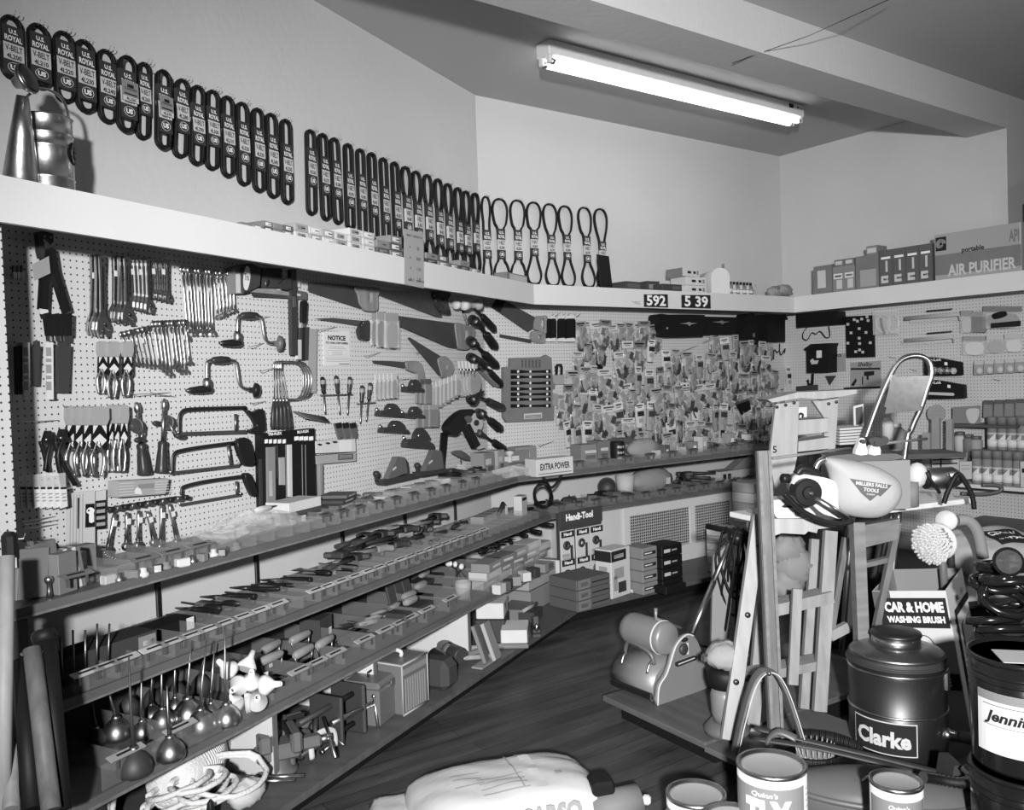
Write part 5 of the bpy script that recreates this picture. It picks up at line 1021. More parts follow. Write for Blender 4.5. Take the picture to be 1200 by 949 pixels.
glass_run(t3, WL, aS_(110,D3), a3, D3, ZS3, .21, [(aS_(x,D3), .12, 'card_grey') for x in (140,205,349,369,391,426,451,468,480,500,528)], 'card_mid', .075)
# ---------------------------------------------------------------- small goods on shelves
def spot(px, py, z, w):                              # resting point on a shelf, kept clear of the wall behind
    p = at_z(px, py, z)
    if w.d(p) < .17: p = w.at(px, py, .17); p.z = z
    return p
def put(name, label, cat, px, py, z, w=WL, rz=0.0, group=None): return thing(name, label, cat, spot(px, py, z, w), w.rz+rz, group)
def cbox(name, label, px, py, z, size, mt, w=WL, rz=0.0, deco=(), group=None, lift=0, cat='box'):
    return carton(name, label, cat, spot(px, py, z, w)+Vector((0,0,lift)), w.rz+rz, size, mt, deco, group)
def lay_tool(kind, label, px, py, z, L, rz, w=WL, group=None, lift=0.012, gm='black_plastic', hm='dark_steel'):
    """a hand tool lying on a shelf: handle toward local -x"""
    t = put(kind, label, kind.split('_')[-1], px, py, z, w, rz, group); t.location.z += lift
    if kind in ('screwdriver','wood_file','wood_chisel','putty_knife','trowel'):
        MB().mat(gm).lathe([(0,0),(.013,.004),(.015,.2*L),(.011,.36*L),(.007,.42*L)], (-L/2,0,0), (1,0,0), 10).obj('handle', t)
        m = MB().mat(hm)
        if kind == 'trowel': m.tube([(-.08*L,0,0),(0,0,.012),(.06*L,0,-.004)], .005, 6); m.add([(0.02*L,-.05,-.006),(.02*L,.05,-.006),(.5*L,.0,-.010),(.02*L,-.05,-.009),(.02*L,.05,-.009),(.5*L,0,-.012)], [(0,2,1),(3,4,5),(0,1,4,3),(1,2,5,4),(2,0,3,5)])
        elif kind == 'putty_knife': m.add([(-.08*L,-.01,0),(-.08*L,.01,0),(.45*L,.03,0),(.45*L,-.03,0),(-.08*L,-.01,.002),(-.08*L,.01,.002),(.45*L,.03,.002),(.45*L,-.03,.002)], [(0,1,2,3),(7,6,5,4),(0,4,5,1),(1,5,6,2),(2,6,7,3),(3,7,4,0)])
        elif kind == 'wood_file': m.box((.2*L,0,0),(.58*L,.02,.005))
        else: m.cyl((-.08*L,0,0),(.5*L,0,0),.0045,n=8)
        m.obj('blade', t)
    elif kind == 'pliers':
        for s in (-1,1): MB().mat(gm).tube(smooth_path([(.1*L,s*.004,0),(-.05*L,s*.022,0),(-.3*L,s*.024,0),(-.5*L,s*.016,0)],3), .0115, 8).obj('handle', t)
        MB().mat(hm).lathe([(0,-.008),(.016,-.006),(.016,.006),(0,.008)], (.12*L,0,0), (0,0,1), 12).obj('pivot', t); MB().mat(hm).tube([(.1*L,0,0),(.25*L,0,0),(.5*L,0,0)], [.016,.014,.005], 8, flat=(1,.6)).obj('jaw', t)
    else:                                            # pipe wrench / big wrench
        m = MB().mat(hm).tube([(-L/2,0,0),(-.1*L,0,0),(.25*L,0,0)], [.021,.016,.024], 6, flat=(1,.7)); m.obj('handle', t)
        MB().mat(hm).box((.34*L,.008,0),(.24*L,.07,.036),.008).obj('fixed_jaw', t); MB().mat(hm).box((.43*L,-.03,0),(.07*L,.06,.03),.006,Rz(.3)).obj('sliding_jaw', t); MB().mat('tag').box((-.2*L,0,.012),(.03,.016,.001)).obj('price_tag', t)
    return t
# --- top shelf, left end
for k, (x, y, w_, h_, mt, tl, nm) in enumerate(((38,702,.10,.15,'box_grey',.10,'dull upright board'),(44,699,.012,.17,'wood_dark',-.18,'dark slanted slat'),(53,697,.09,.16,'wood_dark',-.1,'dark veneer board'))):
    t = put('board_offcut', nm+' standing at the left end of the top shelf', 'board', x, y, ZS1); MB().mat(mt).box((0,0,h_/2+.004),(w_,.02,h_),.002,Ry(tl)).obj('slab', t)
h = Hang(WL, cL, (195,160), .30, 'hang_packet', 'tall grey display packet leaning at the left end of the top shelf', 'packet')
h.part('card', MB().mat('box_grey').prism(h.poly([(192,157),(298,165),(322,215),(350,400),(250,370),(212,240)]), -.012, 0))
m = MB().mat('card_light').prism(h.poly([(212,178),(282,182),(282,188),(212,184)]), -.0126, -.012); m.prism(h.poly([(225,205),(290,212),(290,220),(225,213)]), -.0126, -.012); m.prism(h.poly(ell(300,265,7,22,16)), -.0126, -.012); h.part('print', m)
cbox('ring_box', 'plain grey upright carton beside the tall display packet', 73, 694, ZS1, (.075,.05,.125), 'box_grey', rz=.2)
t = put('slat_bundle', 'bundle of thin striped slats leaning beside the plain grey carton', 'bundle', 83, 689, ZS1)
for k in range(5): MB().mat('card_light' if k%2 else 'wood_dark').box((-.03+.015*k,0,.065),(.012,.03,.13),0,Ry(-.15)).obj('slat', t)
cbox('wood_block', 'grey block behind the front glass, right of the slat bundle', 98, 672, ZS1, (.07,.05,.10), 'box_grey')
cbox('wood_block', 'pale small block beside the grey one at the left of the top shelf', 92, 678, ZS1, (.05,.03,.09), 'card_light', rz=.1)
t = put('cabinet_knob', 'round bright cabinet knob on the top shelf, far left', 'knob', 58, 700, ZS1); MB().mat('chrome').lathe([(.010,0),(.007,.02),(.006,.04),(.011,.048),(.013,.056),(.009,.064),(0,.066)], n=16).obj('body', t)
for k, (px, py) in enumerate(((128,684),(140,682),(155,678),(168,676),(185,670),(195,668),(214,664),(226,660),(235,658),(250,653),(262,651),(277,645))):
    t = put('fitting', 'small pale fitting in glass bins, left of top shelf, %s from left' % ORD[k], 'fitting', px, py, ZS1, rz=k, group='fittings in the glass bins')
    m = MB().mat(('card_light','steel','box_grey')[k%3]); m.lathe([(.018,0),(.02,.012),(.012,.018),(.012,.03),(0,.032)], n=12) if k%2 else m.box((0,0,.015),(.05,.03,.03),.004); m.obj('body', t)
# clear bag on the top shelf
t = put('plastic_bag', 'large crumpled clear plastic bag on the top shelf beside the blade display', 'bag', 290, 625, ZS1)
random.seed(9); m = MB().mat('clear_bag')
N_ = 22
vs = []
for i in range(N_):
    for j in range(10):
        u = i/(N_-1)*2-1; v = j/9*2-1; e = max(0, 1-(abs(u)**2.5+abs(v)**2.5)/1.25)
        vs.append((u*.30+random.uniform(-.008,.008), v*.13+random.uniform(-.008,.008), .008+.075*e**.6*(.6+.4*math.sin(5*u+3*v))+random.uniform(0,.012)))
m.add(vs, [(i*10+j,(i+1)*10+j,(i+1)*10+j+1,i*10+j+1) for i in range(N_-1) for j in range(9)], False); m.obj('film', t)
m = MB().mat('card_grey').box((.02,0,.016),(.42,.16,.02),.006); m.mat('card_light').box((-.05,.02,.028),(.2,.05,.006)); m.obj('contents', t)
lay_tool('wood_file', 'long pale file lying across the clear bag near the display rack', 322, 606, ZS1, .30, .15, lift=.085, gm='card_light')
cbox('white_carton', 'white lidless carton at the foot of the blade display rack', 345, 606, ZS1, (.24,.13,.045), 'carton', rz=.05, lift=.052)
cbox('dark_carton', 'dark printed carton under the white carton by the display rack', 353, 610, ZS1, (.26,.14,.05), 'box_dark', rz=.08, deco=[('f','card_light',-.3,.5,.12,.6),('f','card_mid',.2,.5,.2,.4)])
for k in range(5): cbox('dark_packet', 'dark flat packet in the stack right of the white carton, layer %s' % ORD[k], 385+3*k, 606-2*k, ZS1, (.2-.01*k,.14,.016), 'box_dark' if k%2 else 'card_dark', rz=.1+.06*k, lift=.017*k, deco=[('f','card_grey',0,.5,.6,.5)], group='stack of dark packets')
for k in range(4): lay_tool('wood_file', 'dark strip fanned out right of the stack of dark packets, %s from left' % ORD[k], 405+6*k, 600-3*k, ZS1, .2, .9+.12*k, lift=.012+.008*k, gm='box_dark', hm='iron')
for k in range(3): cbox('paper_pad', 'white paper pad on the top shelf below the bench planes, %s from left' % ORD[k], 408+18*k, 590-3*k, ZS1, (.17,.10,.012), 'card_white', rz=.2+.1*k, lift=.003+.006*k, deco=[('t','ink_grey',0,.5,.7,.1)])
for k in range(2): lay_tool('pipe_wrench', 'small dark clamp on the top shelf left of the large bench plane, '+('left' if k==0 else 'right'), 418+14*k, 580-3*k, ZS1, .13, 1.2-.8*k, lift=.03, hm='iron')
for k, (px, py) in enumerate(((462,578),(478,575),(492,571),(506,568),(518,563))):
    cbox('steel_part', 'small shiny part in the glass bins below the bench planes, %s from left' % ORD[k], px, py, ZS1, (.09,.06,.04), ('iron_grey','card_light','iron','card_mid','card_light')[k], rz=.3*k, deco=[('f','ink_white',0,.5,.3,.5)])
t = put('wood_plank', 'pale wood plank lying on the top shelf behind the bins', 'plank', 477, 566, ZS1, rz=.05); MB().mat('wood').box((0,0,.02),(.42,.08,.03),.004).obj('plank', t)
for k in range(6): lay_tool('pliers' if k%2 else 'pipe_wrench', 'dark tool heaped on the top shelf left of the white envelope, %s from left' % ORD[k], 528+6*k, 563-3*k+(k%2)*4, ZS1, .2, .5+.5*k, lift=.02+.018*(k%3), hm='iron')
t = put('wire_coil', 'dark flat coil of wire on the top shelf under the utility knife', 'coil', 527, 553, ZS1); m = MB().mat('black')
for k in range(4): m.tube([((.075-.004*k)*math.cos(a*pi/10), (.075-.004*k)*math.sin(a*pi/10), .012+.014*k) for a in range(20)], .008, 6, closed=True)
m.obj('coil', t)
for k, (px, py, sz, mt) in enumerate(((566,550,(.15,.1,.15),'card_mid'),(580,548,(.1,.1,.15),'card_grey'),(597,540,(.26,.12,.13),'box_grey'),(612,537,(.18,.1,.15),'card_mid'))):
    cbox('tool_carton', 'grey upright carton beside the wrench rack on the top shelf, %s from left' % ORD[k], px, py, ZS1, sz, mt, WL if k < 2 else WB, deco=[('f','card_light',-.1,.6,.5,.25),('f','card_dark',.1,.3,.5,.2)])
t = put('envelope', 'large white paper envelope on the top shelf at the bend', 'envelope', 604, 556, ZS1, WB, .35); m = MB().mat('card_white')
m.add([(-.2,-.06,.004),(.16,-.06,.02),(.2,.09,.05),(-.12,.1,.035),(-.2,-.06,.0),(.16,-.06,.0),(.2,.09,.03),(-.12,.1,.02),(0,.02,.06)], [(0,1,8),(1,2,8),(2,3,8),(3,0,8),(7,6,5,4),(0,4,5,1),(1,5,6,2),(2,6,7,3),(3,7,4,0)]); m.obj('sheet', t)
t = put('cutting_knob', 'pale round-headed knob standing on the white envelope', 'knob', 598, 551, ZS1, WB); MB().mat('card_light').lathe([(.02,.055),(.012,.07),(.014,.10),(.03,.115),(.026,.13),(0,.135)], n=14).obj('body', t)
cbox('battery_box', 'white box printed EXTRA POWER at the front of the top shelf', 644, 556, ZS1, (.30,.12,.11), 'carton', WB, 0, [('f','ink',0,.55,.8,.36,'EXTRA POWER'),('f','card_mid',0,.15,.9,.06)])
t = put('power_cord', 'black cord looped and coiled, hanging over the top shelf edge at the bend', 'cord', 640, 560, ZS1, WB)
p0 = t.location; h_ = lambda x, y, d: (lambda p: (p.dot(WB.x), -p.dot(WB.n), p.z))(WB.at(x, y, d)-p0)
m = MB().mat('rubber'); m.tube(smooth_path([h_(620,543,.5), h_(630,548,.66), h_(637,560,.71), h_(645,574,.70), h_(642,592,.64), h_(630,591,.62), h_(626,577,.64), h_(634,566,.66), h_(643,572,.68), h_(647,585,.66), h_(638,594,.63), h_(628,586,.63), h_(627,573,.65), h_(637,567,.67), h_(647,571,.70), h_(656,560,.71), h_(659,550,.70), h_(653,543,.66), h_(646,545,.56)], 6), .009, 8); m.obj('cord', t)
# --- top shelf, back run
random.seed(31)
for k, (x, mt, ww, hh, yy) in enumerate(((686,'card_mid',.30,.13,541),(702,'box_grey',.2,.15,540),(716,'card_mid',.22,.14,538),(729,'card_dark',.16,.15,536),(742,'box_grey',.2,.13,535))):
    cbox('parts_carton', 'grey carton in the row on the back top shelf, %s from left' % ORD[k], x, yy, ZS1, (ww*.55,.14,hh), mt, WB, random.uniform(-.1,.1), [('f','card_light',0,.6,.6,.15),('f','card_dark',0,.3,.5,.2)])
t = put('spotted_tin', 'dark tin with white dots standing among cartons on the back top shelf', 'tin', 724, 541, ZS1, WB); MB().mat('black').lathe([(.05,0),(.052,.004),(.052,.14),(.045,.15),(0,.15)], n=18).obj('body', t); m = MB().mat('ink_white')
for k in range(9): a = -2.4+.4*(k%3+.5); m.lathe([(0,0),(.011,0)], (.0527*math.cos(a),.0527*math.sin(a),.03+.04*(k//3)), (math.cos(a),math.sin(a),0), 8)
m.obj('dots', t)
t = put('wrapped_parcel', 'grey lumpy wrapped parcel on the back top shelf', 'parcel', 754, 537, ZS1, WB); blob(MB().mat('cloth_mid'), (0,0,.075), .1, (1.5,.8,.75), .3, 7).obj('wrap', t)
for k in range(11): cbox('glass_bin_part', 'small part in the glass bins of the back top shelf, %s from left' % ORD[k], 766+11*k, 537-1.6*k, ZS1, (.075,.08,.06+.03*(k%3)), ('card_light','iron_grey','clear','card_grey','card_mid')[k%5], WB, .2*(k%4), [('f','ink_white',0,.5,.4,.3)], 'parts in the back glass bins')
for k in range(7): lay_tool(('screwdriver','pliers','pipe_wrench')[k%3], 'dark tool at the right end of the back top shelf, %s from left' % ORD[k], 832+8*k, 528-1*k, ZS1, .22, .4*k, WB, lift=.02+.02*(k%2), hm='iron')
# --- middle shelf
cbox('saw_box', 'long dark box with a pale end at the left of the middle shelf', 120, 781, ZS2, (.34,.12,.085), 'box_dark', rz=-.05, deco=[('r','box_light',0,.5,.9,.9),('f','card_mid',.38,.5,.2,.8),('f','card_light',.4,.6,.14,.2)])
cbox('flat_case', 'flat black case with a white corner tag on the middle shelf', 185, 746, ZS2, (.26,.10,.05), 'black', rz=.02, deco=[('f','card_white',.42,.5,.14,.9)])
for k in range(5): t = put('drill_rod', 'thin upright rod standing at the left end of the middle shelf, %s from left' % ORD[k], 'rod', 74+13*k, 806-4*k, ZS2, group='upright rods'); MB().mat('steel').cyl((0,0,0),(.004*k,.0,.16+.01*(k%2)),.0035,n=6).obj('rod', t)
cbox('wood_block', 'pale wooden block at the far left of the middle shelf', 70, 800, ZS2, (.05,.04,.085), 'wood')
random.seed(41); N2 = 0
spots2 = [(218,717),(228,712),(236,714),(246,708),(256,704),(266,705),(277,702),(288,698),(300,695),(312,694),(322,690),(334,690),(346,685),(356,683),(366,679),(380,680),(388,676),(396,672)]
for k, (px, py) in enumerate(spots2):
    lay_tool(('pliers','pliers','screwdriver','pliers','putty_knife')[k%5], 'black-handled tool in bins left of the wrench heap, %s from left' % ORD[k], px, py, ZS2, .20+.02*(k%3), pi*.55+random.uniform(-.35,.35)+pi*(k%2 == 9), lift=.015+.012*(k%3))
for k in range(20):
    lay_tool('pipe_wrench', 'black pipe wrench in the heap on the middle shelf, %s from left' % ORD[k], 400+5.4*k+random.uniform(-2,2), 668-2.1*k+random.uniform(-3,6), ZS2, .28+.06*random.random(), random.choice((-.25,.1,.35,2.9,3.3)), lift=.02+.032*(k%4), hm='iron' if k%5 else 'card_mid')
for k, rz in enumerate((.1,-.12,.25)):
    lay_tool('trowel', 'dark steel float on the middle shelf right of the wrench heap, %s from left' % ORD[k], 518+11*k, 634-5*k, ZS2, .32, rz, lift=.02+.02*k, hm='saw_steel', gm='handle_dark')
cbox('level_box', 'long flat grey box near the bend of the middle shelf', 573, 608, ZS2, (.42,.09,.045), 'card_grey', WL, .12)
cbox('glue_box', 'white upright box with a dark band on the middle shelf at the bend', 610, 603, ZS2, (.10,.06,.13), 'carton', WL, .1, [('f','ink',0,.82,.8,.14)])
t = put('vise_plier', 'small dark clamp with a white tag beside the white upright box', 'clamp', 590, 606, ZS2, WL); MB().mat('iron').tube([(-.08,0,.02),(0,0,.09),(.08,0,.03)], [.012,.016,.01], 8).obj('body', t); MB().mat('tag').box((-.01,-.03,.05),(.035,.002,.06)).obj('tag', t)
for k in range(4): lay_tool('trowel', 'grey plastering trowel on the middle shelf behind the cord coil, %s from left' % ORD[k], 628+13*k, 598-4*k, ZS2, .34, .3+.1*k, WB, lift=.02+.022*(k%2), hm='iron_grey')
for k in range(7): cbox('hinge_box', 'small dark part in the back middle shelf bins, %s from left' % ORD[k], 655+13*k, 595-2*k, ZS2, (.08,.07,.04+.02*(k%2)), ('iron','box_dark','iron_grey')[k%3], WB, .3*k, [('f','card_light',0,.5,.3,.3)], 'parts in the back middle bins')
t = put('pipe_cup', 'short wide dark metal cup lying on the back middle shelf', 'cup', 712, 577, ZS2, WB); MB().mat('iron').lathe([(.05,-.07),(.07,-.07),(.07,.07),(.062,.07),(.06,-.05),(0,-.05)], (0,0,.07), (-.6,-.6,.25), 18).obj('body', t)
t = put('tin_mug', 'pale metal tumbler standing on the back middle shelf', 'tumbler', 733, 579, ZS2, WB); MB().mat('card_light').lathe([(.06,0),(.075,.15),(.07,.15),(.056,.01),(0,.01)], n=18).obj('body', t)
for k in range(4): lay_tool('wood_file', 'dark file in the pile in front of the metal cup, %s from bottom' % ORD[k], 712, 585-1*k, ZS2, .3, .1*k-.1, WB, lift=.012+.012*k, hm='iron')
t = put('canvas_bag', 'grey canvas tool bag on the back middle shelf', 'bag', 763, 570, ZS2, WB); m = blob(MB().mat('cloth_mid'), (0,0,.09), .13, (1.7,.7,.72), .25, 2); m.obj('body', t); MB().mat('card_light').box((.1,-.09,.08),(.04,.01,.05)).obj('buckle', t)
for k in range(7): lay_tool('pipe_wrench', 'dark wrench in the heap right of the canvas bag, %s from left' % ORD[k], 790+6*k, 567-1.5*k, ZS2, .26, .5*k, WB, lift=.03+.03*(k%3), hm='iron')
for k in range(5): lay_tool('pliers', 'dark tool toward the right end of the back middle shelf, %s from left' % ORD[k], 835+9*k, 560-1.5*k, ZS2, .22, .8*k, WB, lift=.02, hm='iron')
cbox('slotted_box', 'white slotted box at the right end of the back middle shelf', 858, 556, ZS2, (.50,.16,.09), 'box_light', WB, 0, [('f','ink',-.38,.5,.08,.5),('f','ink',-.26,.5,.08,.5),('f','card_mid',.1,.2,.5,.2)])
t = put('gable_box', 'grey triangular folded card standing on the slotted box', 'card', 868, 540, ZS2, WB); t.location = spot(872,556,ZS2,WB)+Vector((0,0,.091)); MB().mat('card_mid').prism([(-.2,0),(.2,0),(.05,.12)], -.04, .05).obj('card', t)
# --- deep lower shelf: oil cans
cans = [(137,866,.047,(-.035,.12),0),(167,864,.036,(.0,.16),0),(178,845,.038,(.01,.16),0),(191,852,.042,(.0,.17),0),(206,834,.034,(.0,.15),0),(221,846,.054,(.02,.19),1),(236,858,.050,(.03,.22),0),(266,850,.048,(.0,.26),1),(200,890,.046,(-.01,.16),0),(158,908,.052,(-.01,.28),2),(113,872,.036,(-.02,.14),2),(248,842,.036,(.02,.2),0)]
for k, (px, py, r, (dx, L), mt) in enumerate(cans):
    t = put('oil_can', 'oil can with a long thin spout on the deep lower shelf, %s from left' % ORD[[4,0,5,2,7,3,6,9,11,1,0,10][k] if False else sorted(range(12), key=lambda i: cans[i][0]).index(k)], 'oil can', px, py, ZS3, group='spouted oil cans')
    MB().mat(('steel','chrome','iron')[mt]).lathe([(r*.82,0),(r*.95,.006),(r,r*.35),(r*.9,r*.8),(r*.62,r*1.2),(r*.3,r*1.45),(r*.22,r*1.55)], n=22).obj('body', t)
    MB().mat('steel').lathe([(r*.3,r*1.4),(r*.3,r*1.6),(r*.2,r*1.7)], n=12).obj('collar', t)
    MB().mat('steel' if mt != 2 else 'iron').tube([(0,0,r*1.6),(dx*.3,0,r*1.6+L*.3),(dx,-.01,r*1.6+L)], [.007,.005,.0022], 8).obj('spout', t)
for k in range(4): t = put('oil_can', 'small dark pump oiler behind the oil cans, %s from left' % ORD[k], 'oil can', 152+28*k, 842-9*k, ZS3); MB().mat('iron').lathe([(.032,0),(.034,.05),(.02,.07),(.01,.08)], n=14).obj('body', t); MB().mat('iron').tube([(0,0,.08),(.03,0,.16)], [.005,.002], 6).obj('spout', t)
random.seed(13)
for k, (dx, dy, lf) in enumerate(((0,0,0),(12,-6,0),(26,-8,0),(6,-10,.06),(20,-16,.06),(34,-18,.05),(-4,-18,.10),(14,-24,.10))):
    t = put('plastic_funnel', 'white plastic funnel in the pile beside the oil cans, %s of eight' % ORD[k], 'funnel', 276+dx, 838+dy*.4, ZS3, group='pile of white funnels'); t.location.z += lf
    q = Vector((random.uniform(-1,1),random.uniform(-1,.3),random.uniform(-.2,1))); MB().mat('card_white').lathe([(.036,0),(.034,.015),(.012,.045),(.009,.07),(.007,.07),(.010,.044),(.032,.014)], (0,0,.035), q, 18).obj('cone', t)
t = put('valve_part', 'grey metal valve lying in the white funnels', 'valve', 296, 828, ZS3); t.location.z += .05; MB().mat('iron_grey').box((0,-.02,.02),(.05,.05,.04),.01,Rz(.5)).obj('body', t); MB().mat('iron_grey').cyl((0,-.03,.02),(.05,-.06,.0),.01).obj('stem', t)
# trowels with wooden handles, floats and brushes on the deep shelf
for k, (px, py, rz) in enumerate(((318,778,.1),(352,766,-.02),(381,772,.12),(318,792,-.1),(356,784,.05))):
    t = put('plaster_float', 'trowel with a pale wooden grip on the deep shelf, %s from left' % ORD[[0,2,4,1,3][k]], 'trowel', px, py, ZS3, rz=rz, group='wood-gripped trowels')
    MB().mat('handle_wood').lathe([(.008,0),(.017,.012),(.019,.06),(.016,.11),(.008,.125)], (-.06,0,.07), (1,0,.05), 12).obj('grip', t); m = MB().mat('steel').tube([(-.055,0,.07),(-.04,0,.02),(.03,0,.012)], .004, 6).tube([(.06,0,.07),(.05,0,.012)], .004, 6); m.obj('post', t); MB().mat('saw_steel').box((0,0,.008),(.26,.11,.003)).obj('blade', t); MB().mat('tag').box((-.07,-.05,.03),(.02,.002,.03)).obj('price_tag', t)
cbox('dark_case', 'dark square case with a white tag on the deep shelf', 371, 748, ZS3, (.12,.1,.1), 'box_dark', rz=.2, deco=[('f','card_white',.3,.3,.2,.3)])
for k in range(6): lay_tool('putty_knife', 'pale-handled knife in the fan on the deep shelf, %s from left' % ORD[k], 416+8*k, 738-3*k, ZS3, .24, 2.75+.1*k, lift=.02+.01*(k%3), gm='handle_wood', hm='steel', group='fanned knives')
for k in range(4): lay_tool('putty_knife', 'dark long blade lying behind the fanned knives, %s from left' % ORD[k], 388+14*k, 752-4*k, ZS3, .3, .05*k, lift=.01, gm='handle_dark', hm='iron')
for k, (px, py, ll) in enumerate(((480,708,.06),(482,722,.04),(494,696,.08),(498,688,.10))):
    t = put('mason_float', 'dark float with a pale wooden handle beyond the fanned knives, %s from left' % ORD[k], 'float', px, py, ZS3, rz=.05*k); MB().mat('iron').box((0,0,.012),(.3,.11,.024),.003).obj('sole', t); MB().mat('handle_wood').lathe([(.01,0),(.019,.02),(.02,.09),(.012,.12)], (-.06,0,.05), (1,0,0), 12).obj('handle', t); t.location.z += .028*(k%2)
for k in range(3): t = put('hawk_board', 'dark board leaning on the deep shelf behind the floats, %s from left' % ORD[k], 'board', 458+9*k, 712-4*k, ZS3); MB().mat('box_dark').box((0,0,.09),(.07,.012,.18),.003,Rx(-.25)).obj('panel', t)
t = put('caulk_cup', 'grey plastic cup at the front of the deep shelf', 'cup', 543, 700, ZS3); MB().mat('card_grey').lathe([(.038,0),(.045,.085),(.041,.085),(.034,.006),(0,.006)], n=18).obj('cup', t)
for k in range(4): t = put('paint_brush', 'pale-tipped wire tool bunched on the deep shelf beside the grey cup, %s from left' % ORD[k], 'brush', 530+6*k, 690-3*k, ZS3, rz=.6*k); MB().mat('iron').tube([(0,0,.01),(.05,0,.07),(.11,.0,.09)], .004, 6).obj('wire', t); MB().mat('card_white').ball((.11,0,.1), .018, 8, (1.2,.8,1)).obj('tip', t)
random.seed(17)
for k in range(14):
    i, j = k%5, k//5
    cbox('block_carton', 'striped carton in the pile on the deep shelf, layer %s, column %s' % (ORD[j], ORD[i]), 566+15*i+3*j, 686-8.5*i, ZS3, (.2,.11,.045), ('card_grey','box_light','card_mid','wood_mid')[(i+j)%4], WL, random.uniform(-.15,.15), [('f','card_light',0,.5,.5,.3)], 'pile of striped cartons', .047*j)
for k in range(6): lay_tool('trowel', 'dark tool over the pile of striped cartons, %s from left' % ORD[k], 575+11*k, 672-6*k, ZS3, .26, .3*k, lift=.15+.01*(k%2), hm='iron')
for k in range(6): cbox('front_part', 'small part at the front glass below the striped cartons, %s from left' % ORD[k], 585+10*k, 695-5*k, ZS3, (.07,.05,.05), ('card_light','iron','card_mid')[k%3], WL, .3*k, group='small parts at the front glass')
# ---------------------------------------------------------------- goods on the low platform, left run
def pb(name, label, px, py, size, mt, rz=0.0, w=WL, deco=(), z=ZB, lift=0, group=None, cat='box', lid=None):
    return carton(name, label, cat, at_z(px, py, z)+Vector((0,0,lift)), w.rz+rz, size, mt, deco, group, .004, lid)
def coil_mb(m, c, R, r, n, turns, tilt=0.0, jit=.0, h=.0):
    pts = []
    for k in range(int(n*turns)+1):
        a = 2*pi*k/n; q = R*(1+random.uniform(-jit,jit)); pts.append(Vector((q*math.cos(a), q*math.sin(a)*.8, h*k/n+random.uniform(0,jit)*R*.5)))
    Rt = Rx(tilt); return m.tube([Vector(c)+Rt @ p for p in pts], r, 6)
random.seed(23)
t = put('rope_coil', 'heap of loose white rope coils on the platform at lower left', 'rope', 232, 956, ZB)
for k in range(9): coil_mb(m := MB().mat('rope'), (random.uniform(-.09,.09), random.uniform(-.06,.06), .02+.014*k), random.uniform(.09,.14), .0095, 18, 1.4, random.uniform(-.3,.5), .06, .01); m.obj('strand', t)
t = put('rope_coil', 'looped white rope arching over the left end of the platform', 'rope', 165, 950, ZB)
m = MB().mat('rope'); coil_mb(m, (0,0,.06), .12, .009, 18, 2.3, 1.2, .04, .012); m.tube(smooth_path([(-.16,-.05,.0),(-.1,-.02,.14),(.02,0,.17),(.12,0,.06),(.2,-.04,.02)],6), .009, 6); m.obj('strand', t)
t = put('twine_ball', 'big barrel-shaped ball of white twine with a paper band behind the rope', 'twine', 222, 934, ZB, rz=.45)
m = MB().mat('rope'); prof = [(.02,-.17),(.07,-.168),(.098,-.12),(.11,-.04),(.11,.04),(.098,.12),(.07,.168),(.02,.17)]; m.lathe(prof, (0,0,.112), (1,0,.0), 24)
for k in range(26): x = -.165+.0132*k; rr = .112*math.sqrt(max(.2,1-(x/.2)**2))+.001; m.tube([(x+.01*math.sin(a), rr*math.cos(a), .112+rr*math.sin(a)) for a in [2*pi*j/18 for j in range(18)]], .004, 4, closed=True)
m.obj('wound_twine', t); MB().mat('card_mid').lathe([(.03,0),(.085,0),(.08,.09),(.05,.1)], (.165,0,.1), (1,0,0), 16).obj('paper_end', t)
t = put('twine_cone', 'white plastic-wrapped rope hank at the front edge of the platform', 'rope', 290, 944, ZB); blob(MB().mat('paper_bag'), (0,0,.045), .05, (1.5,.9,.9), .3, 3).obj('wrap', t); MB().mat('black').ball((-.18,-.02,.07), .022, 8, (.6,.6,1.8)).obj('tie', t)
def vise(px, py, s, label, rz):
    t = put('bench_vise', label, 'vise', px, py, ZB, rz=rz)
    MB().mat('iron_grey').lathe([(.07*s,0),(.072*s,.015*s),(.045*s,.03*s),(.04*s,.06*s)], n=18).obj('base', t)
    MB().mat('iron_grey').box((0,0,.085*s),(.10*s,.16*s,.06*s),.012).box((0,.05*s,.13*s),(.15*s,.045*s,.06*s),.008).obj('body', t)
    MB().mat('iron_grey').box((0,-.06*s,.12*s),(.15*s,.04*s,.075*s),.01).box((0,-.1*s,.09*s),(.05*s,.12*s,.045*s),.01).obj('sliding_jaw', t)
    MB().mat('chrome').cyl((0,-.15*s,.09*s),(0,-.20*s,.09*s),.014*s).cyl((-.10*s,-.19*s,.05*s),(.09*s,-.19*s,.135*s),.006*s).obj('handle', t)
    MB().mat('steel').box((0,.026*s,.145*s),(.15*s,.006,.03*s)).box((0,-.037*s,.145*s),(.15*s,.006,.03*s)).obj('jaw_plate', t); return t
vise(326, 905, 1.0, 'grey bench vise lying with its chrome handle toward the rope', .9); vise(312, 884, .85, 'darker bench vise behind the grey one', .4); vise(345, 876, .75, 'small bench vise behind, with a bar handle', -.4)
for k in range(2): t = put('jaw_bar', 'bright steel rod poking out in front of the grey bench vise, '+('left' if k == 0 else 'right'), 'rod', 322+11*k, 922-5*k, ZB, rz=-.9); MB().mat('chrome').cyl((-.07,0,.03),(.07,0,.015),.007).obj('rod', t)
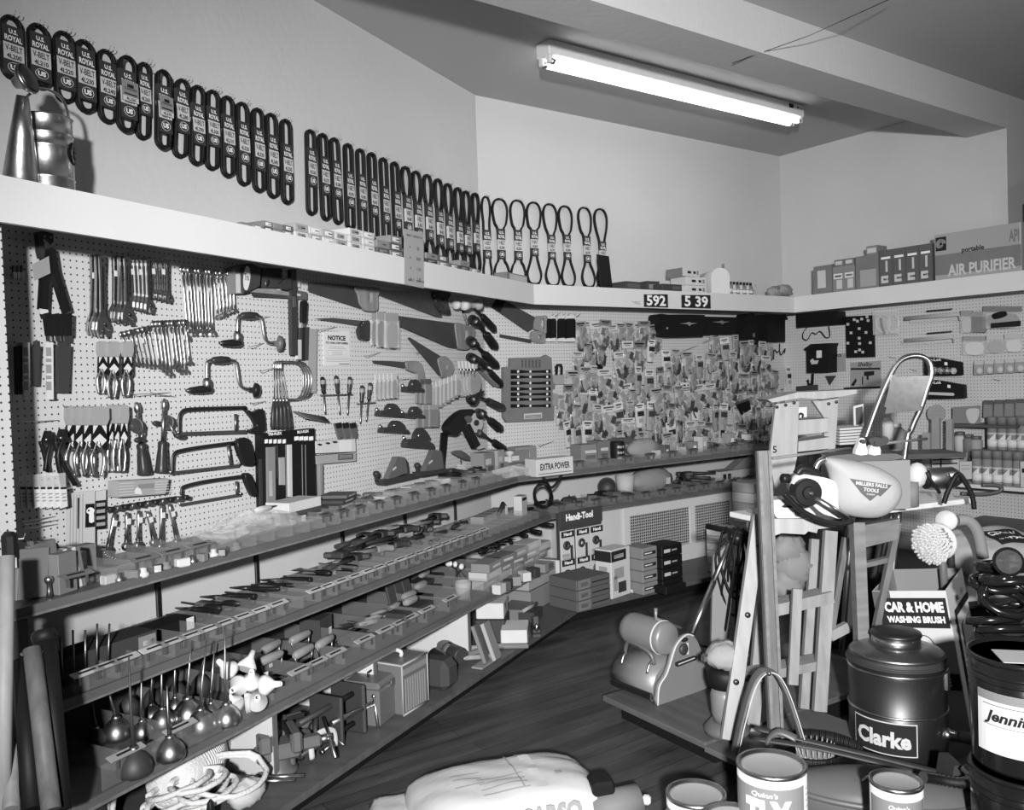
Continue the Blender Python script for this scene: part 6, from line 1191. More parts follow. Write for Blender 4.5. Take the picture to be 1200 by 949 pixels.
def c_clamp(px, py, s, label, rz, mt='iron_grey', lie=True):
    t = put('c_clamp', label, 'clamp', px, py, ZB, rz=rz); z = .05*s
    MB().mat(mt).tube(smooth_path([(.07*s,0,z*.5),(.06*s,0,z+.05*s),(-.02*s,0,z+.07*s),(-.07*s,0,z+.03*s),(-.07*s,0,z*.3)],4), .013*s, 8, flat=(.8,1.2)).obj('frame', t)
    MB().mat('steel').cyl((.07*s,-.0,z*.9),(-.0,0,z*.55),.007*s).cyl((.09*s,-.04*s,z*.6),(.09*s,.04*s,z*1.2),.004*s).obj('screw', t); MB().mat('steel').lathe([(.014*s,0),(.014*s,.01*s)], (-.01*s,0,z*.5), (-1,0,-.2), 10).obj('pad', t)
c_clamp(354, 893, .9, 'grey clamp lying beside the vises', .2); c_clamp(380, 886, .8, 'bright clamp lying in front of the big black vise', -.2, 'card_light'); c_clamp(372, 873, .9, 'dark clamp behind the bright one', .6, 'iron')
# woodworking vise on its side
t = put('woodwork_vise', 'big black woodworking vise standing on end with a chrome screw and handle', 'vise', 384, 872, ZB, rz=.0)
MB().mat('iron').box((.0,.0,.10),(.02,.16,.19),.006).box((.02,0,.10),(.03,.10,.13),.006).obj('rear_jaw', t); MB().mat('iron').box((.14,0,.10),(.022,.17,.2),.008).obj('front_jaw', t)
for z in (.04,.16): MB().mat('iron').cyl((-.20,-.03,z),(.14,-.03,z),.011,n=10).obj('guide_bar', t)
MB().mat('chrome').cyl((-.05,-.06,.11),(.21,-.075,.10),.012,n=10).obj('screw', t); MB().mat('chrome').cyl((.205,-.08,.13),(.205,-.10,-.04),.007,n=8).ball((.205,-.10,-.04),.011,8).ball((.205,-.08,.13),.011,8).obj('handle', t)
# tool boxes
t = put('toolbox', 'small dark steel toolbox in front of the larger one', 'toolbox', 440, 838, ZB, rz=.12)
MB().mat('toolbox').box((0,0,.075),(.24,.17,.15),.008).obj('case', t); MB().mat('toolbox').box((0,0,.165),(.246,.176,.034),.012).obj('lid', t); MB().mat('dark_steel').tube([(-.05,0,.18),(-.05,0,.20),(.05,0,.20),(.05,0,.18)], .005, 6).obj('handle', t); MB().mat('steel').box((0,-.089,.15),(.03,.005,.03)).obj('latch', t)
t = put('toolbox', 'large grey tool chest with a ribbed end panel and pale edges', 'toolbox', 493, 831, ZB, rz=-pi/2-.03); t.location -= WL.n*.17
MB().mat('toolbox').box((0,0,.11),(.30,.19,.22),.008).obj('case', t); m = MB().mat('card_grey')
for y in (-.095,.095): m.tube([(.151,y,.005),(.151,y,.216)], .004, 5)
for z in (.005,.216): m.tube([(.151,-.095,z),(.151,.095,z)], .004, 5)
m.tube([(-.15,-.096,.216),(.15,-.096,.216)], .004, 5); m.obj('edging', t)
m = MB().mat('card_mid')
for k in range(9): m.box((.152,-.072+.018*k,.085),(.004,.008,.14))
m.box((.152,0,.185),(.004,.17,.025)); m.obj('ribs', t); MB().mat('card_light').tube(smooth_path([(-.08,0,.222),(-.07,0,.245),(.07,0,.245),(.08,0,.222)],4), .009, 8).obj('handle', t); MB().mat('steel').box((0,-.097,.18),(.03,.006,.04)).obj('latch', t)
t = put('tin_drum', 'dark round-cornered case just right of the large tool chest', 'case', 512, 805, ZB); MB().mat('box_dark').box((0,0,.07),(.13,.18,.14),.03).obj('case', t)
def mallet(px, py, label, rz, hm, L=.30, r=.042):
    t = put('mallet', label, 'mallet', px, py, ZB, rz=rz, group='mallets'); MB().mat(hm).lathe([(r*.9,-.07),(r,-.06),(r,.06),(r*.9,.07)], (0,0,r), (0,1,0), 18).obj('head', t); MB().mat('wood_light').tube([(.02,0,r),(.12,0,r*.7),(L,0,.016)], [.011,.013,.015], 10).obj('handle', t)
mallet(515, 782, 'dark-headed mallet with a pale handle lying forward, nearer one', -.75, 'handle_dark'); mallet(525, 770, 'grey-headed mallet with a pale handle behind the dark-headed one', -.75, 'wood_mid'); mallet(533, 775, 'second dark mallet lying beside the pair, handle dark', -.5, 'iron', .24)
t = put('wood_strip', 'dark-ended wooden strip across the mallets', 'strip', 548, 772, ZB); MB().mat('wood_mid').box((0,0,.03),(.28,.025,.02),.003,Rz(-.7)).obj('strip', t)
for k in range(2): t = put('sanding_board', 'grey board leaning on the platform right of the partition, '+('left' if k == 0 else 'right'), 'board', 565+11*k, 774-3*k, ZB, rz=.3); MB().mat('box_grey' if k == 0 else 'card_grey').box((0,0,.09),(.13,.02,.19),.003,Rx(-.35) @ Ry(.15)).obj('panel', t)
t = put('flat_sheet', 'pale flat strip lying at the foot of the leaning boards', 'sheet', 570, 777, ZB); MB().mat('wood').box((0,0,.006),(.2,.06,.01),.002).obj('sheet', t)
pb('slot_box', 'upper pale box with slots, on the dark box in the pair', 578, 746, (.20,.15,.085), 'carton', .35, lift=.125, deco=[('f','card_mid',-.1,.6,.3,.4)])
pb('slot_box', 'dark box under the upper pale slotted box', 578, 746, (.21,.16,.12), 'box_dark', .35)
pb('slot_box', 'lower pale box with a row of dark slots at the platform front', 604, 753, (.20,.14,.07), 'carton', .4, lift=.026, deco=[('f','ink',-.3,.55,.14,.16),('f','ink',-.05,.55,.2,.16),('f','ink',.25,.55,.14,.16),('r','ink',-.2,.55,.1,.16),('r','ink',.2,.55,.1,.16)])
pb('slot_box', 'dark tray under the lower pale slotted box', 604, 753, (.21,.15,.024), 'box_grey', .4)
t = put('smoothing_plane', 'small iron smoothing plane on the platform front edge', 'plane', 628, 741, ZB, rz=.5); MB().mat('iron').box((0,0,.01),(.2,.05,.02),.003).box((0,0,.028),(.16,.045,.02),.004).obj('sole', t); MB().mat('iron').box((-.01,0,.06),(.07,.04,.06),.008,Ry(.5)).obj('frog', t); MB().mat('handle_dark').ball((.07,0,.055), .02, 10).obj('knob', t); MB().mat('chrome').cyl((-.07,0,.02),(-.08,0,.07),.009).obj('lever', t)
pb('grey_box', 'short grey box behind the slotted pair', 607, 722, (.24,.14,.07), 'box_grey', .2, deco=[('f','card_grey',.2,.5,.3,.5)]); pb('grey_box', 'dark low box beside the short grey box', 620, 725, (.16,.12,.06), 'box_dark', .1)
pb('long_box', 'upper long grey carton of the stack by the bend', 628, 706, (.46,.15,.11), 'card_grey', -.05, lift=.13, deco=[('r','card_light',0,.5,.9,.9)]); pb('long_box', 'lower long grey carton of the stack by the bend', 628, 706, (.46,.17,.125), 'card_mid', -.05, deco=[('r','card_light',0,.5,.9,.9)])
t = put('handle_stick', 'pale stick lying on the box before the long cartons', 'stick', 622, 727, ZB); t.location.z += .08; MB().mat('wood_light').cyl((-.09,0,0),(.09,0,.0),.010).obj('stick', t)
for k in range(3): pb('drawer_box', 'low flat drawer carton stacked at the bend of the platform, layer %s' % ORD[k], 680, 708, (.30,.24,.062), 'card_dark', .1, WB, [('f','box_grey',-.28,.5,.36,.9),('f','card_mid',-.28,.5,.2,.4),('f','ink',.2,.5,.5,.12)], lift=.064*k, group='drawer cartons at the bend')
# poster rack of blister goods standing in the bend
q = WB.a(WB.at(672, 690, .62)); t = thing('display_rack', 'tall display rack of picture cards standing in the platform bend', 'display', WB.pt(q, .70, ZB), WB.rz+.05)
pw = .38; ph = .54
MB().mat('box_dark').box((0,0,ph*.5+.0),(pw,.03,ph),.003).obj('backboard', t)
m = MB().mat('box_dark').box((0,-.02,ph*.93),(pw,.012,.10),.002); m.mat('ink_white').text('Handi-Tool', -.02, ph*.91, .04, -.0275, w=.24, bold=.05); m.obj('header', t)
for r_ in range(2):
    for c_ in range(3):
        x = -.13+.13*c_; z = ph*(.62 if r_ == 0 else .28)
        m = MB().mat('card_light').box((x,-.022-.004*(c_%2),z),(.12,.01,.19),.002)
        m.mat('ink').box((x,-.0285-.004*(c_%2),z+.07),(.11,.002,.04)); m.mat('ink_white').text('Handi', x, z+.062, .02, -.0305-.004*(c_%2), w=.07, bold=.04)
        m.mat('iron').lathe([(.028,0),(.03,.008),(.012,.012),(.012,.0)], (x-.015,-.0285,z+.0), (0,-1,0), 14).box((x+.03,-.0295,z-.05),(.02,.004,.09)); m.mat('ink_grey').box((x-.02,-.0295,z-.065),(.06,.002,.02)).box((x,-.0295,z-.085),(.09,.002,.01)); m.obj('picture_card', t)
m = MB().mat('black').box((0,-.02,.02),(pw,.03,.03)); m.obj('foot_rail', t); MB().mat('tag').ball((pw*.48,-.03,.13), .018, 8, (1,.5,1)).obj('price_tag', t)
pb('paint_carton', 'white picture carton with a black header, standing right of the drawer cartons', 719, 697, (.20,.13,.31), 'carton', .18, WB, [('f','ink',-.1,.86,.78,.22),('f','ink_white',-.1,.85,.5,.08),('f','ink_grey',-.1,.5,.5,.22),('f','iron',.05,.2,.42,.22),('f','ink_grey',-.3,.3,.2,.3),('l','ink',0,.86,1,.22),('l','ink_grey',0,.45,.5,.4)])
for i in range(2):
    for j in range(4):
        pb('sander_carton', 'black printed carton in the block before the grille, layer %s, %s column' % (ORD[j], 'left' if i == 0 else 'right'), 752+(26 if i else 0), 693-(4 if i else 0), (.14 if i == 0 else .20,.16,.073), 'card_mid' if i == 0 else 'black', .05, WB, [('f','ink',0,.5,.8,.3),('f','ink_white',-.1,.5,.5,.1)] if i == 0 else [('f','card_light',-.25,.5,.3,.3),('f','card_grey',.1,.5,.25,.14)], lift=.076*j, group='black cartons before the grille')
pb('sander_tray', 'flat black tray at the right foot of the black cartons', 783, 692, (.2,.14,.05), 'black', .05, WB)
t = put('white_puck', 'small white plug on the platform beside the picture carton', 'plug', 742, 694, ZB, WB); MB().mat('card_white').lathe([(.018,0),(.02,.02),(0,.024)], n=10).obj('cap', t)
# radiator grille
gd = .50; ga0, ga1 = WB.a(WB.at(732,640,gd)), WB.a(WB.at(867,640,gd)); gz1 = ZS2-.03
t = thing('radiator_grille', 'cream-painted radiator cover with two pierced metal panels on the back wall', 'radiator cover', WB.pt((ga0+ga1)/2, gd, ZB), WB.rz)
gw = ga1-ga0; gh = gz1-ZB
m = MB().mat('white_paint')
for x0, x1, z0, z1 in ((-gw/2,gw/2,0,.12),(-gw/2,gw/2,gh-.07,gh),(-gw/2,-gw/2+.06,.12,gh-.07),(gw/2-.09,gw/2,.12,gh-.07),(.06,.12,.12,gh-.07)): m.box(((x0+x1)/2,.012,(z0+z1)/2),(x1-x0,.024,z1-z0),.002)
m.obj('frame', t)
for x0, x1 in ((-gw/2+.06,.06),(.12,gw/2-.09)): MB().mat('pierced_metal').box(((x0+x1)/2,.018,(.12+gh-.07)/2),(x1-x0,.004,gh-.19)).obj('pierced_panel', t)
m = MB().mat('panel_paint'); pa = WB.a(WB.at(697,650,gd)); wbox(m, pa, ga0-.001, .021, gd-.02, ZB, gz1); o = m.obj('cover_panel'); o.location = WB.o; o.rotation_euler = (0,0,WB.rz); tag(o, 'plain cream panel left of the radiator grille', 'panel')
for j in range(6):
    pb('seed_box', 'small white printed box in the stack before the right grille panel, layer %s' % ORD[j], 846, 668, (.2,.12,.05), 'carton' if j%2 else 'card_light', .2, WB, [('f','ink',-.3,.5,.2,.5),('f','ink_grey',.2,.5,.3,.3)], lift=.052*j, group='white printed boxes by the grille')
for j in range(8):
    pb('file_carton', 'striped carton in the tall stack right of the grille, layer %s' % ORD[j], 890, 655, (.34,.2,.072), ('card_light','card_grey')[j%2], -.05+.02*(j%3), WB, [('f','ink',-.2,.5,.25,.4),('f','ink',.2,.5,.25,.4)], lift=.074*j, group='striped cartons right of the grille')
# long handles leaning at the far left
def pole(name, label, p0, p1, d0, d1, r0, r1, mt, cat, grp=None):
    a = WL.at(*p1, d1); b = WL.at(*p0, d0); t = thing(name, label, cat, a, 0, grp); v = b-a
    MB().mat(mt).tube([(0,0,0), v*.5, v], [r1, (r0+r1)/2, r0], 12).obj('shaft', t); return t, v
pole('broom_handle', 'pale round wooden pole leaning at the far left edge', (8,652), (2,949), .62, .78, .020, .020, 'wood_light', 'pole')
pole('broom_handle', 'second worn wooden pole behind, at the bottom left corner', (14,785), (13,949), .55, .82, .016, .019, 'wood', 'pole')
t, v = pole('sledge_handle', 'black tapered handle leaning at lower left, nearest the shelf ends', (52,745), (74,949), .66, .86, .030, .021, 'black', 'handle'); MB().mat('black').lathe([(.030,-.02),(.034,0),(.030,.012),(0,.014)], v, v, 12).obj('flared_end', t)
t, v = pole('sledge_handle', 'grey mottled tube with a wire ring leaning at lower left', (38,760), (60,949), .68, .88, .023, .023, 'wood_dark', 'handle'); MB().mat('steel').tube([v+Vector((.026*math.cos(a),.026*math.sin(a),-.01)) for a in [2*pi*k/12 for k in range(12)]], .003, 5, closed=True).obj('wire_ring', t)
pole('sledge_handle', 'thin dark rod between the black handle and the mottled tube', (48,770), (70,949), .60, .80, .009, .009, 'dark_steel', 'handle')
pole('sledge_handle', 'black handle standing left of the mottled tube', (25,775), (38,949), .62, .84, .024, .024, 'black', 'handle')
m = MB().mat('iron'); wbox(m, E_+.005, E_+.05, .44, .475, ZB, ZS1-.03); o = m.obj('shelf_post'); o.location = WL.o; o.rotation_euler = (0,0,WL.rz); tag(o, 'dark slotted post at the left end of the shelves', 'post')
t = thing('whisk_brush', 'dark round brush hanging on a wire hook at the far left edge', 'brush', WL.at(4,640,.36), WL.rz); MB().mat('black').box((0,-.03,.0),(.035,.05,.09),.012).obj('bristles', t); MB().mat('wire').tube([(-.03,0,.02),(.03,-.05,.02),(.036,-.05,.035)], .002, 5).obj('hook', t); MB().mat('tag').box((-.01,-.057,-.045),(.02,.003,.03)).obj('tag', t)
# ---------------------------------------------------------------- plaster sacks in the foreground
def sack(name, label, loc, rz, L, W_, H_, tilt=0, seedv=1, prints=None, mt='paper_bag', fold=.6, group=None):
    t = thing(name, label, 'sack', loc, rz, group); t.rotation_euler = (tilt, 0, rz); random.seed(seedv); m = MB().mat(mt); nx, ny = 22, 14
    top = {}
    def hz(u, v): e = max(0, (1-abs(u)**4)*(1-abs(v)**4)); return H_*(.12+.88*e**.38)+.006*math.sin(9*u+4*v)*math.cos(7*v)
    vs = []; 
    for i in range(nx+1):
        for j in range(ny+1):
            u = 2*i/nx-1; v = 2*j/ny-1; vs.append((u*L/2*(1-.03*v*v), v*W_/2*(1-.05*u**4), hz(u,v)))
    n0 = len(vs)
    for i in range(nx+1):
        for j in range(ny+1):
            u = 2*i/nx-1; v = 2*j/ny-1; vs.append((u*L/2*(1-.03*v*v)*.98, v*W_/2*.97, .0))
    q = lambda i, j: i*(ny+1)+j
    fs = [(q(i,j),q(i+1,j),q(i+1,j+1),q(i,j+1)) for i in range(nx) for j in range(ny)]+[(n0+q(i,j),n0+q(i,j+1),n0+q(i+1,j+1),n0+q(i+1,j)) for i in range(nx) for j in range(ny)]
    for i in range(nx): fs += [(q(i,0),n0+q(i,0),n0+q(i+1,0),q(i+1,0)),(q(i,ny),q(i+1,ny),n0+q(i+1,ny),n0+q(i,ny))]
    for j in range(ny): fs += [(q(0,j),q(0,j+1),n0+q(0,j+1),n0+q(0,j)),(q(nx,j),n0+q(nx,j),n0+q(nx,j+1),q(nx,j+1))]
    m.add(vs, fs, True); m.obj('bag', t)
    m = MB(); on = lambda x, y: (x, y, hz(max(-1,min(1,2*x/L)), max(-1,min(1,2*y/W_)))+.0025)
    for kind, mt2, x, y, w_, h_, *tx in prints or ():
        m.mat(mt2)
        if kind == 'front': m.text(tx[0], x, y, h_, -W_/2*.985-.004, w=w_, bold=.05)
        elif tx: gv, gf, (u0, u1) = glyphs(tx[0], .03); m.add([on(x+(v[0]-(u0+u1)/2)*w_/(u1-u0), y+v[1]*h_/.7) for v in gv], gf)
        else: N = 8; m.add([on(x+w_*(i/N-.5), y+h_*(j/N-.5)) for i in range(N+1) for j in range(N+1)], [(i*(N+1)+j,(i+1)*(N+1)+j,(i+1)*(N+1)+j+1,i*(N+1)+j+1) for i in range(N) for j in range(N)])
    if m.v: m.obj('print', t)
    return t
PR = [('top','ink_grey',-.02,y,.16,.006) for y in (-.12,-.09,-.06,-.03)]+[('top','ink_grey',-.13,y,.10,.006) for y in (-.05,-.01,.03)]+[('top','ink_grey',.04,.02,.006,.28),('top','card_light',.10,.02,.04,.3),('top','ink_grey',.20,.06,.16,.02),('top','ink_grey',.18,-.06,.025,.02)]
sack('plaster_sack', 'white paper sack of plaster on the floor at the front', at_z(590,925,.10)-Vector((0,0,.10)), .30, .68, .40, .16, 0, 3, PR+[('front','ink_grey',.10,.06,.22,.06,'CARSO')])
sack('plaster_sack', 'second pale sack lying flat, just showing left of the front sack', at_z(512,962,.0), .2, .46, .34, .06, 0, 5)
t = thing('paper_roll', 'grey wrapped roll on the floor right of the plaster sack', 'roll', at_z(722,962,.0), -.3); MB().mat('box_grey').lathe([(.02,-.09),(.05,-.085),(.055,0),(.05,.085),(.02,.09)], (0,0,.055), (.8,.5,.1), 18).obj('wrap', t); MB().mat('black').box((-.05,-.0,.12),(.08,.09,.05),.01,Rz(.5)).obj('dark_end', t); MB().mat('card_white').box((.10,.03,.07),(.03,.03,.03),.008).obj('paper_flap', t)
def can(name, label, px, py, D, r, brand, rz, group='TI-X cans'):
    p = at_depth(px, py, D); h = p.z; t = thing(name, label, 'paint can', Vector((p.x,p.y,0)), rz, group)
    MB().mat('card_white').lathe([(r*.97,.0),(r,.004),(r,h-.012)], n=40).obj('body', t)
    MB().mat('chrome').lathe([(r*.99,h-.014),(r*1.03,h-.008),(r*1.03,h),(r*.95,h),(r*.93,h-.009),(r*.88,h-.009)], n=40).obj('rim', t)
    MB().mat('card_grey').lathe([(r*.885,h-.0095),(r*.86,h-.006),(r*.80,h-.008),(r*.1,h-.008),(0,h-.008)], n=40).obj('lid', t)
    if brand:
        m = MB(); n = 16; curved = lambda x, z, rr: (rr*math.sin(x/r), -rr*math.cos(x/r), z); m.mat('card_mid')
        for k in range(n): x0, x1 = 1.28*r*(2*k/n-1)-.1*r, 1.28*r*(2*(k+1)/n-1)-.1*r; m.add([curved(x0,h*.1,r+.0006),curved(x1,h*.1,r+.0006),curved(x1,h-.035,r+.0006),curved(x0,h-.035,r+.0006)], [(0,1,2,3)])
        def ctext(s, x, z, hgt, w_, mt2, b=.05, sh=0.0):
            vs, fs, (u0, u1) = glyphs(s, b, sh); kx = w_/(u1-u0); m.mat(mt2).add([curved(x+(v[0]-(u0+u1)/2)*kx, z+v[1]*hgt/.7, r+.0036) for v in vs], fs)
        ctext("Quinn's", -.1*r, h-.058, .013, r*.75, 'ink_white', .02, .2); ctext('TI-X', 0, h-.072-.72*r, .72*r, r*1.35, 'ink_white', .07); ctext('WATERPROOFING', 0, h*.22, h*.05, r*1.4, 'ink_white')
        for k in range(8): ctext('mixing directions', r*1.5, h-.05-.017*k, .006, r*.5, 'ink_grey', 0)
        m.obj('printed_label', t)
    return t
can('paint_can', 'large can labelled TI-X, standing between the two smaller cans', 904, 893.5, 2.50, .0976, True, -.40)
can('paint_can', 'smaller TI-X can at the front right, before the dark canister', 1050, 913, 2.52, .0727, True, -.22)
can('paint_can', 'pale-lidded can at the front, left of the large TI-X can', 815.5, 928, 2.6, .0885, True, -1.1)
can('paint_can', 'can lid just showing in front between the left and large cans', 856, 955, 2.45, .078, False, 0)
# ---------------------------------------------------------------- right wall goods
def wp(label, c, x0, x1, y0, y1, d, body, head, inner, grp=None, hy=.25): return packet(WR, c, x0, x1, y0, y1, d, label, body, head, inner, grp, hy)
h = hbox(WR, cQ, [(283,622),(362,614),(364,700),(283,708)], .008, .012, 'card_grey', 'printed_sheet', 'grey sheet printed NOTICE behind the black mailbox on the right wall', 'notice'); q = h.l(318,632)
h.part('print', MB().mat('ink').text('NOTICE', q[0], q[1], .022, -.0006, w=.11, bold=.04).mat('ink_grey').box((q[0],-.0004,q[1]-.03),(.13,.0006,.004)).box((q[0],-.0004,q[1]-.06),(.13,.0006,.004)))
h = hbox(WR, cQ, [(385,660),(528,650),(528,775),(385,780)], .008, .012, 'card_grey', 'bird_sheet', 'grey sheet lettered Shelby-style script above little dark bird shapes', 'sign') if False else hbox(WR, cQ, [(385,660),(528,650),(528,775),(385,780)], .008, .012, 'card_grey', 'figure_sheet', 'grey sheet with script lettering and small dark figures on the right wall', 'sign')
m = MB().mat('ink'); q = h.l(455,676); m.text('Shelby', q[0], q[1], .035, -.0006, w=.14, shear=.3); m.prism(h.poly([(388,685),(526,683),(526,692),(388,694)]), -.0008, 0); m.prism(h.poly([(450,702),(498,698),(498,718),(472,722),(472,740),(462,740),(462,722),(450,722)]), -.0008, 0); m.prism(h.poly([(440,728),(446,722),(446,762),(440,762)]), -.0008, 0); m.prism(h.poly([(388,765),(412,732),(416,745),(402,770)]), -.0008, 0); h.part('print', m)
flat(WR, cQ, (360,775), .05, 'shelf_rod', 'long thin dark rod on the right wall under the figure sheet', 'rod', [('rod','black',[([(360,776),(528,770),(528,779),(360,784)],0,.015)])])
flat(WR, cQ, (300,730), .06, 'pennant', 'dark triangular bracket under the black mailbox', 'bracket', [('plate','iron',[([(272,722),(320,720),(292,764)],0,.01)])])
flat(WR, cQ, (205,708), .08, 'curled_hook', 'black U-shaped hook under the black mailbox', 'hook', [('hook','black',[([(185,740),(192,738),(194,755),(204,760),(208,710),(216,710),(214,760),(204,770),(190,766)],0,.012)])])
flat(WR, cQ, (190,760), .05, 'dark_stock', 'dark speckled packet row just above the ladder cap', 'packet', [('row','box_dark',[([(152,770),(235,762),(235,790),(152,795)],0,.06)])])
h = hbox(WR, cQ, [(362,443),(494,437),(498,634),(366,638)], .01, .03, 'black', 'key_board', 'black board dotted with small pale tags on the right wall', 'board')
random.seed(2)
for x, y in ((375,480),(405,458),(440,455),(470,462),(390,520),(428,500),(460,518),(375,568),(428,545),(430,570),(430,600),(412,608),(445,610),(480,566),(420,465),(465,445)):
    h.part('tag', MB().mat('card_light').prism(h.poly([(x-6,y-6),(x+6,y-6),(x+6,y+6),(x-6,y+6)]), -.004, 0))
h = Hang(WR, cQ, (540,420), .08, 'ring_packet', 'clear packet of white rings on the right wall', 'packet')
h.part('bag', MB().mat('clear_bag').prism(h.poly([(505,418),(620,415),(626,525),(508,530)]), -.05, -.04)); 
for cx, rx in ((540,32),(585,26)): h.part('ring', MB().mat('card_white').tube([h.P(cx+rx*math.cos(a), 475+42*math.sin(a), .01) for a in [2*pi*k/20 for k in range(20)]], .011, 6, closed=True))
h.part('clip', MB().mat('ink').tube([h.P(530,450,.03), h.P(536,490,.03), h.P(548,525,.03)], .012, 6))
for k, (a, b, yy) in enumerate(((630,900,440),(628,872,545))):
    h = Hang(WR, cQ, (a,yy), .08, 'curtain_rod', ('upper' if k == 0 else 'lower')+' packet of white curtain rods on the right wall', 'rods'); h.part('bag', MB().mat('clear_bag').prism(h.poly([(a+(40 if k==0 else 0),yy+10),(b-20,yy-15),(b-10,yy+20),(a+(40 if k==0 else 10),yy+35)]), -.012, 0))
    for j in range(3): h.part('rod', MB().mat('card_light').tube([h.P(a+10,yy+18-5*j,.02), h.P(b-5,yy-2-5*j,.02), h.P(b,yy+20-5*j,.02)], .007, 6))
    h.part('dark_bar', MB().mat('iron').tube([h.P(745,yy-22,.02), h.P(862,yy-32,.02)], .006, 6))
for x0, x1, y0, y1, b, hd, inn, lb in ((905,960,415,520,'clear_bag','card_grey','card_light','leftmost packet of the top pair on the right wall'),(955,1022,420,518,'card_mid','card_grey','card_dark','darker packet of the top pair on the right wall'),(1010,1190,395,500,'clear_bag','card_mid','card_mid','wide packet with a dark label on the right wall'),(915,1020,535,625,'clear_bag','card_grey','card_white','packet with a white square inside, second row on the right wall'),(1025,1105,530,615,'clear_bag','card_light','card_grey','second packet of the second row on the right wall'),(1110,1192,525,610,'clear_bag','card_light','card_white','third packet of the second row on the right wall')):
    wp(lb, cQ, x0, x1, y0, y1, .08, b, hd, inn)
flat(WR, cQ, (1055,425), .10, 'dark_label', 'black oblong label on the wide packet of the right wall', 'label', [('label','black',[(smooth2([(1053,432),(1110,418),(1118,440),(1062,456)],3),0,.004)]),('bars','ink',[([(1045,475),(1185,462),(1185,488),(1045,498)],0,.003)])])
for k in range(5): 
    h = wp('round-bottomed packet in the row above the spray cans, %s from left' % ORD[k], cQ, 968+48*k, 1012+48*k, 652-3*k, 716-3*k, .09, 'card_grey', 'card_light', None, 'round-bottomed packets'); h.part('ball', MB().mat('card_light').ball(h.P(990+48*k,698-3*k,.02), .028, 10, (1,.6,1)))
for k, (y0, y1, lb) in enumerate(((632,722,'upper black package with four white circles, behind the chrome arch'),(738,830,'lower black package with a pale bar, behind the chrome arch'))):
    h = Hang(WR, cQ, (750,y0), .10, 'black_package', lb, 'package'); x1 = 915+16*k
    h.part('box', MB().mat('black').prism(h.poly([(745,y0),(800,y0+3),(x1,y0+25),(x1+3,y1-5),(748,y1)]), -.05, 0))
    m = MB()
    if k == 0:
        m.mat('ink_white')
        for j in range(4): m.lathe([(0,0),(.026,0)], h.P(782+29*j, 695+1*j, .0508), (0,-1,0), 14)
    else: m.mat('card_light').prism(h.poly([(760,796),(885,800),(890,808),(885,814),(760,808)]), -.0512, -.05)
    m.mat('ink_white').prism(h.poly([(843+14*k,y0+24),(857+14*k,y0+26),(857+14*k,y0+40),(843+14*k,y0+38)]), -.0512, -.05); q = h.l(790,y0+20); m.text('Tot-Lok', q[0], q[1], .022, -.0512, w=.13); h.part('print', m)
for k, (x, y) in enumerate(((600,640),(700,700),(1090,745))): rods(cQ, [((x-40,y-10),(x,y))], 'bare wire hook on the right wall, '+['left of the arch','inside the arch','over the packets'][k]+'%.0s', .08, WR)
# right wall shelf with spray cans
dz = .42; zS = WR.at(1160,567,dz).z
def rsh(px, d): return WR.a(WR.at(px,560,d))
t = thing('wall_shelf', 'pale shelf edge carrying the spray cans on the right wall', 'shelf', WR.pt(rsh(1120,dz), 0, zS), WR.rz); m = MB().mat('white_paint').box((1.0,-.26,-.014),(2.0,.50,.026),.002); m.obj('board', t)
t = thing('wall_shelf', 'dark lower shelf under the spray cans at the right edge', 'shelf', WR.pt(rsh(1120,dz), 0, zS-.30), WR.rz); m = MB().mat('shelf_wood').box((1.0,-.28,-.014),(2.0,.56,.03),.002); m.obj('board', t)
t = thing('shelf_riser', 'low riser behind the front spray cans on the right wall', 'riser', WR.pt(rsh(1150,.2), .13, zS), WR.rz); zr = WR.at(1180,527,.2).z-zS; MB().mat('box_grey').box((.8,-.05,zr/2),(1.7,.2,zr),.002).obj('block', t)
def spray(px, d, z, label):
    t = thing('spray_can', label, 'spray can', WR.pt(rsh(px,d), d, z), WR.rz+random.uniform(-.4,.4), 'spray paint cans'); r = .036
    MB().mat('card_mid').lathe([(r*.95,0),(r,.004),(r,.17),(r*.8,.182)], n=18).obj('body', t); MB().mat('box_grey').lathe([(r*.99,.182),(r*.99,.235),(r*.9,.24),(0,.24)], n=18).obj('cap', t)
    MB().mat('card_white').lathe([(r*1.01,.02),(r*1.01,.075)], n=18).obj('label_band', t); MB().mat('card_light').lathe([(r*1.012,.11),(r*1.012,.125)], n=18).obj('stripe', t)
    m = MB().mat('card_white').prism([(-.02,.075),(.02,.075),(.022,.12)], -r-.001, -r+.004); m.obj('emblem', t)
for k in range(5): spray(1164+11.6*k, .20, zS+zr, 'spray can in the rear row on the right wall shelf, %s from left' % ORD[k])
for k in range(5): spray(1145.5+12*k, .42, zS, 'spray can in the front row on the right wall shelf, %s from left' % ORD[k])
t = thing('paint_can_box', 'pale square tin at the right end of the front spray can row', 'tin', WR.pt(rsh(1199,.46), .46, zS), WR.rz); MB().mat('card_light').box((.05,0,.09),(.11,.08,.18),.006).obj('tin', t); MB().mat('ink').box((.05,-.0405,.12),(.08,.001,.03)).obj('print', t)
for k in range(4): wp('dark speckled packet above the rear spray cans, %s from left' % ORD[k], c1, 1153+12.5*k, 1164+12.5*k, 469-.6*k, 489-.6*k, .12, 'card_mid', 'card_dark', 'card_light', 'speckled packets')
flat(WR, c1, (1097,475), .16, 'round_sign', 'round pale sign behind the chrome arch on the right wall', 'sign', [('disc','card_grey',[(ell(1097.6,484.5,10.5,10.5,28),0,.008)]),('text_lines','ink_grey',[([(1091,481),(1104,480.6),(1104,482),(1091,482.4)],.008,.009),([(1090,485.5),(1105,485),(1105,486.4),(1090,487)],.008,.009)])])
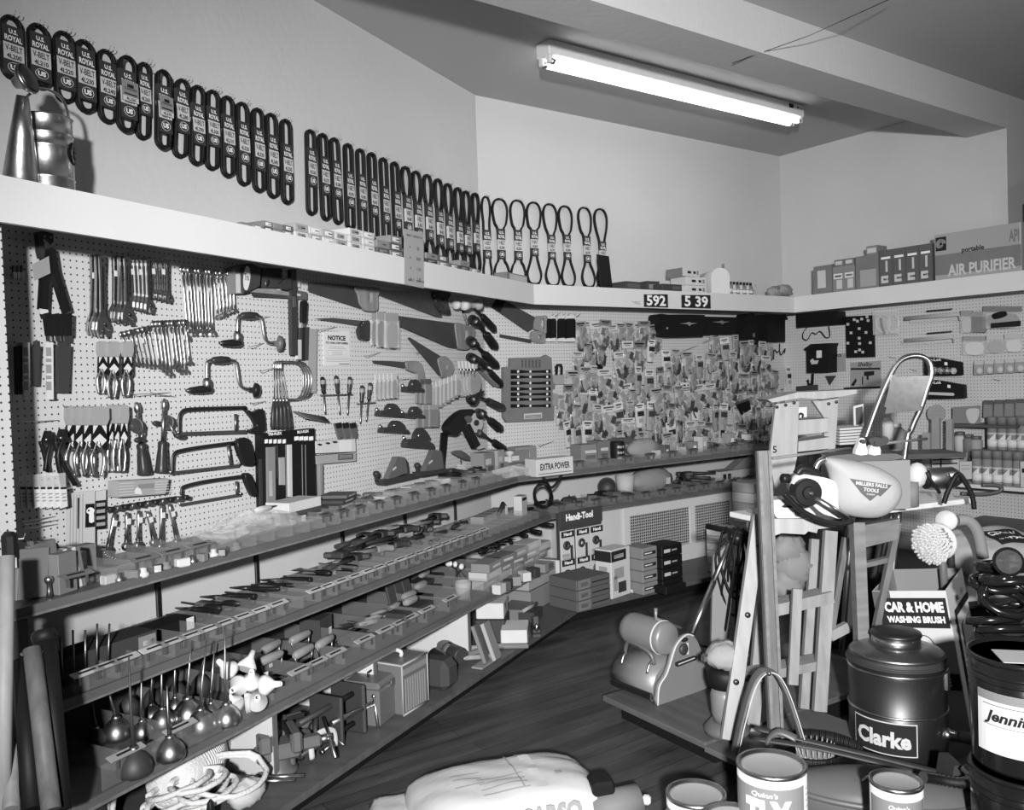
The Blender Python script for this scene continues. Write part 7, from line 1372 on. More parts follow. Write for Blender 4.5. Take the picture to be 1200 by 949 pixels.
flat(WR, c1, (1117,477), .14, 'shield_plaque', 'grey plaque with a pale shield right of the round sign', 'plaque', [('board','card_mid',[([(1117,477),(1149,475),(1149,497),(1117,499)],0,.01)]),('shield','card_light',[(smooth2([(1134,480),(1148,479),(1147,490),(1141,497),(1135,491)],3),.01,.014)])])
for k, (x0, x1, y0, y1) in enumerate(((1094,1103,490,533),(1111,1118,491,533),(1083,1092,507,549))): flat(WR, c1, (x0,y0), .30+.1*(k==2), 'wood_upright', 'pale upright wooden bar among the shelves behind the drill, %s from left' % ORD[(1,2,0)[k]], 'bar', [('bar','wood_light',[([(x0,y0),(x1,y0-.3),(x1,y1),(x0,y1)],0,.03)])])
t = thing('wall_shelf', 'short dark shelf holding jars behind the drill', 'shelf', WR.pt(rsh(1117,.2), 0, WR.at(1130,532,.2).z), WR.rz); MB().mat('shelf_wood').box((.2,-.15,-.012),(1.3,.28,.022)).obj('board', t); MB().mat('shelf_wood').box((.25,-.15,.22),(.5,.28,.02)).obj('upper_board', t)
for k, (px, mt, hh) in enumerate(((1126,'card_light',.17),(1136,'box_grey',.15),(1145,'card_grey',.14))):
    t = thing('jar', 'jar with a rounded lid on the short dark shelf, %s from left' % ORD[k], 'jar', WR.pt(rsh(px,.22), .22, WR.at(1130,532,.2).z), WR.rz, 'jars on the short shelf'); MB().mat(mt).lathe([(.04,0),(.042,hh*.75),(.03,hh*.85)], n=16).obj('body', t); MB().mat('iron_grey').lathe([(.034,hh*.85),(.034,hh),(0,hh*1.02)], n=16).obj('lid', t)
flat(WR, c1, (1092,533), .46, 'striped_carton', 'white striped carton end behind the drill', 'box', [('box','card_light',[([(1092,534),(1124,532),(1124,551),(1092,550)],-.12,0)]),('stripes','ink',[([(1093,538),(1130,536.5),(1130,538),(1093,539.5)],0,.003),([(1093,543),(1122,542),(1122,543.5),(1093,544.5)],0,.003),([(1102,535),(1103.5,535),(1103.5,549),(1102,549)],0,.003)])])
flat(WR, c1, (1125,541), .5, 'price_board', 'pale price card with text lines left of the spray cans', 'card', [('card','card_light',[([(1125,541),(1139,540.5),(1139,561),(1125,562)],0,.006)]),('lines','ink_grey',[([(1127,545),(1137,544.7),(1137,545.7),(1127,546)],.006,.007),([(1127,549),(1137,548.7),(1137,549.7),(1127,550)],.006,.007)])])
# ---------------------------------------------------------------- platform on the shop floor and the floor sander
zp = .11
A = at_z(706,814.7,zp); Bv = at_z(826,870.7,zp); ux = (Bv-A).normalized(); uy = Vector((-ux.y, ux.x, 0)); angp = math.atan2(ux.y, ux.x); Lp = (Bv-A).length
t = thing('display_platform', 'low dark wooden platform under the floor sander and ladders', 'platform', (A.x, A.y, 0), angp)
MB().mat('shelf_wood').box((Lp/2,.62,zp-.0125),(Lp,1.24,.025),.003).obj('deck', t)
m = MB().mat('black').box((Lp/2,.64,(zp-.026)/2),(Lp-.06,1.12,zp-.026)); m.obj('kick_block', t)  # black block under the deck stands in for the shade of the open gap
t = thing('display_platform', 'second low dark platform continuing under the ladders toward the cans', 'platform', (Bv+ux*.004)*1.0-Vector((0,0,zp)), angp)
MB().mat('shelf_edge').box((.16,.30,zp-.018),(.32,.62,.022),.003).obj('deck', t); MB().mat('black').box((.14,.32,(zp-.03)/2),(.24,.5,zp-.03)).obj('kick_block', t)  # same black fill in place of the shaded gap below this deck
cSd = Crop(700,690,6.33); o0 = at_z(768,826,zp); WS = Wall(TB, o0.dot(WB.n))
h = Hang(WS, c1, (768,826), 0, 'floor_sander', 'grey drum floor sander standing on the low platform', 'floor sander'); R_ = h.root
plate = [(432,858),(436,760),(450,700),(492,635),(520,560),(560,430),(600,370),(650,332),(700,345),(735,400),(765,480),(785,560),(795,610),(842,692),(838,712),(760,745),(700,775),(560,830)]
h.part('side_plate', MB().mat('enamel_grey').prism(h.poly([cSd(*q) for q in smooth2(plate,2)]), -.012, .012, True))
m = MB().mat('card_light'); pp = [Vector((x,-.014,z)) for x, z in h.poly([cSd(*q) for q in plate[:9]])]; m.tube(smooth_path(pp,3), .004, 6); h.part('edge_trim', m)
m = MB().mat('ink').prism(h.poly([cSd(*q) for q in ((560,540),(700,488),(720,492),(715,520),(575,572),(562,565))]), -.016, -.012); m.mat('card_light').prism(h.poly([cSd(*q) for q in ((580,548),(700,502),(702,508),(582,556))]), -.0168, -.016); h.part('name_plate', m)
q = h.P(*cSd(635,445), .013); m = MB().mat('iron').lathe([(.024,0),(.026,.008),(.018,.014),(0,.014)], q, (0,-1,0), 20); m.mat('card_light').box((q[0]+.02,q[1]-.008,q[2]),(.008,.006,.05)); h.part('hub_cover', m)
m = MB().mat('ink').prism(h.poly([cSd(*q) for q in ell(630,372,26,16,16,-.4)]), -.016, -.012); h.part('badge', m)
hood = [(.0,.012),(.0,.075),(.02,.115),(.06,.15),(.12,.165),(.2,.16),(.3,.10),(.34,.02)]
h.part('drum_hood', MB().mat('enamel_grey').prism(hood, .012, .27, True)); m = MB().mat('dark_steel').box((.0,.14,.03),(.02,.25,.03),.004); h.part('bumper', m)
q = h.P(*cSd(520,395)); m = MB().mat('enamel_grey').lathe([(.0,0),(.06,.002),(.070,.012),(.072,.03),(.072,.21),(.066,.24),(.05,.25),(0,.252)], (q[0]+.01,.0,q[2]+.01), (0,1,0), 28); h.part('motor', m)
h.part('motor_ring', MB().mat('card_light').lathe([(.0735,.035),(.075,.04),(.0735,.045)], (q[0]+.01,0,q[2]+.01), (0,1,0), 28))
for yy in (.06,.22): h.part('latch', MB().mat('chrome').tube(smooth_path([(.015,yy,.115),(.03,yy,.15),(.055,yy,.165)],3), .006, 6))
h.part('carry_handle', MB().mat('iron_grey').tube(smooth_path([(.05,.05,.15),(.04,.07,.20),(.04,.19,.22),(.05,.23,.16)],4), .009, 8))
P0, P1 = Vector(h.P(*cSd(700,335))), Vector(h.P(871,625,.0)); P1.y = .05
h.part('handle_tube', MB().mat('chrome').tube([P0, P0+(P1-P0)*.5], .013, 12)); h.part('handle_upper', MB().mat('steel').tube([P0+(P1-P0)*.5, P1], .010, 10))
tb = [Vector(h.P(834,608)), Vector(h.P(880,624))]; tb = [P1+Vector((-.02,.15,.012)), P1+Vector((.03,-.13,-.01))]
h.part('grip_bar', MB().mat('black_plastic').tube(tb, .014, 10)); h.part('switch_box', MB().mat('black_plastic').ball(P1+Vector((.01,0,-.03)), .035, 10, (1,1.2,1)))
h.part('dust_pipe', MB().mat('enamel_grey').tube([Vector(h.P(*cSd(655,300)))+Vector((0,.03,0)), Vector(h.P(*cSd(495,235)))+Vector((0,.05,0)), Vector(h.P(*cSd(497,160)))+Vector((0,.05,0))], .008, 8))
random.seed(8); m = MB().mat('rubber')
for k in range(7):
    m.tube(smooth_path([P1+Vector((random.uniform(-.04,.03),random.uniform(-.05,.05),.02)), P1+Vector((random.uniform(-.09,-.02),random.uniform(-.06,.06),-.12)), P1+Vector((random.uniform(-.05,.05),random.uniform(-.06,.06),-.30-.1*(k%3))), P1+Vector((random.uniform(.02,.12),random.uniform(-.06,.06),-.16)), P1+Vector((.01,random.uniform(-.06,.06),.015))],6), .006, 6)
m.tube(smooth_path([P1+Vector((.02,0,-.3)), P1+Vector((.03,0,-.5)), P1+Vector((-.05,.02,-.56)), P1+Vector((-.2,.05,-.50)), P1+Vector((-.32,.06,-.47)), Vector(h.P(*cSd(495,190)))+Vector((0,.05,0))],6), .006, 6); h.part('power_cord', m)
for xx in (.10,.30): h.part('wheel', MB().mat('iron').lathe([(.006,-.012),(.022,-.012),(.022,.012),(.006,.012)], (xx+.02,.03,.012), (0,1,0), 14))
p = at_z(852,858,zp); t = thing('floor_polisher', 'upright floor polisher with a crumpled plastic-wrapped motor, behind the front ladder', 'floor polisher', p, 0)
MB().mat('iron_grey').lathe([(.085,.0),(.09,.02),(.075,.035),(.06,.05)], n=24).obj('base_skirt', t); MB().mat('enamel_grey').lathe([(.048,.04),(.058,.08),(.06,.15),(.05,.18)], n=24).obj('bell', t); MB().mat('black').lathe([(.06,.18),(.068,.21),(.068,.24),(.055,.255)], n=24).obj('band', t)
m = blob(MB().mat('cloth_mid'), (0,0,.30), .072, (1.1,1,.75), .4, 4); m.mat('chrome').box((-.07,-.02,.30),(.05,.03,.03),.006); m.obj('motor_wrap', t)
flat(Wall(pi/2,-4.0), c1, (840,650), 0, 'upright_board', 'grey upright board behind the sander handle', 'board', [('board','card_mid',[([(836,652),(851,640),(858,700),(853,760),(833,770)],-.03,.0)])])
# ---------------------------------------------------------------- ladders
def bar(m, p0, p1, wl, wd): return m.tube([p0, p1], 1.0, 4, flat=(wd*.7071, wl*.7071), smooth=False)
def ladder(name, label, cat, bars, extra=(), base=None):
    ps = [at_depth(*b[2]) for b in bars]; b0 = base or min((at_depth(*q) for b in bars for q in (b[2], b[3])), key=lambda p: p.z)
    t = thing(name, label, cat, b0, 0)
    for pn, mt, a, b, wl, wd in bars: bar(m := MB().mat(mt), at_depth(*a)-b0, at_depth(*b)-b0, wl, wd); m.obj(pn, t)
    return t, b0
bars = [('rail','wood_light',(890,604,3.36),(853,866,3.22),.052,.03),('rail','wood',(900,640,3.52),(880,868,3.36),.05,.03),('rail','wood',(956,632,3.62),(943,830,3.50),.045,.03),('rail','wood',(973,622,3.46),(960,833,3.36),.05,.03),('brace','wood',(934,690,3.30),(929,802,3.26),.036,.02),
 ('step','wood',(905,712,3.40),(970,697,3.44),.045,.09),('step','wood',(872,792,3.34),(963,774,3.44),.035,.09)]
t, b0 = ladder('step_ladder', 'short pale wooden step ladder at the front with a worn top board', 'ladder', bars)
W3 = Wall(pi/2, -3.24); cX = Crop(840,600,5.273)
top = [(308,42),(640,42),(742,78),(740,92),(625,105),(618,130),(565,118),(545,138),(400,130),(345,150),(318,172),(308,170)]
vv = [(lambda p: (p.x, p.z))(W3.at(*cX(*q))-b0) for q in top]; yy = 3.24-b0.y
MB().mat('wood_light').prism([(x, z) for x, z in vv], yy, yy+.28).obj('top_board', t)
for q in (cX(258,207), cX(190,635), (862.5,799)):
    D = 3.36-(q[1]-604)/262*.14-.02; p = at_depth(q[0], q[1], D)-b0; MB().mat('dark_steel').lathe([(.011,0),(.011,.006),(.005,.009),(0,.009)], p, (0,-1,.1), 12).obj('bolt', t)
# rough sack hung in the ladder
t = thing('cloth_sack', 'pale crumpled cloth bundle hanging inside the front ladder', 'cloth', at_depth(928,697,3.62), 0); m = MB().mat('box_grey')
for k, (x, z, r) in enumerate(((-.02,.05,.07),(.015,.12,.08),(-.01,.19,.07))): blob(m, (x,0,z), r, (1,.6,1), .45, 20+k)
m.obj('bundle', t)
# metal-edged upright in front
p0, p1 = at_depth(894,528,3.13), at_depth(909,862,3.10); t = thing('channel_post', 'tall grooved wooden post standing in front of the short ladder', 'post', p1, 0)
m = MB().mat('wood_dark'); bar(m, Vector((0,0,0)), p0-p1, .05, .03); m.obj('core', t)
for dx in (-.018,.018): m = MB().mat('wood_mid'); bar(m, Vector((dx,-.018,0)), p0-p1+Vector((dx,-.018,0)), .011, .012); m.obj('ridge', t)
# strap arch
PP = [at_depth(x, y, 3.02) for x, y in ((860,882),(868,845),(879,806),(889,789),(899,785),(909,790),(919,808),(929,836),(940,872))]; b0 = PP[0]
t = thing('steel_arch', 'bent flat grey strap forming an upside-down U before the post', 'arch', b0, 0); MB().mat('iron_grey').tube([p-b0 for p in smooth_path(PP,5)], .022, 6, flat=(1.3,.32), smooth=False).obj('strap', t); MB().mat('card_light').tube([p-b0+Vector((.007,-.03,0)) for p in smooth_path(PP,5)], .0022, 4).obj('bright_edge', t); q = at_depth(901,789,2.975)-b0; MB().mat('chrome').lathe([(.008,0),(.008,.004),(0,.007)], q, (0,-1,0), 10).obj('rivet', t)
bars = [('rail','wood_mid',(1004,612,3.42),(1011,790,3.36),.045,.05),('rail','wood_dark',(991,630,3.6),(972,750,3.55),.022,.03),('rail','wood_dark',(1052,612,3.66),(1023,752,3.60),.024,.03),('rung','wood_mid',(1011,662,3.6),(1045,654,3.66),.02,.03),('rung','wood',(972,745,3.55),(993,734,3.56),.04,.03)]
t, b0 = ladder('step_ladder', 'dark weathered step ladder with a broad top panel, right of the pale one', 'ladder', bars)
W4 = Wall(pi/2, -3.58); vv = [(lambda p: (p.x, p.z))(W4.at(x,y)-b0) for x, y in ((1009,616),(1055,608),(1052,632),(1011,642))]; MB().mat('wood_mid').prism(vv, 3.58-b0.y, 3.62-b0.y).obj('panel', t)
# tall ladder marked 5
cZ = Crop(840,440,5.0); W5 = Wall(pi/2, -4.05)
h = Hang(W5, cZ, (400,700), 0, 'step_ladder', 'tall pale wooden step ladder stencilled 5 on its left rail', 'ladder'); 
h.part('rail', MB().mat('wood_light').prism(h.poly([(345,168),(482,150),(470,480),(440,620),(400,900),(330,900),(350,720),(310,480)]), 0, .03))
h.part('rail', MB().mat('wood_light').prism(h.poly([(588,150),(742,128),(722,440),(715,640),(650,640),(655,425),(660,255)]), .06, .09))
h.part('step', MB().mat('wood_light').prism(h.poly([(478,262),(662,250),(658,330),(476,348)]), .0, .12)); h.part('step', MB().mat('wood_light').prism(h.poly([(472,385),(656,358),(652,425),(468,445)]), -.02, .12))
h.part('top_cap', MB().mat('wood_light').prism(h.poly([(283,140),(460,97),(800,82),(802,105),(735,118),(600,138),(475,130),(310,157)]), -.04, .16))
m = MB().mat('ink').text('5', *h.l(340,452), .032, -.0008, bold=.02); h.part('stencil', m)
m = MB().mat('card_light').prism(h.poly([(480,190),(545,185),(545,245),(482,252)]), .04, .045); m.mat('ink').prism(h.poly(smooth2([(492,230),(508,218),(526,228),(524,248),(514,248),(514,232),(502,234),(500,248),(492,248)],2)), .038, .04); h.part('label_sticker', m)
for q in ((352,185),(403,173),(452,160),(655,165),(700,155)): h.part('nail', MB().mat('dark_steel').lathe([(.008,0),(.008,.003),(0,.004)], h.P(*q, .001 if q[0] < 500 else -.058), (0,-1,0), 8))
# plank across the ladders with tools
zk = .93; a, b = at_z(905,610,zk), at_z(1142,583,zk); v = b-a; ang = math.atan2(v.y, v.x); t = thing('plank', 'white plank laid across the ladder tops under the tools', 'plank', a, ang); MB().mat('white_paint').box((v.length/2,.13,-.011),(v.length,.28,.022),.003).obj('board', t)
W2 = Wall(pi/2, -3.26)
flat(W2, cZ, (320,730), 0, 'tool_case', 'white rounded tool case with a big screw, on the front ladder top', 'case', [('shell','box_light',[(smooth2([(322,745),(350,728),(480,732),(560,790),(572,836),(400,836),(345,826)],3),-.10,0)]),('screw','chrome',[(ell(468,804,20,20,20),0,.012)]),('script','ink',[([(378,768),(400,752),(405,762),(470,766),(470,772),(395,774)],0,.002)])])
h = Hang(Wall(pi/2,-3.12), cZ, (540,660), 0, 'circular_saw', 'portable circular saw with white housing and black motor on the plank', 'circular saw')
h.part('housing', MB().mat('carton').prism(h.poly(smooth2([(440,660),(455,600),(500,580),(640,600),(690,640),(700,760),(715,830),(640,810),(545,745),(470,700)],4)), -.02, .06, True))
q = h.P(520,680,.02); h.part('motor', MB().mat('black_plastic').lathe([(.05,-.03),(.05,.028),(.046,.033),(.024,.034),(.022,.046),(0,.047)], q, (0,-1,0), 24, smooth=False)); h.part('hub', MB().mat('chrome').lathe([(.008,0),(.008,.006),(0,.009)], (q[0],q[1]-.05,q[2]), (0,-1,0), 10))
h.part('foot', MB().mat('black_plastic').tube(smooth_path([h.P(*p_, .03) for p_ in ((392,690),(430,730),(500,795),(600,845),(700,868),(790,852))],4), .012, 6, flat=(1.6,.9)))
h.part('arm_tube', MB().mat('chrome').tube([h.P(565,712,.05), h.P(660,770,.06), h.P(760,836,.06)], .0125, 10)); h.part('handle', MB().mat('black_plastic').tube(smooth_path([h.P(*p_, .0) for p_ in ((470,580),(500,545),(560,560),(600,600),(610,650))],4), .017, 8)); h.part('knob', MB().mat('black_plastic').lathe([(.012,0),(.018,.006),(.018,.03),(.012,.036)], h.P(430,604,.01), (-1,-.2,.1), 14))
h.part('blade_guard', MB().mat('card_light').tube(smooth_path([h.P(*p_, .01) for p_ in ((560,745),(620,800),(690,815),(705,760))],4), .006, 6)); h.part('elbow', MB().mat('chrome').tube(smooth_path([h.P(*p_, -.01) for p_ in ((575,600),(580,545),(600,505),(635,490))],4), .011, 10))
# dust bag, inflated from its outline
W6 = Wall(pi/2, -3.14); h = Hang(W6, cZ, (860,660), 0, 'dust_bag', 'pale bulging cloth dust bag with a dark triangular MILLERS FALLS TOOLS emblem', 'dust bag')
out = h.poly(smooth2([(630,487),(700,480),(860,510),(960,545),(1050,602),(1078,660),(1070,720),(1020,790),(930,832),(800,825),(720,790),(682,720),(670,640),(652,560)],4)); n = len(out); cx = sum(p[0] for p in out)/n; cz = sum(p[1] for p in out)/n
def bulge(s, back=1): return .075*math.sqrt(max(0,1-s**2.6))*back
m = MB().mat('cloth'); S = [1,.985,.95,.88,.75,.58,.4,.2]
for sg in (1,-1):
    vs = [(cx+(p[0]-cx)*s, -bulge(s)*sg-.002*sg*math.sin(14*p[0]+9*s+20*p[1]), cz+(p[1]-cz)*s) for s in S for p in out]+[(cx,-bulge(0)*sg,cz)]
    fs = [(i*n+k,i*n+(k+1)%n,(i+1)*n+(k+1)%n,(i+1)*n+k) for i in range(len(S)-1) for k in range(n)]+[((len(S)-1)*n+k,(len(S)-1)*n+(k+1)%n,len(S)*n) for k in range(n)]
    m.add(vs, [f if sg > 0 else f[::-1] for f in fs], True)
h.part('bag', m)
def onbag(x, z, off=.0015):
    dx, dz_ = x-cx, z-cz; a0 = math.atan2(dz_, dx); best = min(out, key=lambda p: abs((math.atan2(p[1]-cz, p[0]-cx)-a0+pi) % (2*pi)-pi)); s = math.hypot(dx, dz_)/max(math.hypot(best[0]-cx, best[1]-cz), 1e-6); return (x, -bulge(min(s,1))-off-.003, z)
tri = h.poly([(735,590),(978,628),(905,692),(890,682),(848,718),(795,672)]); m = MB().mat('card_dark'); G = 14
def tri_fill(m, poly, off):
    for k in range(1, len(poly)-1):
        A_, B_, C_ = [Vector((p[0],0,p[1])) for p in (poly[0], poly[k], poly[k+1])]
        for i in range(8):
            for j in range(8-i):
                P = lambda u, w: (lambda q: onbag(q.x, q.z, off))(A_+(B_-A_)*(u/8)+(C_-A_)*(w/8))
                m.add([P(i,j),P(i+1,j),P(i,j+1)], [(0,1,2)])
                if j < 7-i: m.add([P(i+1,j),P(i+1,j+1),P(i,j+1)], [(0,1,2)])
tri_fill(m, tri, .0015)
def bagtext(s, px, py, w_, hgt, rot):
    vs, fs, (u0, u1) = glyphs(s, .03); kx = w_/(u1-u0); c_ = h.l(px, py)
    m.mat('card_light').add([onbag(c_[0]+((v[0]-(u0+u1)/2)*kx)*math.cos(rot)-v[1]*hgt/.7*math.sin(rot), c_[1]+((v[0]-(u0+u1)/2)*kx)*math.sin(rot)+v[1]*hgt/.7*math.cos(rot), .003) for v in vs], fs)
bagtext('MILLERS FALLS', 856, 634, .115, .012, -.155); bagtext('TOOLS', 850, 664, .055, .012, -.155); bagtext('OF QUALITY', 848, 683, .03, .005, -.155); h.part('emblem', m)
# open carton behind the bag
W7 = Wall(pi/2, -3.36)
h = Hang(W7, cZ, (1060,780), 0, 'open_carton', 'dark grey carton with open flaps behind the dust bag', 'box'); h.part('box', MB().mat('card_mid').prism(h.poly([(760,505),(1132,495),(1136,780),(765,790)]), 0, .26)); h.part('flap', MB().mat('card_dark').prism(h.poly([(640,470),(760,458),(1040,455),(1092,478),(1020,494),(760,500)]), -.02, .10))
for k, (x0, y0) in enumerate(((812,370),(890,400))): flat(W7, cZ, (x0+30,460), .02, 'white_bracket', 'small white bracket standing on the open carton, '+('left' if k == 0 else 'right'), 'bracket', [('body','card_white',[(smooth2([(x0,460),(x0+18,405),(x0+25,y0),(x0+55,y0),(x0+62,410),(x0+70,462)],2),-.03,0)]),('bolt','iron',[(ell(x0+38,385+k*10,16,12,14),0,.02)])])
flat(W7, cZ, (880,380), .0, 'iron_fitting', 'dark double iron fitting between the white brackets', 'fitting', [('body','iron',[(smooth2([(872,372),(910,358),(945,365),(975,355),(990,380),(960,408),(900,412)],3),-.03,.03)])])
for k, (p_, q_) in enumerate((((905,537,3.3),(996,525,3.42)),((1032,520,3.42),(1086,514,3.55)))): a, b = at_depth(*p_), at_depth(*q_); t = thing('cane_rod', 'thin brown rod lying above the tools, '+('in front of the tall ladder' if k == 0 else 'pointing at the spray cans'), 'rod', a, 0); MB().mat('wood_mid').tube([(0,0,0), b-a], .006, 8).obj('rod', t)
# chrome arched step stool
Dc = 4.3; PP = [at_depth(x, y, Dc) for x, y in ((1004,548),(1015,512),(1030,470),(1043,440),(1053,424),(1066,417.5),(1080,418),(1089,425),(1091.5,438),(1086,456),(1079,478),(1068,503),(1060,537))]
PP = [Vector((PP[0].x-.10, Dc+.0, .0))]+PP+[Vector((PP[-1].x-.12, Dc, .0))]; b0 = PP[0]
t = thing('step_stool', 'chrome tube step stool with a brushed metal panel under its arched handle', 'step stool', b0, 0); MB().mat('chrome').tube([p-b0 for p in smooth_path(PP,5)], .0145, 12).obj('arched_tube', t)
W8 = Wall(pi/2, -Dc-.0); cW = Crop(980,420,5.273); f_ = lambda q: (lambda p: (p.x, p.z))(W8.at(*cW(*q))-b0)
MB().mat('steel').prism([f_(q) for q in ((362,112),(592,106),(520,292),(306,302))], Dc-b0.y-.012, Dc-b0.y+.012).obj('panel', t)
m = MB().mat('steel'); m.prism([f_(q) for q in ((335,100),(365,112),(308,302),(285,300))], Dc-b0.y-.02, Dc-b0.y+.02); m.prism([f_(q) for q in ((300,302),(522,292),(516,322),(290,338))], Dc-b0.y-.02, Dc-b0.y+.04); m.obj('panel_frame', t)
b1 = [(1030,500,Dc+.12),(1010,600,Dc+.2)]; MB().mat('steel').tube([at_depth(1022,505,Dc+.1)-b0, Vector((PP[0].x+.02,Dc+.35,0))-b0], .011, 8).obj('rear_leg', t); MB().mat('steel').tube([at_depth(1066,505,Dc+.1)-b0, Vector((PP[-1].x+.04,Dc+.35,0))-b0], .011, 8).obj('rear_leg', t)
# electric drill on the plank end
W9 = Wall(pi/2, -3.55); h = Hang(W9, cW, (650,760), 0, 'electric_drill', 'silver electric drill with a pale rounded end on the plank', 'drill')
c0, c1_ = Vector(h.P(545,745)), Vector(h.P(760,735)); v = c1_-c0; L = v.length; h.part('body', MB().mat('steel').lathe([(.0,0),(.036,.002),(.046,.15*L),(.046,.8*L),(.03,.98*L),(0,L)], c0, v, 22)); h.part('end_cap', MB().mat('card_light').ball(Vector(h.P(500,720)), .042, 14, (1,1,1.25))); h.part('collar', MB().mat('black_plastic').lathe([(.030,0),(.043,.012),(.043,.02),(.034,.03)], Vector(h.P(528,745)), (1,0,0), 18)); h.part('strap', MB().mat('black_plastic').tube(smooth_path([h.P(560,700,.045),h.P(590,760,.05),h.P(640,830,.04)],4), .007, 6)); h.part('stripe', MB().mat('ink').prism(h.poly([(655,705),(672,745),(676,743),(662,703)]), -.05, -.046))
h.part('cord', MB().mat('rubber').tube(smooth_path([h.P(*q_, .08) for q_ in ((665,895),(690,820),(750,715),(800,770),(840,850),(852,930))],5), .010, 8)); h.part('loose_cord', MB().mat('iron').tube(smooth_path([h.P(*q_, .02) for q_ in ((770,835),(900,840),(1000,825),(1020,800),(985,785),(900,782))],5), .009, 8))
t = thing('tin_cylinder', 'small dark tin standing at the end of the open carton', 'tin', at_z(1071,594,zk)+Vector((0,.02,0)), 0); MB().mat('box_grey').lathe([(.028,0),(.028,.10),(0,.1)], n=16).obj('body', t)
for k in range(6): flat(Wall(pi/2,-4.6), c1, (986,502+3*k), .0, 'sheet_stack', 'thin white sheet in the stack beside the tall ladder, layer %s from top' % ORD[k], 'sheet', [('sheet','card_light',[([(984,502+3.4*k),(1013,500+3.4*k),(1013,502.4+3.4*k),(984,504.4+3.4*k)],-.2,0)])], 'sheets beside the tall ladder')
p = at_depth(998,524,4.6); t = thing('counter', 'dark low counter behind the tall ladder, under the white sheets', 'counter', (p.x, p.y+.12, 0), 0); MB().mat('box_dark').box((0,0,p.z/2),(.3,.24,p.z-.004),.004).obj('cabinet', t)
flat(Wall(pi/2,-5.2), c1, (1000,475), .0, 'framed_card', 'white framed dark picture card beside the tall ladder', 'card', [('frame','card_white',[([(1000,476),(1012,473),(1012,499),(1001,501)],-.01,0)]),('picture','card_dark',[([(1002.5,478),(1010.5,476),(1010.5,496),(1003,498)],0,.004)])])
for k, (px, py, r, hh, mt) in enumerate(((1041,516,.035,.17,'card_light'),(1052,526,.05,.16,'card_mid'),(1062,527,.03,.12,'box_grey'))): t = thing('bottle', 'bottle behind the chrome stool, %s from left' % ORD[k], 'bottle', at_depth(px,py,5.4), 0, 'bottles behind the stool'); MB().mat(mt).lathe([(r,0),(r,hh*.7),(r*.5,hh*.85)], n=16).obj('body', t); MB().mat('card_light').lathe([(r*.5,hh*.85),(r*.5,hh),(0,hh)], n=12).obj('cap', t)
m = MB().mat('shelf_wood').box((0,0,0),(.7,.3,.03)); o = m.obj('jar_shelf'); o.location = at_depth(1052,530,5.4)-Vector((0,0,.016)); tag(o, 'shelf under the bottles behind the chrome stool', 'shelf')
# ---------------------------------------------------------------- canister, carton with brush, buckets
pc = at_depth(1053,893,3.26); rc = .1725; zb = .004; t = thing('vacuum_canister', 'dark steel wet vacuum canister with a domed lid, labelled Clarke', 'vacuum', (pc.x, pc.y, 0), -.30); Hc = .40
MB().mat('dark_steel').lathe([(rc*.97,zb),(rc,zb+.01),(rc,zb+Hc)], n=48).obj('tank', t)
for z in (.04, .235, .385): MB().mat('chrome').lathe([(rc+.0005,z-.005),(rc+.005,z),(rc+.0005,z+.005)], n=48).obj('hoop', t)
m = MB().mat('iron'); 
for k in range(5): m.lathe([(rc*1.0,zb+Hc-.002+.006*k),(rc*1.05-.004*k,zb+Hc+.001+.006*k),(rc*1.05-.004*k,zb+Hc+.004+.006*k),(rc*.98,zb+Hc+.006+.006*k)], n=40)
m.obj('gasket_rings', t); zl = zb+Hc+.03
MB().mat('steel').lathe([(rc*.98,zl-.004),(rc*.93,zl+.008),(rc*.62,zl+.024),(rc*.58,zl+.026)], n=40).obj('lid', t)
MB().mat('chrome').lathe([(rc*.5,zl+.022),(rc*.5,zl+.06)], n=36).obj('motor_band', t); MB().mat('dark_steel').lathe([(rc*.5,zl+.06),(rc*.53,zl+.064),(rc*.51,zl+.073),(rc*.38,zl+.08),(0,zl+.083)], n=36).obj('cap', t)
m = MB(); 
def cyt(s, x, z, hgt, w_, mt2, b, rr, a0=0):
    vs, fs, (u0, u1) = glyphs(s, b, .3 if s[0] == 'J' else 0.0); kx = w_/(u1-u0); m.mat(mt2).add([(rr*math.sin(a0+(x+(v[0]-(u0+u1)/2)*kx)/rc), -rr*math.cos(a0+(x+(v[0]-(u0+u1)/2)*kx)/rc), z+v[1]*hgt/.7) for v in vs], fs)
def cyp(mt2, x0, x1, z0, z1, rr, a0=0, n=14):
    m.mat(mt2)
    for k in range(n):
        u, w_ = x0+(x1-x0)*k/n, x0+(x1-x0)*(k+1)/n; q_ = lambda x, z: (rr*math.sin(a0+x/rc), -rr*math.cos(a0+x/rc), z); m.add([q_(u,z0),q_(w_,z0),q_(w_,z1),q_(u,z1)], [(0,1,2,3)])
A0 = -.42; cyp('card_light', -.118, .118, zb+.095, zb+.215, rc+.0012, A0); cyp('ink', -.114, .114, zb+.099, zb+.211, rc+.0020, A0); cyt('Clarke', 0, zb+.128, .055, .19, 'card_light', .04, rc+.0065, A0); m.obj('name_plate', t)
q = Vector((rc*math.sin(.95), -rc*math.cos(.95), zb+.17)); dq = Vector((q.x,q.y,-.05)).normalized(); dq = (Matrix.Rotation(.30,3,'Z') @ Vector((.9,-.35,-.15)))
MB().mat('chrome').lathe([(.022,0),(.024,.02),(.019,.03),(.019,.06)], q*.97, dq, 16).obj('hose_port', t); MB().mat('iron_grey').tube([q+dq*.05, q+dq*.2], .021, 14).obj('hose_pipe', t)
for a_ in (1.15,): q = Vector((rc*1.01*math.sin(a_), -rc*1.01*math.cos(a_), zb+.35)); MB().mat('chrome').box(q, (.02,.02,.07), .003, Rz(a_)).obj('latch', t)
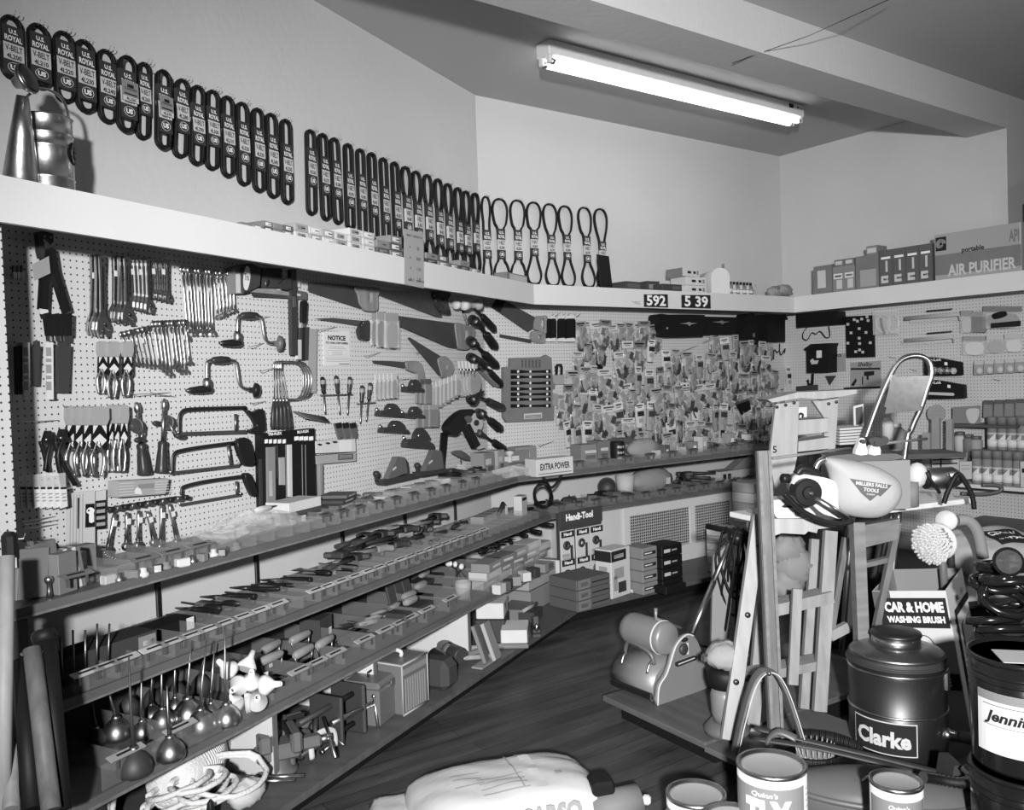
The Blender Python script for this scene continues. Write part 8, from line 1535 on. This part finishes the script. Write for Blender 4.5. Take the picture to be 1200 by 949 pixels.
# tall carton
p = at_z(1140,905,.0); p = at_depth(1139,903,3.5); ct = thing('brush_carton', 'tall open carton printed CAR & HOME WASHING BRUSH', 'carton', (p.x,p.y,0), 0)
ct.rotation_euler = (0, -.155, 0); Hx = .60
dl = Vector((-.23,.17,0)); dr = Vector((.2,.25,0)); c_ = [Vector((0,0,0)), dl, dl+dr, dr]
m = MB().mat('carton')
for k in range(4):
    a_, b_ = c_[k], c_[(k+1)%4]; z1 = Vector((0,0,Hx)); nrm = (b_-a_).cross(Vector((0,0,1))).normalized()*.004
    m.add([a_,b_,b_+z1,a_+z1,a_+nrm,b_+nrm,b_+z1+nrm,a_+z1+nrm], [(0,1,2,3),(7,6,5,4),(3,2,6,7),(0,4,5,1),(1,5,6,2),(0,3,7,4)])
    m.mat('card_mid').add([a_+nrm*1.3,b_+nrm*1.3,b_+z1+nrm*1.3,a_+z1+nrm*1.3], [(0,1,2,3)]); m.mat('carton')
m.add(c_, [(0,1,2,3)]); m.obj('carton_walls', ct)
def face(a_, b_):                                      # local frame on a carton wall: x along a->b, z up, -y outward
    x_ = (b_-a_).normalized(); y_ = Vector((0,0,1)).cross(x_); return Matrix(((x_.x,y_.x,0,a_.x),(x_.y,y_.y,0,a_.y),(0,0,1.152,-.229),(0,0,0,1)))
Wl = dl.length; Wr = dr.length; m = MB(); m.M = face(dl, Vector((0,0,0)))
def bx(x0, x1, z0, z1, y=-.005): m.box(((x0+x1)/2, y, (z0+z1)/2), (x1-x0,.001,z1-z0))
m.mat('card_dark'); bx(.0,.07,.42,.72); m.mat('ink'); bx(.02,Wl-.005,.585,.695,-.006); bx(.07,Wl-.004,.36,.42,-.006)
m.mat('ink_white').text('CAR & HOME', Wl*.54, .645, .034, -.0068, w=Wl*.80, bold=.05); m.text('WASHING BRUSH', Wl*.54, .605, .022, -.0068, w=Wl*.78, bold=.05); m.text('VALVE', Wl*.68, .375, .028, -.0068, w=Wl*.38, bold=.05)
m.mat('ink').tube([(Wl*.60+.040*math.cos(a_), -.0065, .51+.048*math.sin(a_)) for a_ in [2*pi*k/24 for k in range(24)]], .0016, 4, closed=True); m.mat('card_grey'); bx(.10,.2,.22,.3)
m.M = face(Vector((0,0,0)), dr); m.mat('ink').text('No.', Wr*.42, .65, .022, -.006, w=.045, bold=.05); m.mat('ink_grey').text('50', Wr*.75, .65, .018, -.006, w=.035)
m.mat('ink'); bx(Wr*.2,Wr,.605,.63); bx(Wr*.2,Wr*.27,.21,.63); bx(Wr*.2,Wr,.23,.26); m.mat('card_grey'); bx(Wr*.45,Wr*.95,.28,.56,-.0052); m.mat('card_mid'); bx(Wr*.6,Wr*.95,.36,.48,-.0056); m.M = Matrix.Identity(4); m.obj('print', ct)
# brush
t = thing('washing_brush', 'round white-bristled washing brush sticking out of the tall carton', 'brush', at_depth(1100,634,3.66), 0); ax = Vector((-.85,-.52,-.1)).normalized()
random.seed(4); Rm = ax.to_track_quat('Z','Y').to_matrix()
MB().mat('carton').lathe([(0,-.02),(.07,-.02),(.078,-.008),(.078,.006),(.06,.010),(0,.010)], (0,0,0), ax, 28).obj('head', t)
m = MB().mat('bristle')
m.mat('card_mid').ball((Rm @ Vector((0,0,.012))), .05, 14, (1,1,1)); m.mat('bristle')
for k in range(170):
    r_ = .066*math.sqrt((k+.5)/170); a_ = k*2.39996; d0 = Rm @ Vector((r_*math.cos(a_), r_*math.sin(a_), .008)); d1 = Rm @ Vector((r_*1.35*math.cos(a_), r_*1.35*math.sin(a_), .078-4*r_*r_+random.uniform(-.005,.005))); m.tube([d0, d1], [.0045,.0058], 5)
m.obj('bristles', t); MB().mat('carton').lathe([(.012,-.05),(.036,-.04),(.036,-.022),(.02,-.018)], (.0,0,.0), ax, 20).obj('hub', t); MB().mat('wood_dark').tube([Vector((.02,.02,-.02)), Vector((.06,.06,-.35))], .016, 10).obj('handle', t)
t = thing('washing_brush', 'white hub of a second brush just behind the bristled one', 'brush', at_depth(1109,610,3.76), 0); MB().mat('carton').lathe([(0,.02),(.042,.018),(.046,0),(.036,-.03),(0,-.03)], (0,0,0), (-.5,-.8,.2), 20).obj('hub', t); MB().mat('handle_dark').tube([Vector((.01,0,-.02)), Vector((.05,.04,-.4))], .015, 10).obj('handle', t)
# sacks of concrete mix
for k in range(2):
    p = at_depth(1160,640+26*k,4.1); t = sack('cement_sack', ('upper' if k else 'lower')+' printed paper sack behind the tall carton' if False else ('upper sack with a black printed panel behind the tall carton' if k == 0 else 'lower sack under the one with the black panel'), p+Vector((0,.05*k,-.05-.06*k)), 0.25, .52, .34, .11, .26 if k == 0 else .0, 12+k, [('top','ink',.06,-.02,.20,.14),('top','ink_grey',-.12,.06,.12,.03),('top','ink_white',.06,.0,.16,.03,'CEMENT'),('top','ink_white',.06,-.05,.14,.02,'MIX')] if k == 0 else [('front','ink',.0,.03,.2,.04,'MIX')], mt='cloth', group=None)
t = thing('sack_stand', 'dark low stack under the printed sacks', 'stack', (at_depth(1160,690,4.1).x, 4.2, 0), .25); MB().mat('box_dark').box((0,.05,.17),(.5,.28,.34),.02).obj('stack', t)
t = thing('pipe_elbow', 'curved pale hose end between the brush and the sacks', 'hose', at_depth(1130,620,3.8), 0); MB().mat('card_mid').tube(smooth_path([(-.03,0,.04),(.02,0,.035),(.06,0,-.02),(.08,0,-.13)],5), .025, 12).obj('hose', t)
random.seed(19); t = thing('hose_pile', 'heap of glossy black looped chain and hose at the right edge', 'hose', at_depth(1178,760,2.98), 0); 
for k in range(9):
    m = MB().mat('black_gloss'); coil_mb(m, (random.uniform(-.05,.10), random.uniform(0,.1), .03+.028*k), random.uniform(.06,.11), .014, 16, 1.0+.1*k, random.uniform(-.4,.7), .05, .01); m.obj('loop', t)
t = thing('round_disc', 'dark round disc standing on the black hose heap', 'disc', at_depth(1181,658,2.95), 0); MB().mat('black').lathe([(0,0),(.048,0),(.05,.008),(.048,.016),(0,.016)], (0,0,0), (-.3,-.93,.15), 24).obj('disc', t); MB().mat('card_dark').lathe([(0,.0166),(.04,.0166)], (0,0,0), (-.3,-.93,.15), 24).obj('face', t)
for k in range(2):
    D = 2.52; p = at_depth(1201,764,D); hb = .325; t = thing('pail', 'black pail labelled Jennite at the right edge' if k == 0 else 'black pail under the Jennite pail', 'pail', (p.x, p.y, p.z-hb*(k+1)-.012*k), -.45, None); r = .150
    MB().mat('black_gloss').lathe([(r*.93,0),(r*.95,.01),(r*.985,hb*.6),(r,hb-.01)], n=44).obj('body', t); m = MB().mat('black_gloss')
    for z in (hb*.80, hb*.86): m.lathe([(r*.99,z-.006),(r*1.02,z),(r*.99,z+.006)], n=44)
    m.lathe([(r*1.0,hb-.014),(r*1.035,hb-.008),(r*1.03,hb),(r*.96,hb+.002),(r*.95,hb-.010),(0,hb-.010)], n=44); m.obj('rim', t)
    if k == 0:
        rc_, rc = rc, r; m = MB(); cyp('card_white', -.15, .13, .06, .235, r*.985+.003, 0, 20); cyp('card_mid', -.15, .13, .21, .235, r*.985+.0036, 0, 20); cyt('Jennite J-16', -.01, .155, .03, .22, 'ink', .03, r*.985+.0075); cyp('ink', -.13, .12, .198, .2, r*.985+.0038, 0, 16); cyp('ink', -.13, .12, .14, .1415, r*.985+.0038, 0, 16)
        for j in range(4): cyt('protective sealer coating', 0, .118-.012*j, .007, .13, 'ink_grey', 0, r*.985+.004)
        m.obj('printed_label', t); rc = rc_; MB().mat('card_light').box((.01,-.02,hb-.008),(.17,.12,.002),0,Rz(.2)).obj('paper_slip', t)
MB
p = at_depth(1201,764,2.52); hb0 = p.z-.325*2-.012
if hb0 > .01: t = thing('pail_block', 'dark block under the stacked pails', 'block', (p.x,p.y,0), 0); MB().mat('black').box((0,0,hb0/2),(.28,.28,hb0-.002),.004).obj('block', t)
# brush ring and grey tub in front of the canister
t = thing('scrub_brush', 'round dark-bristled floor brush lying beside the canister', 'brush', at_z(955,872,.14), 0); t.location.z = 0; t.location = at_z(955,875,.16)*1.0; zb_ = t.location.z; m = MB().mat('black')
for k in range(190): a_ = k*2.39996; r_ = .075+.085*((k*.618)%1); m.tube([(r_*math.cos(a_), r_*math.sin(a_), -.05), ((r_+.012)*math.cos(a_), (r_+.012)*math.sin(a_), .0)], [.006,.004], 4)
m.lathe([(.06,-.055),(.17,-.055),(.17,-.048),(.06,-.048)], n=28); m.obj('bristles', t); m = MB().mat('card_grey').lathe([(.05,-.04),(.068,-.03),(.062,-.018),(.05,-.02)], n=28)
for k in range(22): a_ = 2*pi*k/22; m.tube([(.062*math.cos(a_),.062*math.sin(a_),-.02),(.07*math.cos(a_),.07*math.sin(a_),.012)], [.005,.0015], 4)
m.obj('toothed_ring', t); MB().mat('iron').lathe([(.02,-zb_),(.15,-zb_),(.15,-.056),(.02,-.056)], n=24).obj('block', t)
pt = at_depth(1032,930,2.84); t = thing('equipment_tub', 'large grey rounded metal tub with a wire handle, behind the TI-X cans', 'tub', (pt.x, pt.y, 0), -.30)
MB().mat('tub').lathe([(.26,0),(.29,.02),(.30,.07),(.285,.115),(.24,.148),(.12,.168),(0,.171)], n=40, sy=.42).obj('body', t)
MB().mat('iron_grey').lathe([(.292,.093),(.308,.10),(.304,.11),(.284,.112)], n=40, sy=.43).obj('rim', t)
MB().mat('chrome').tube(smooth_path([(-.06,-.06,.16),(-.03,-.075,.185),(.06,-.09,.17),(.09,-.095,.135)],5), .006, 8).obj('bail_handle', t); MB().mat('chrome').box((-.07,-.055,.155),(.03,.02,.012),.003).box((.09,-.1,.13),(.02,.015,.03),.003).obj('handle_lug', t)
for k, y0 in enumerate((.085,.04)): MB().mat('iron').tube(smooth_path([(-.40,y0+.03,.235-.02*k),(-.2,y0+.01,.21),(.05,y0,.175),(.40,y0,.11)],5), .012, 8, flat=(1.5,.6)).obj('carrying_bar', t)
MB().mat('iron_grey').tube(smooth_path([(-.36,.06,.06),(-.36,.06,.2),(-.32,.05,.255),(-.26,.04,.24)],5), .014, 8, flat=(1.4,.6)).obj('end_loop', t)
t = thing('flex_hose', 'ribbed chrome flexible hose on the floor behind the small TI-X can', 'hose', at_depth(1082,918,2.66), 0); pts = smooth_path([(0,0,.02),(.06,.02,.0),(.13,.02,-.012),(.17,.03,.0),(.16,.06,.02)],10); MB().mat('chrome').tube(pts, [.015 if k%2 else .0185 for k in range(len(pts))], 12).obj('hose', t)
t = thing('foot_pedal', 'dark wedge-shaped foot beside the canister base', 'foot', at_depth(1122,912,2.8), 0); MB().mat('iron').prism([(-.05,-.05),(.07,-.05),(.05,.0),(-.0,.06),(-.03,.06)], -.04, .06).obj('wedge', t)
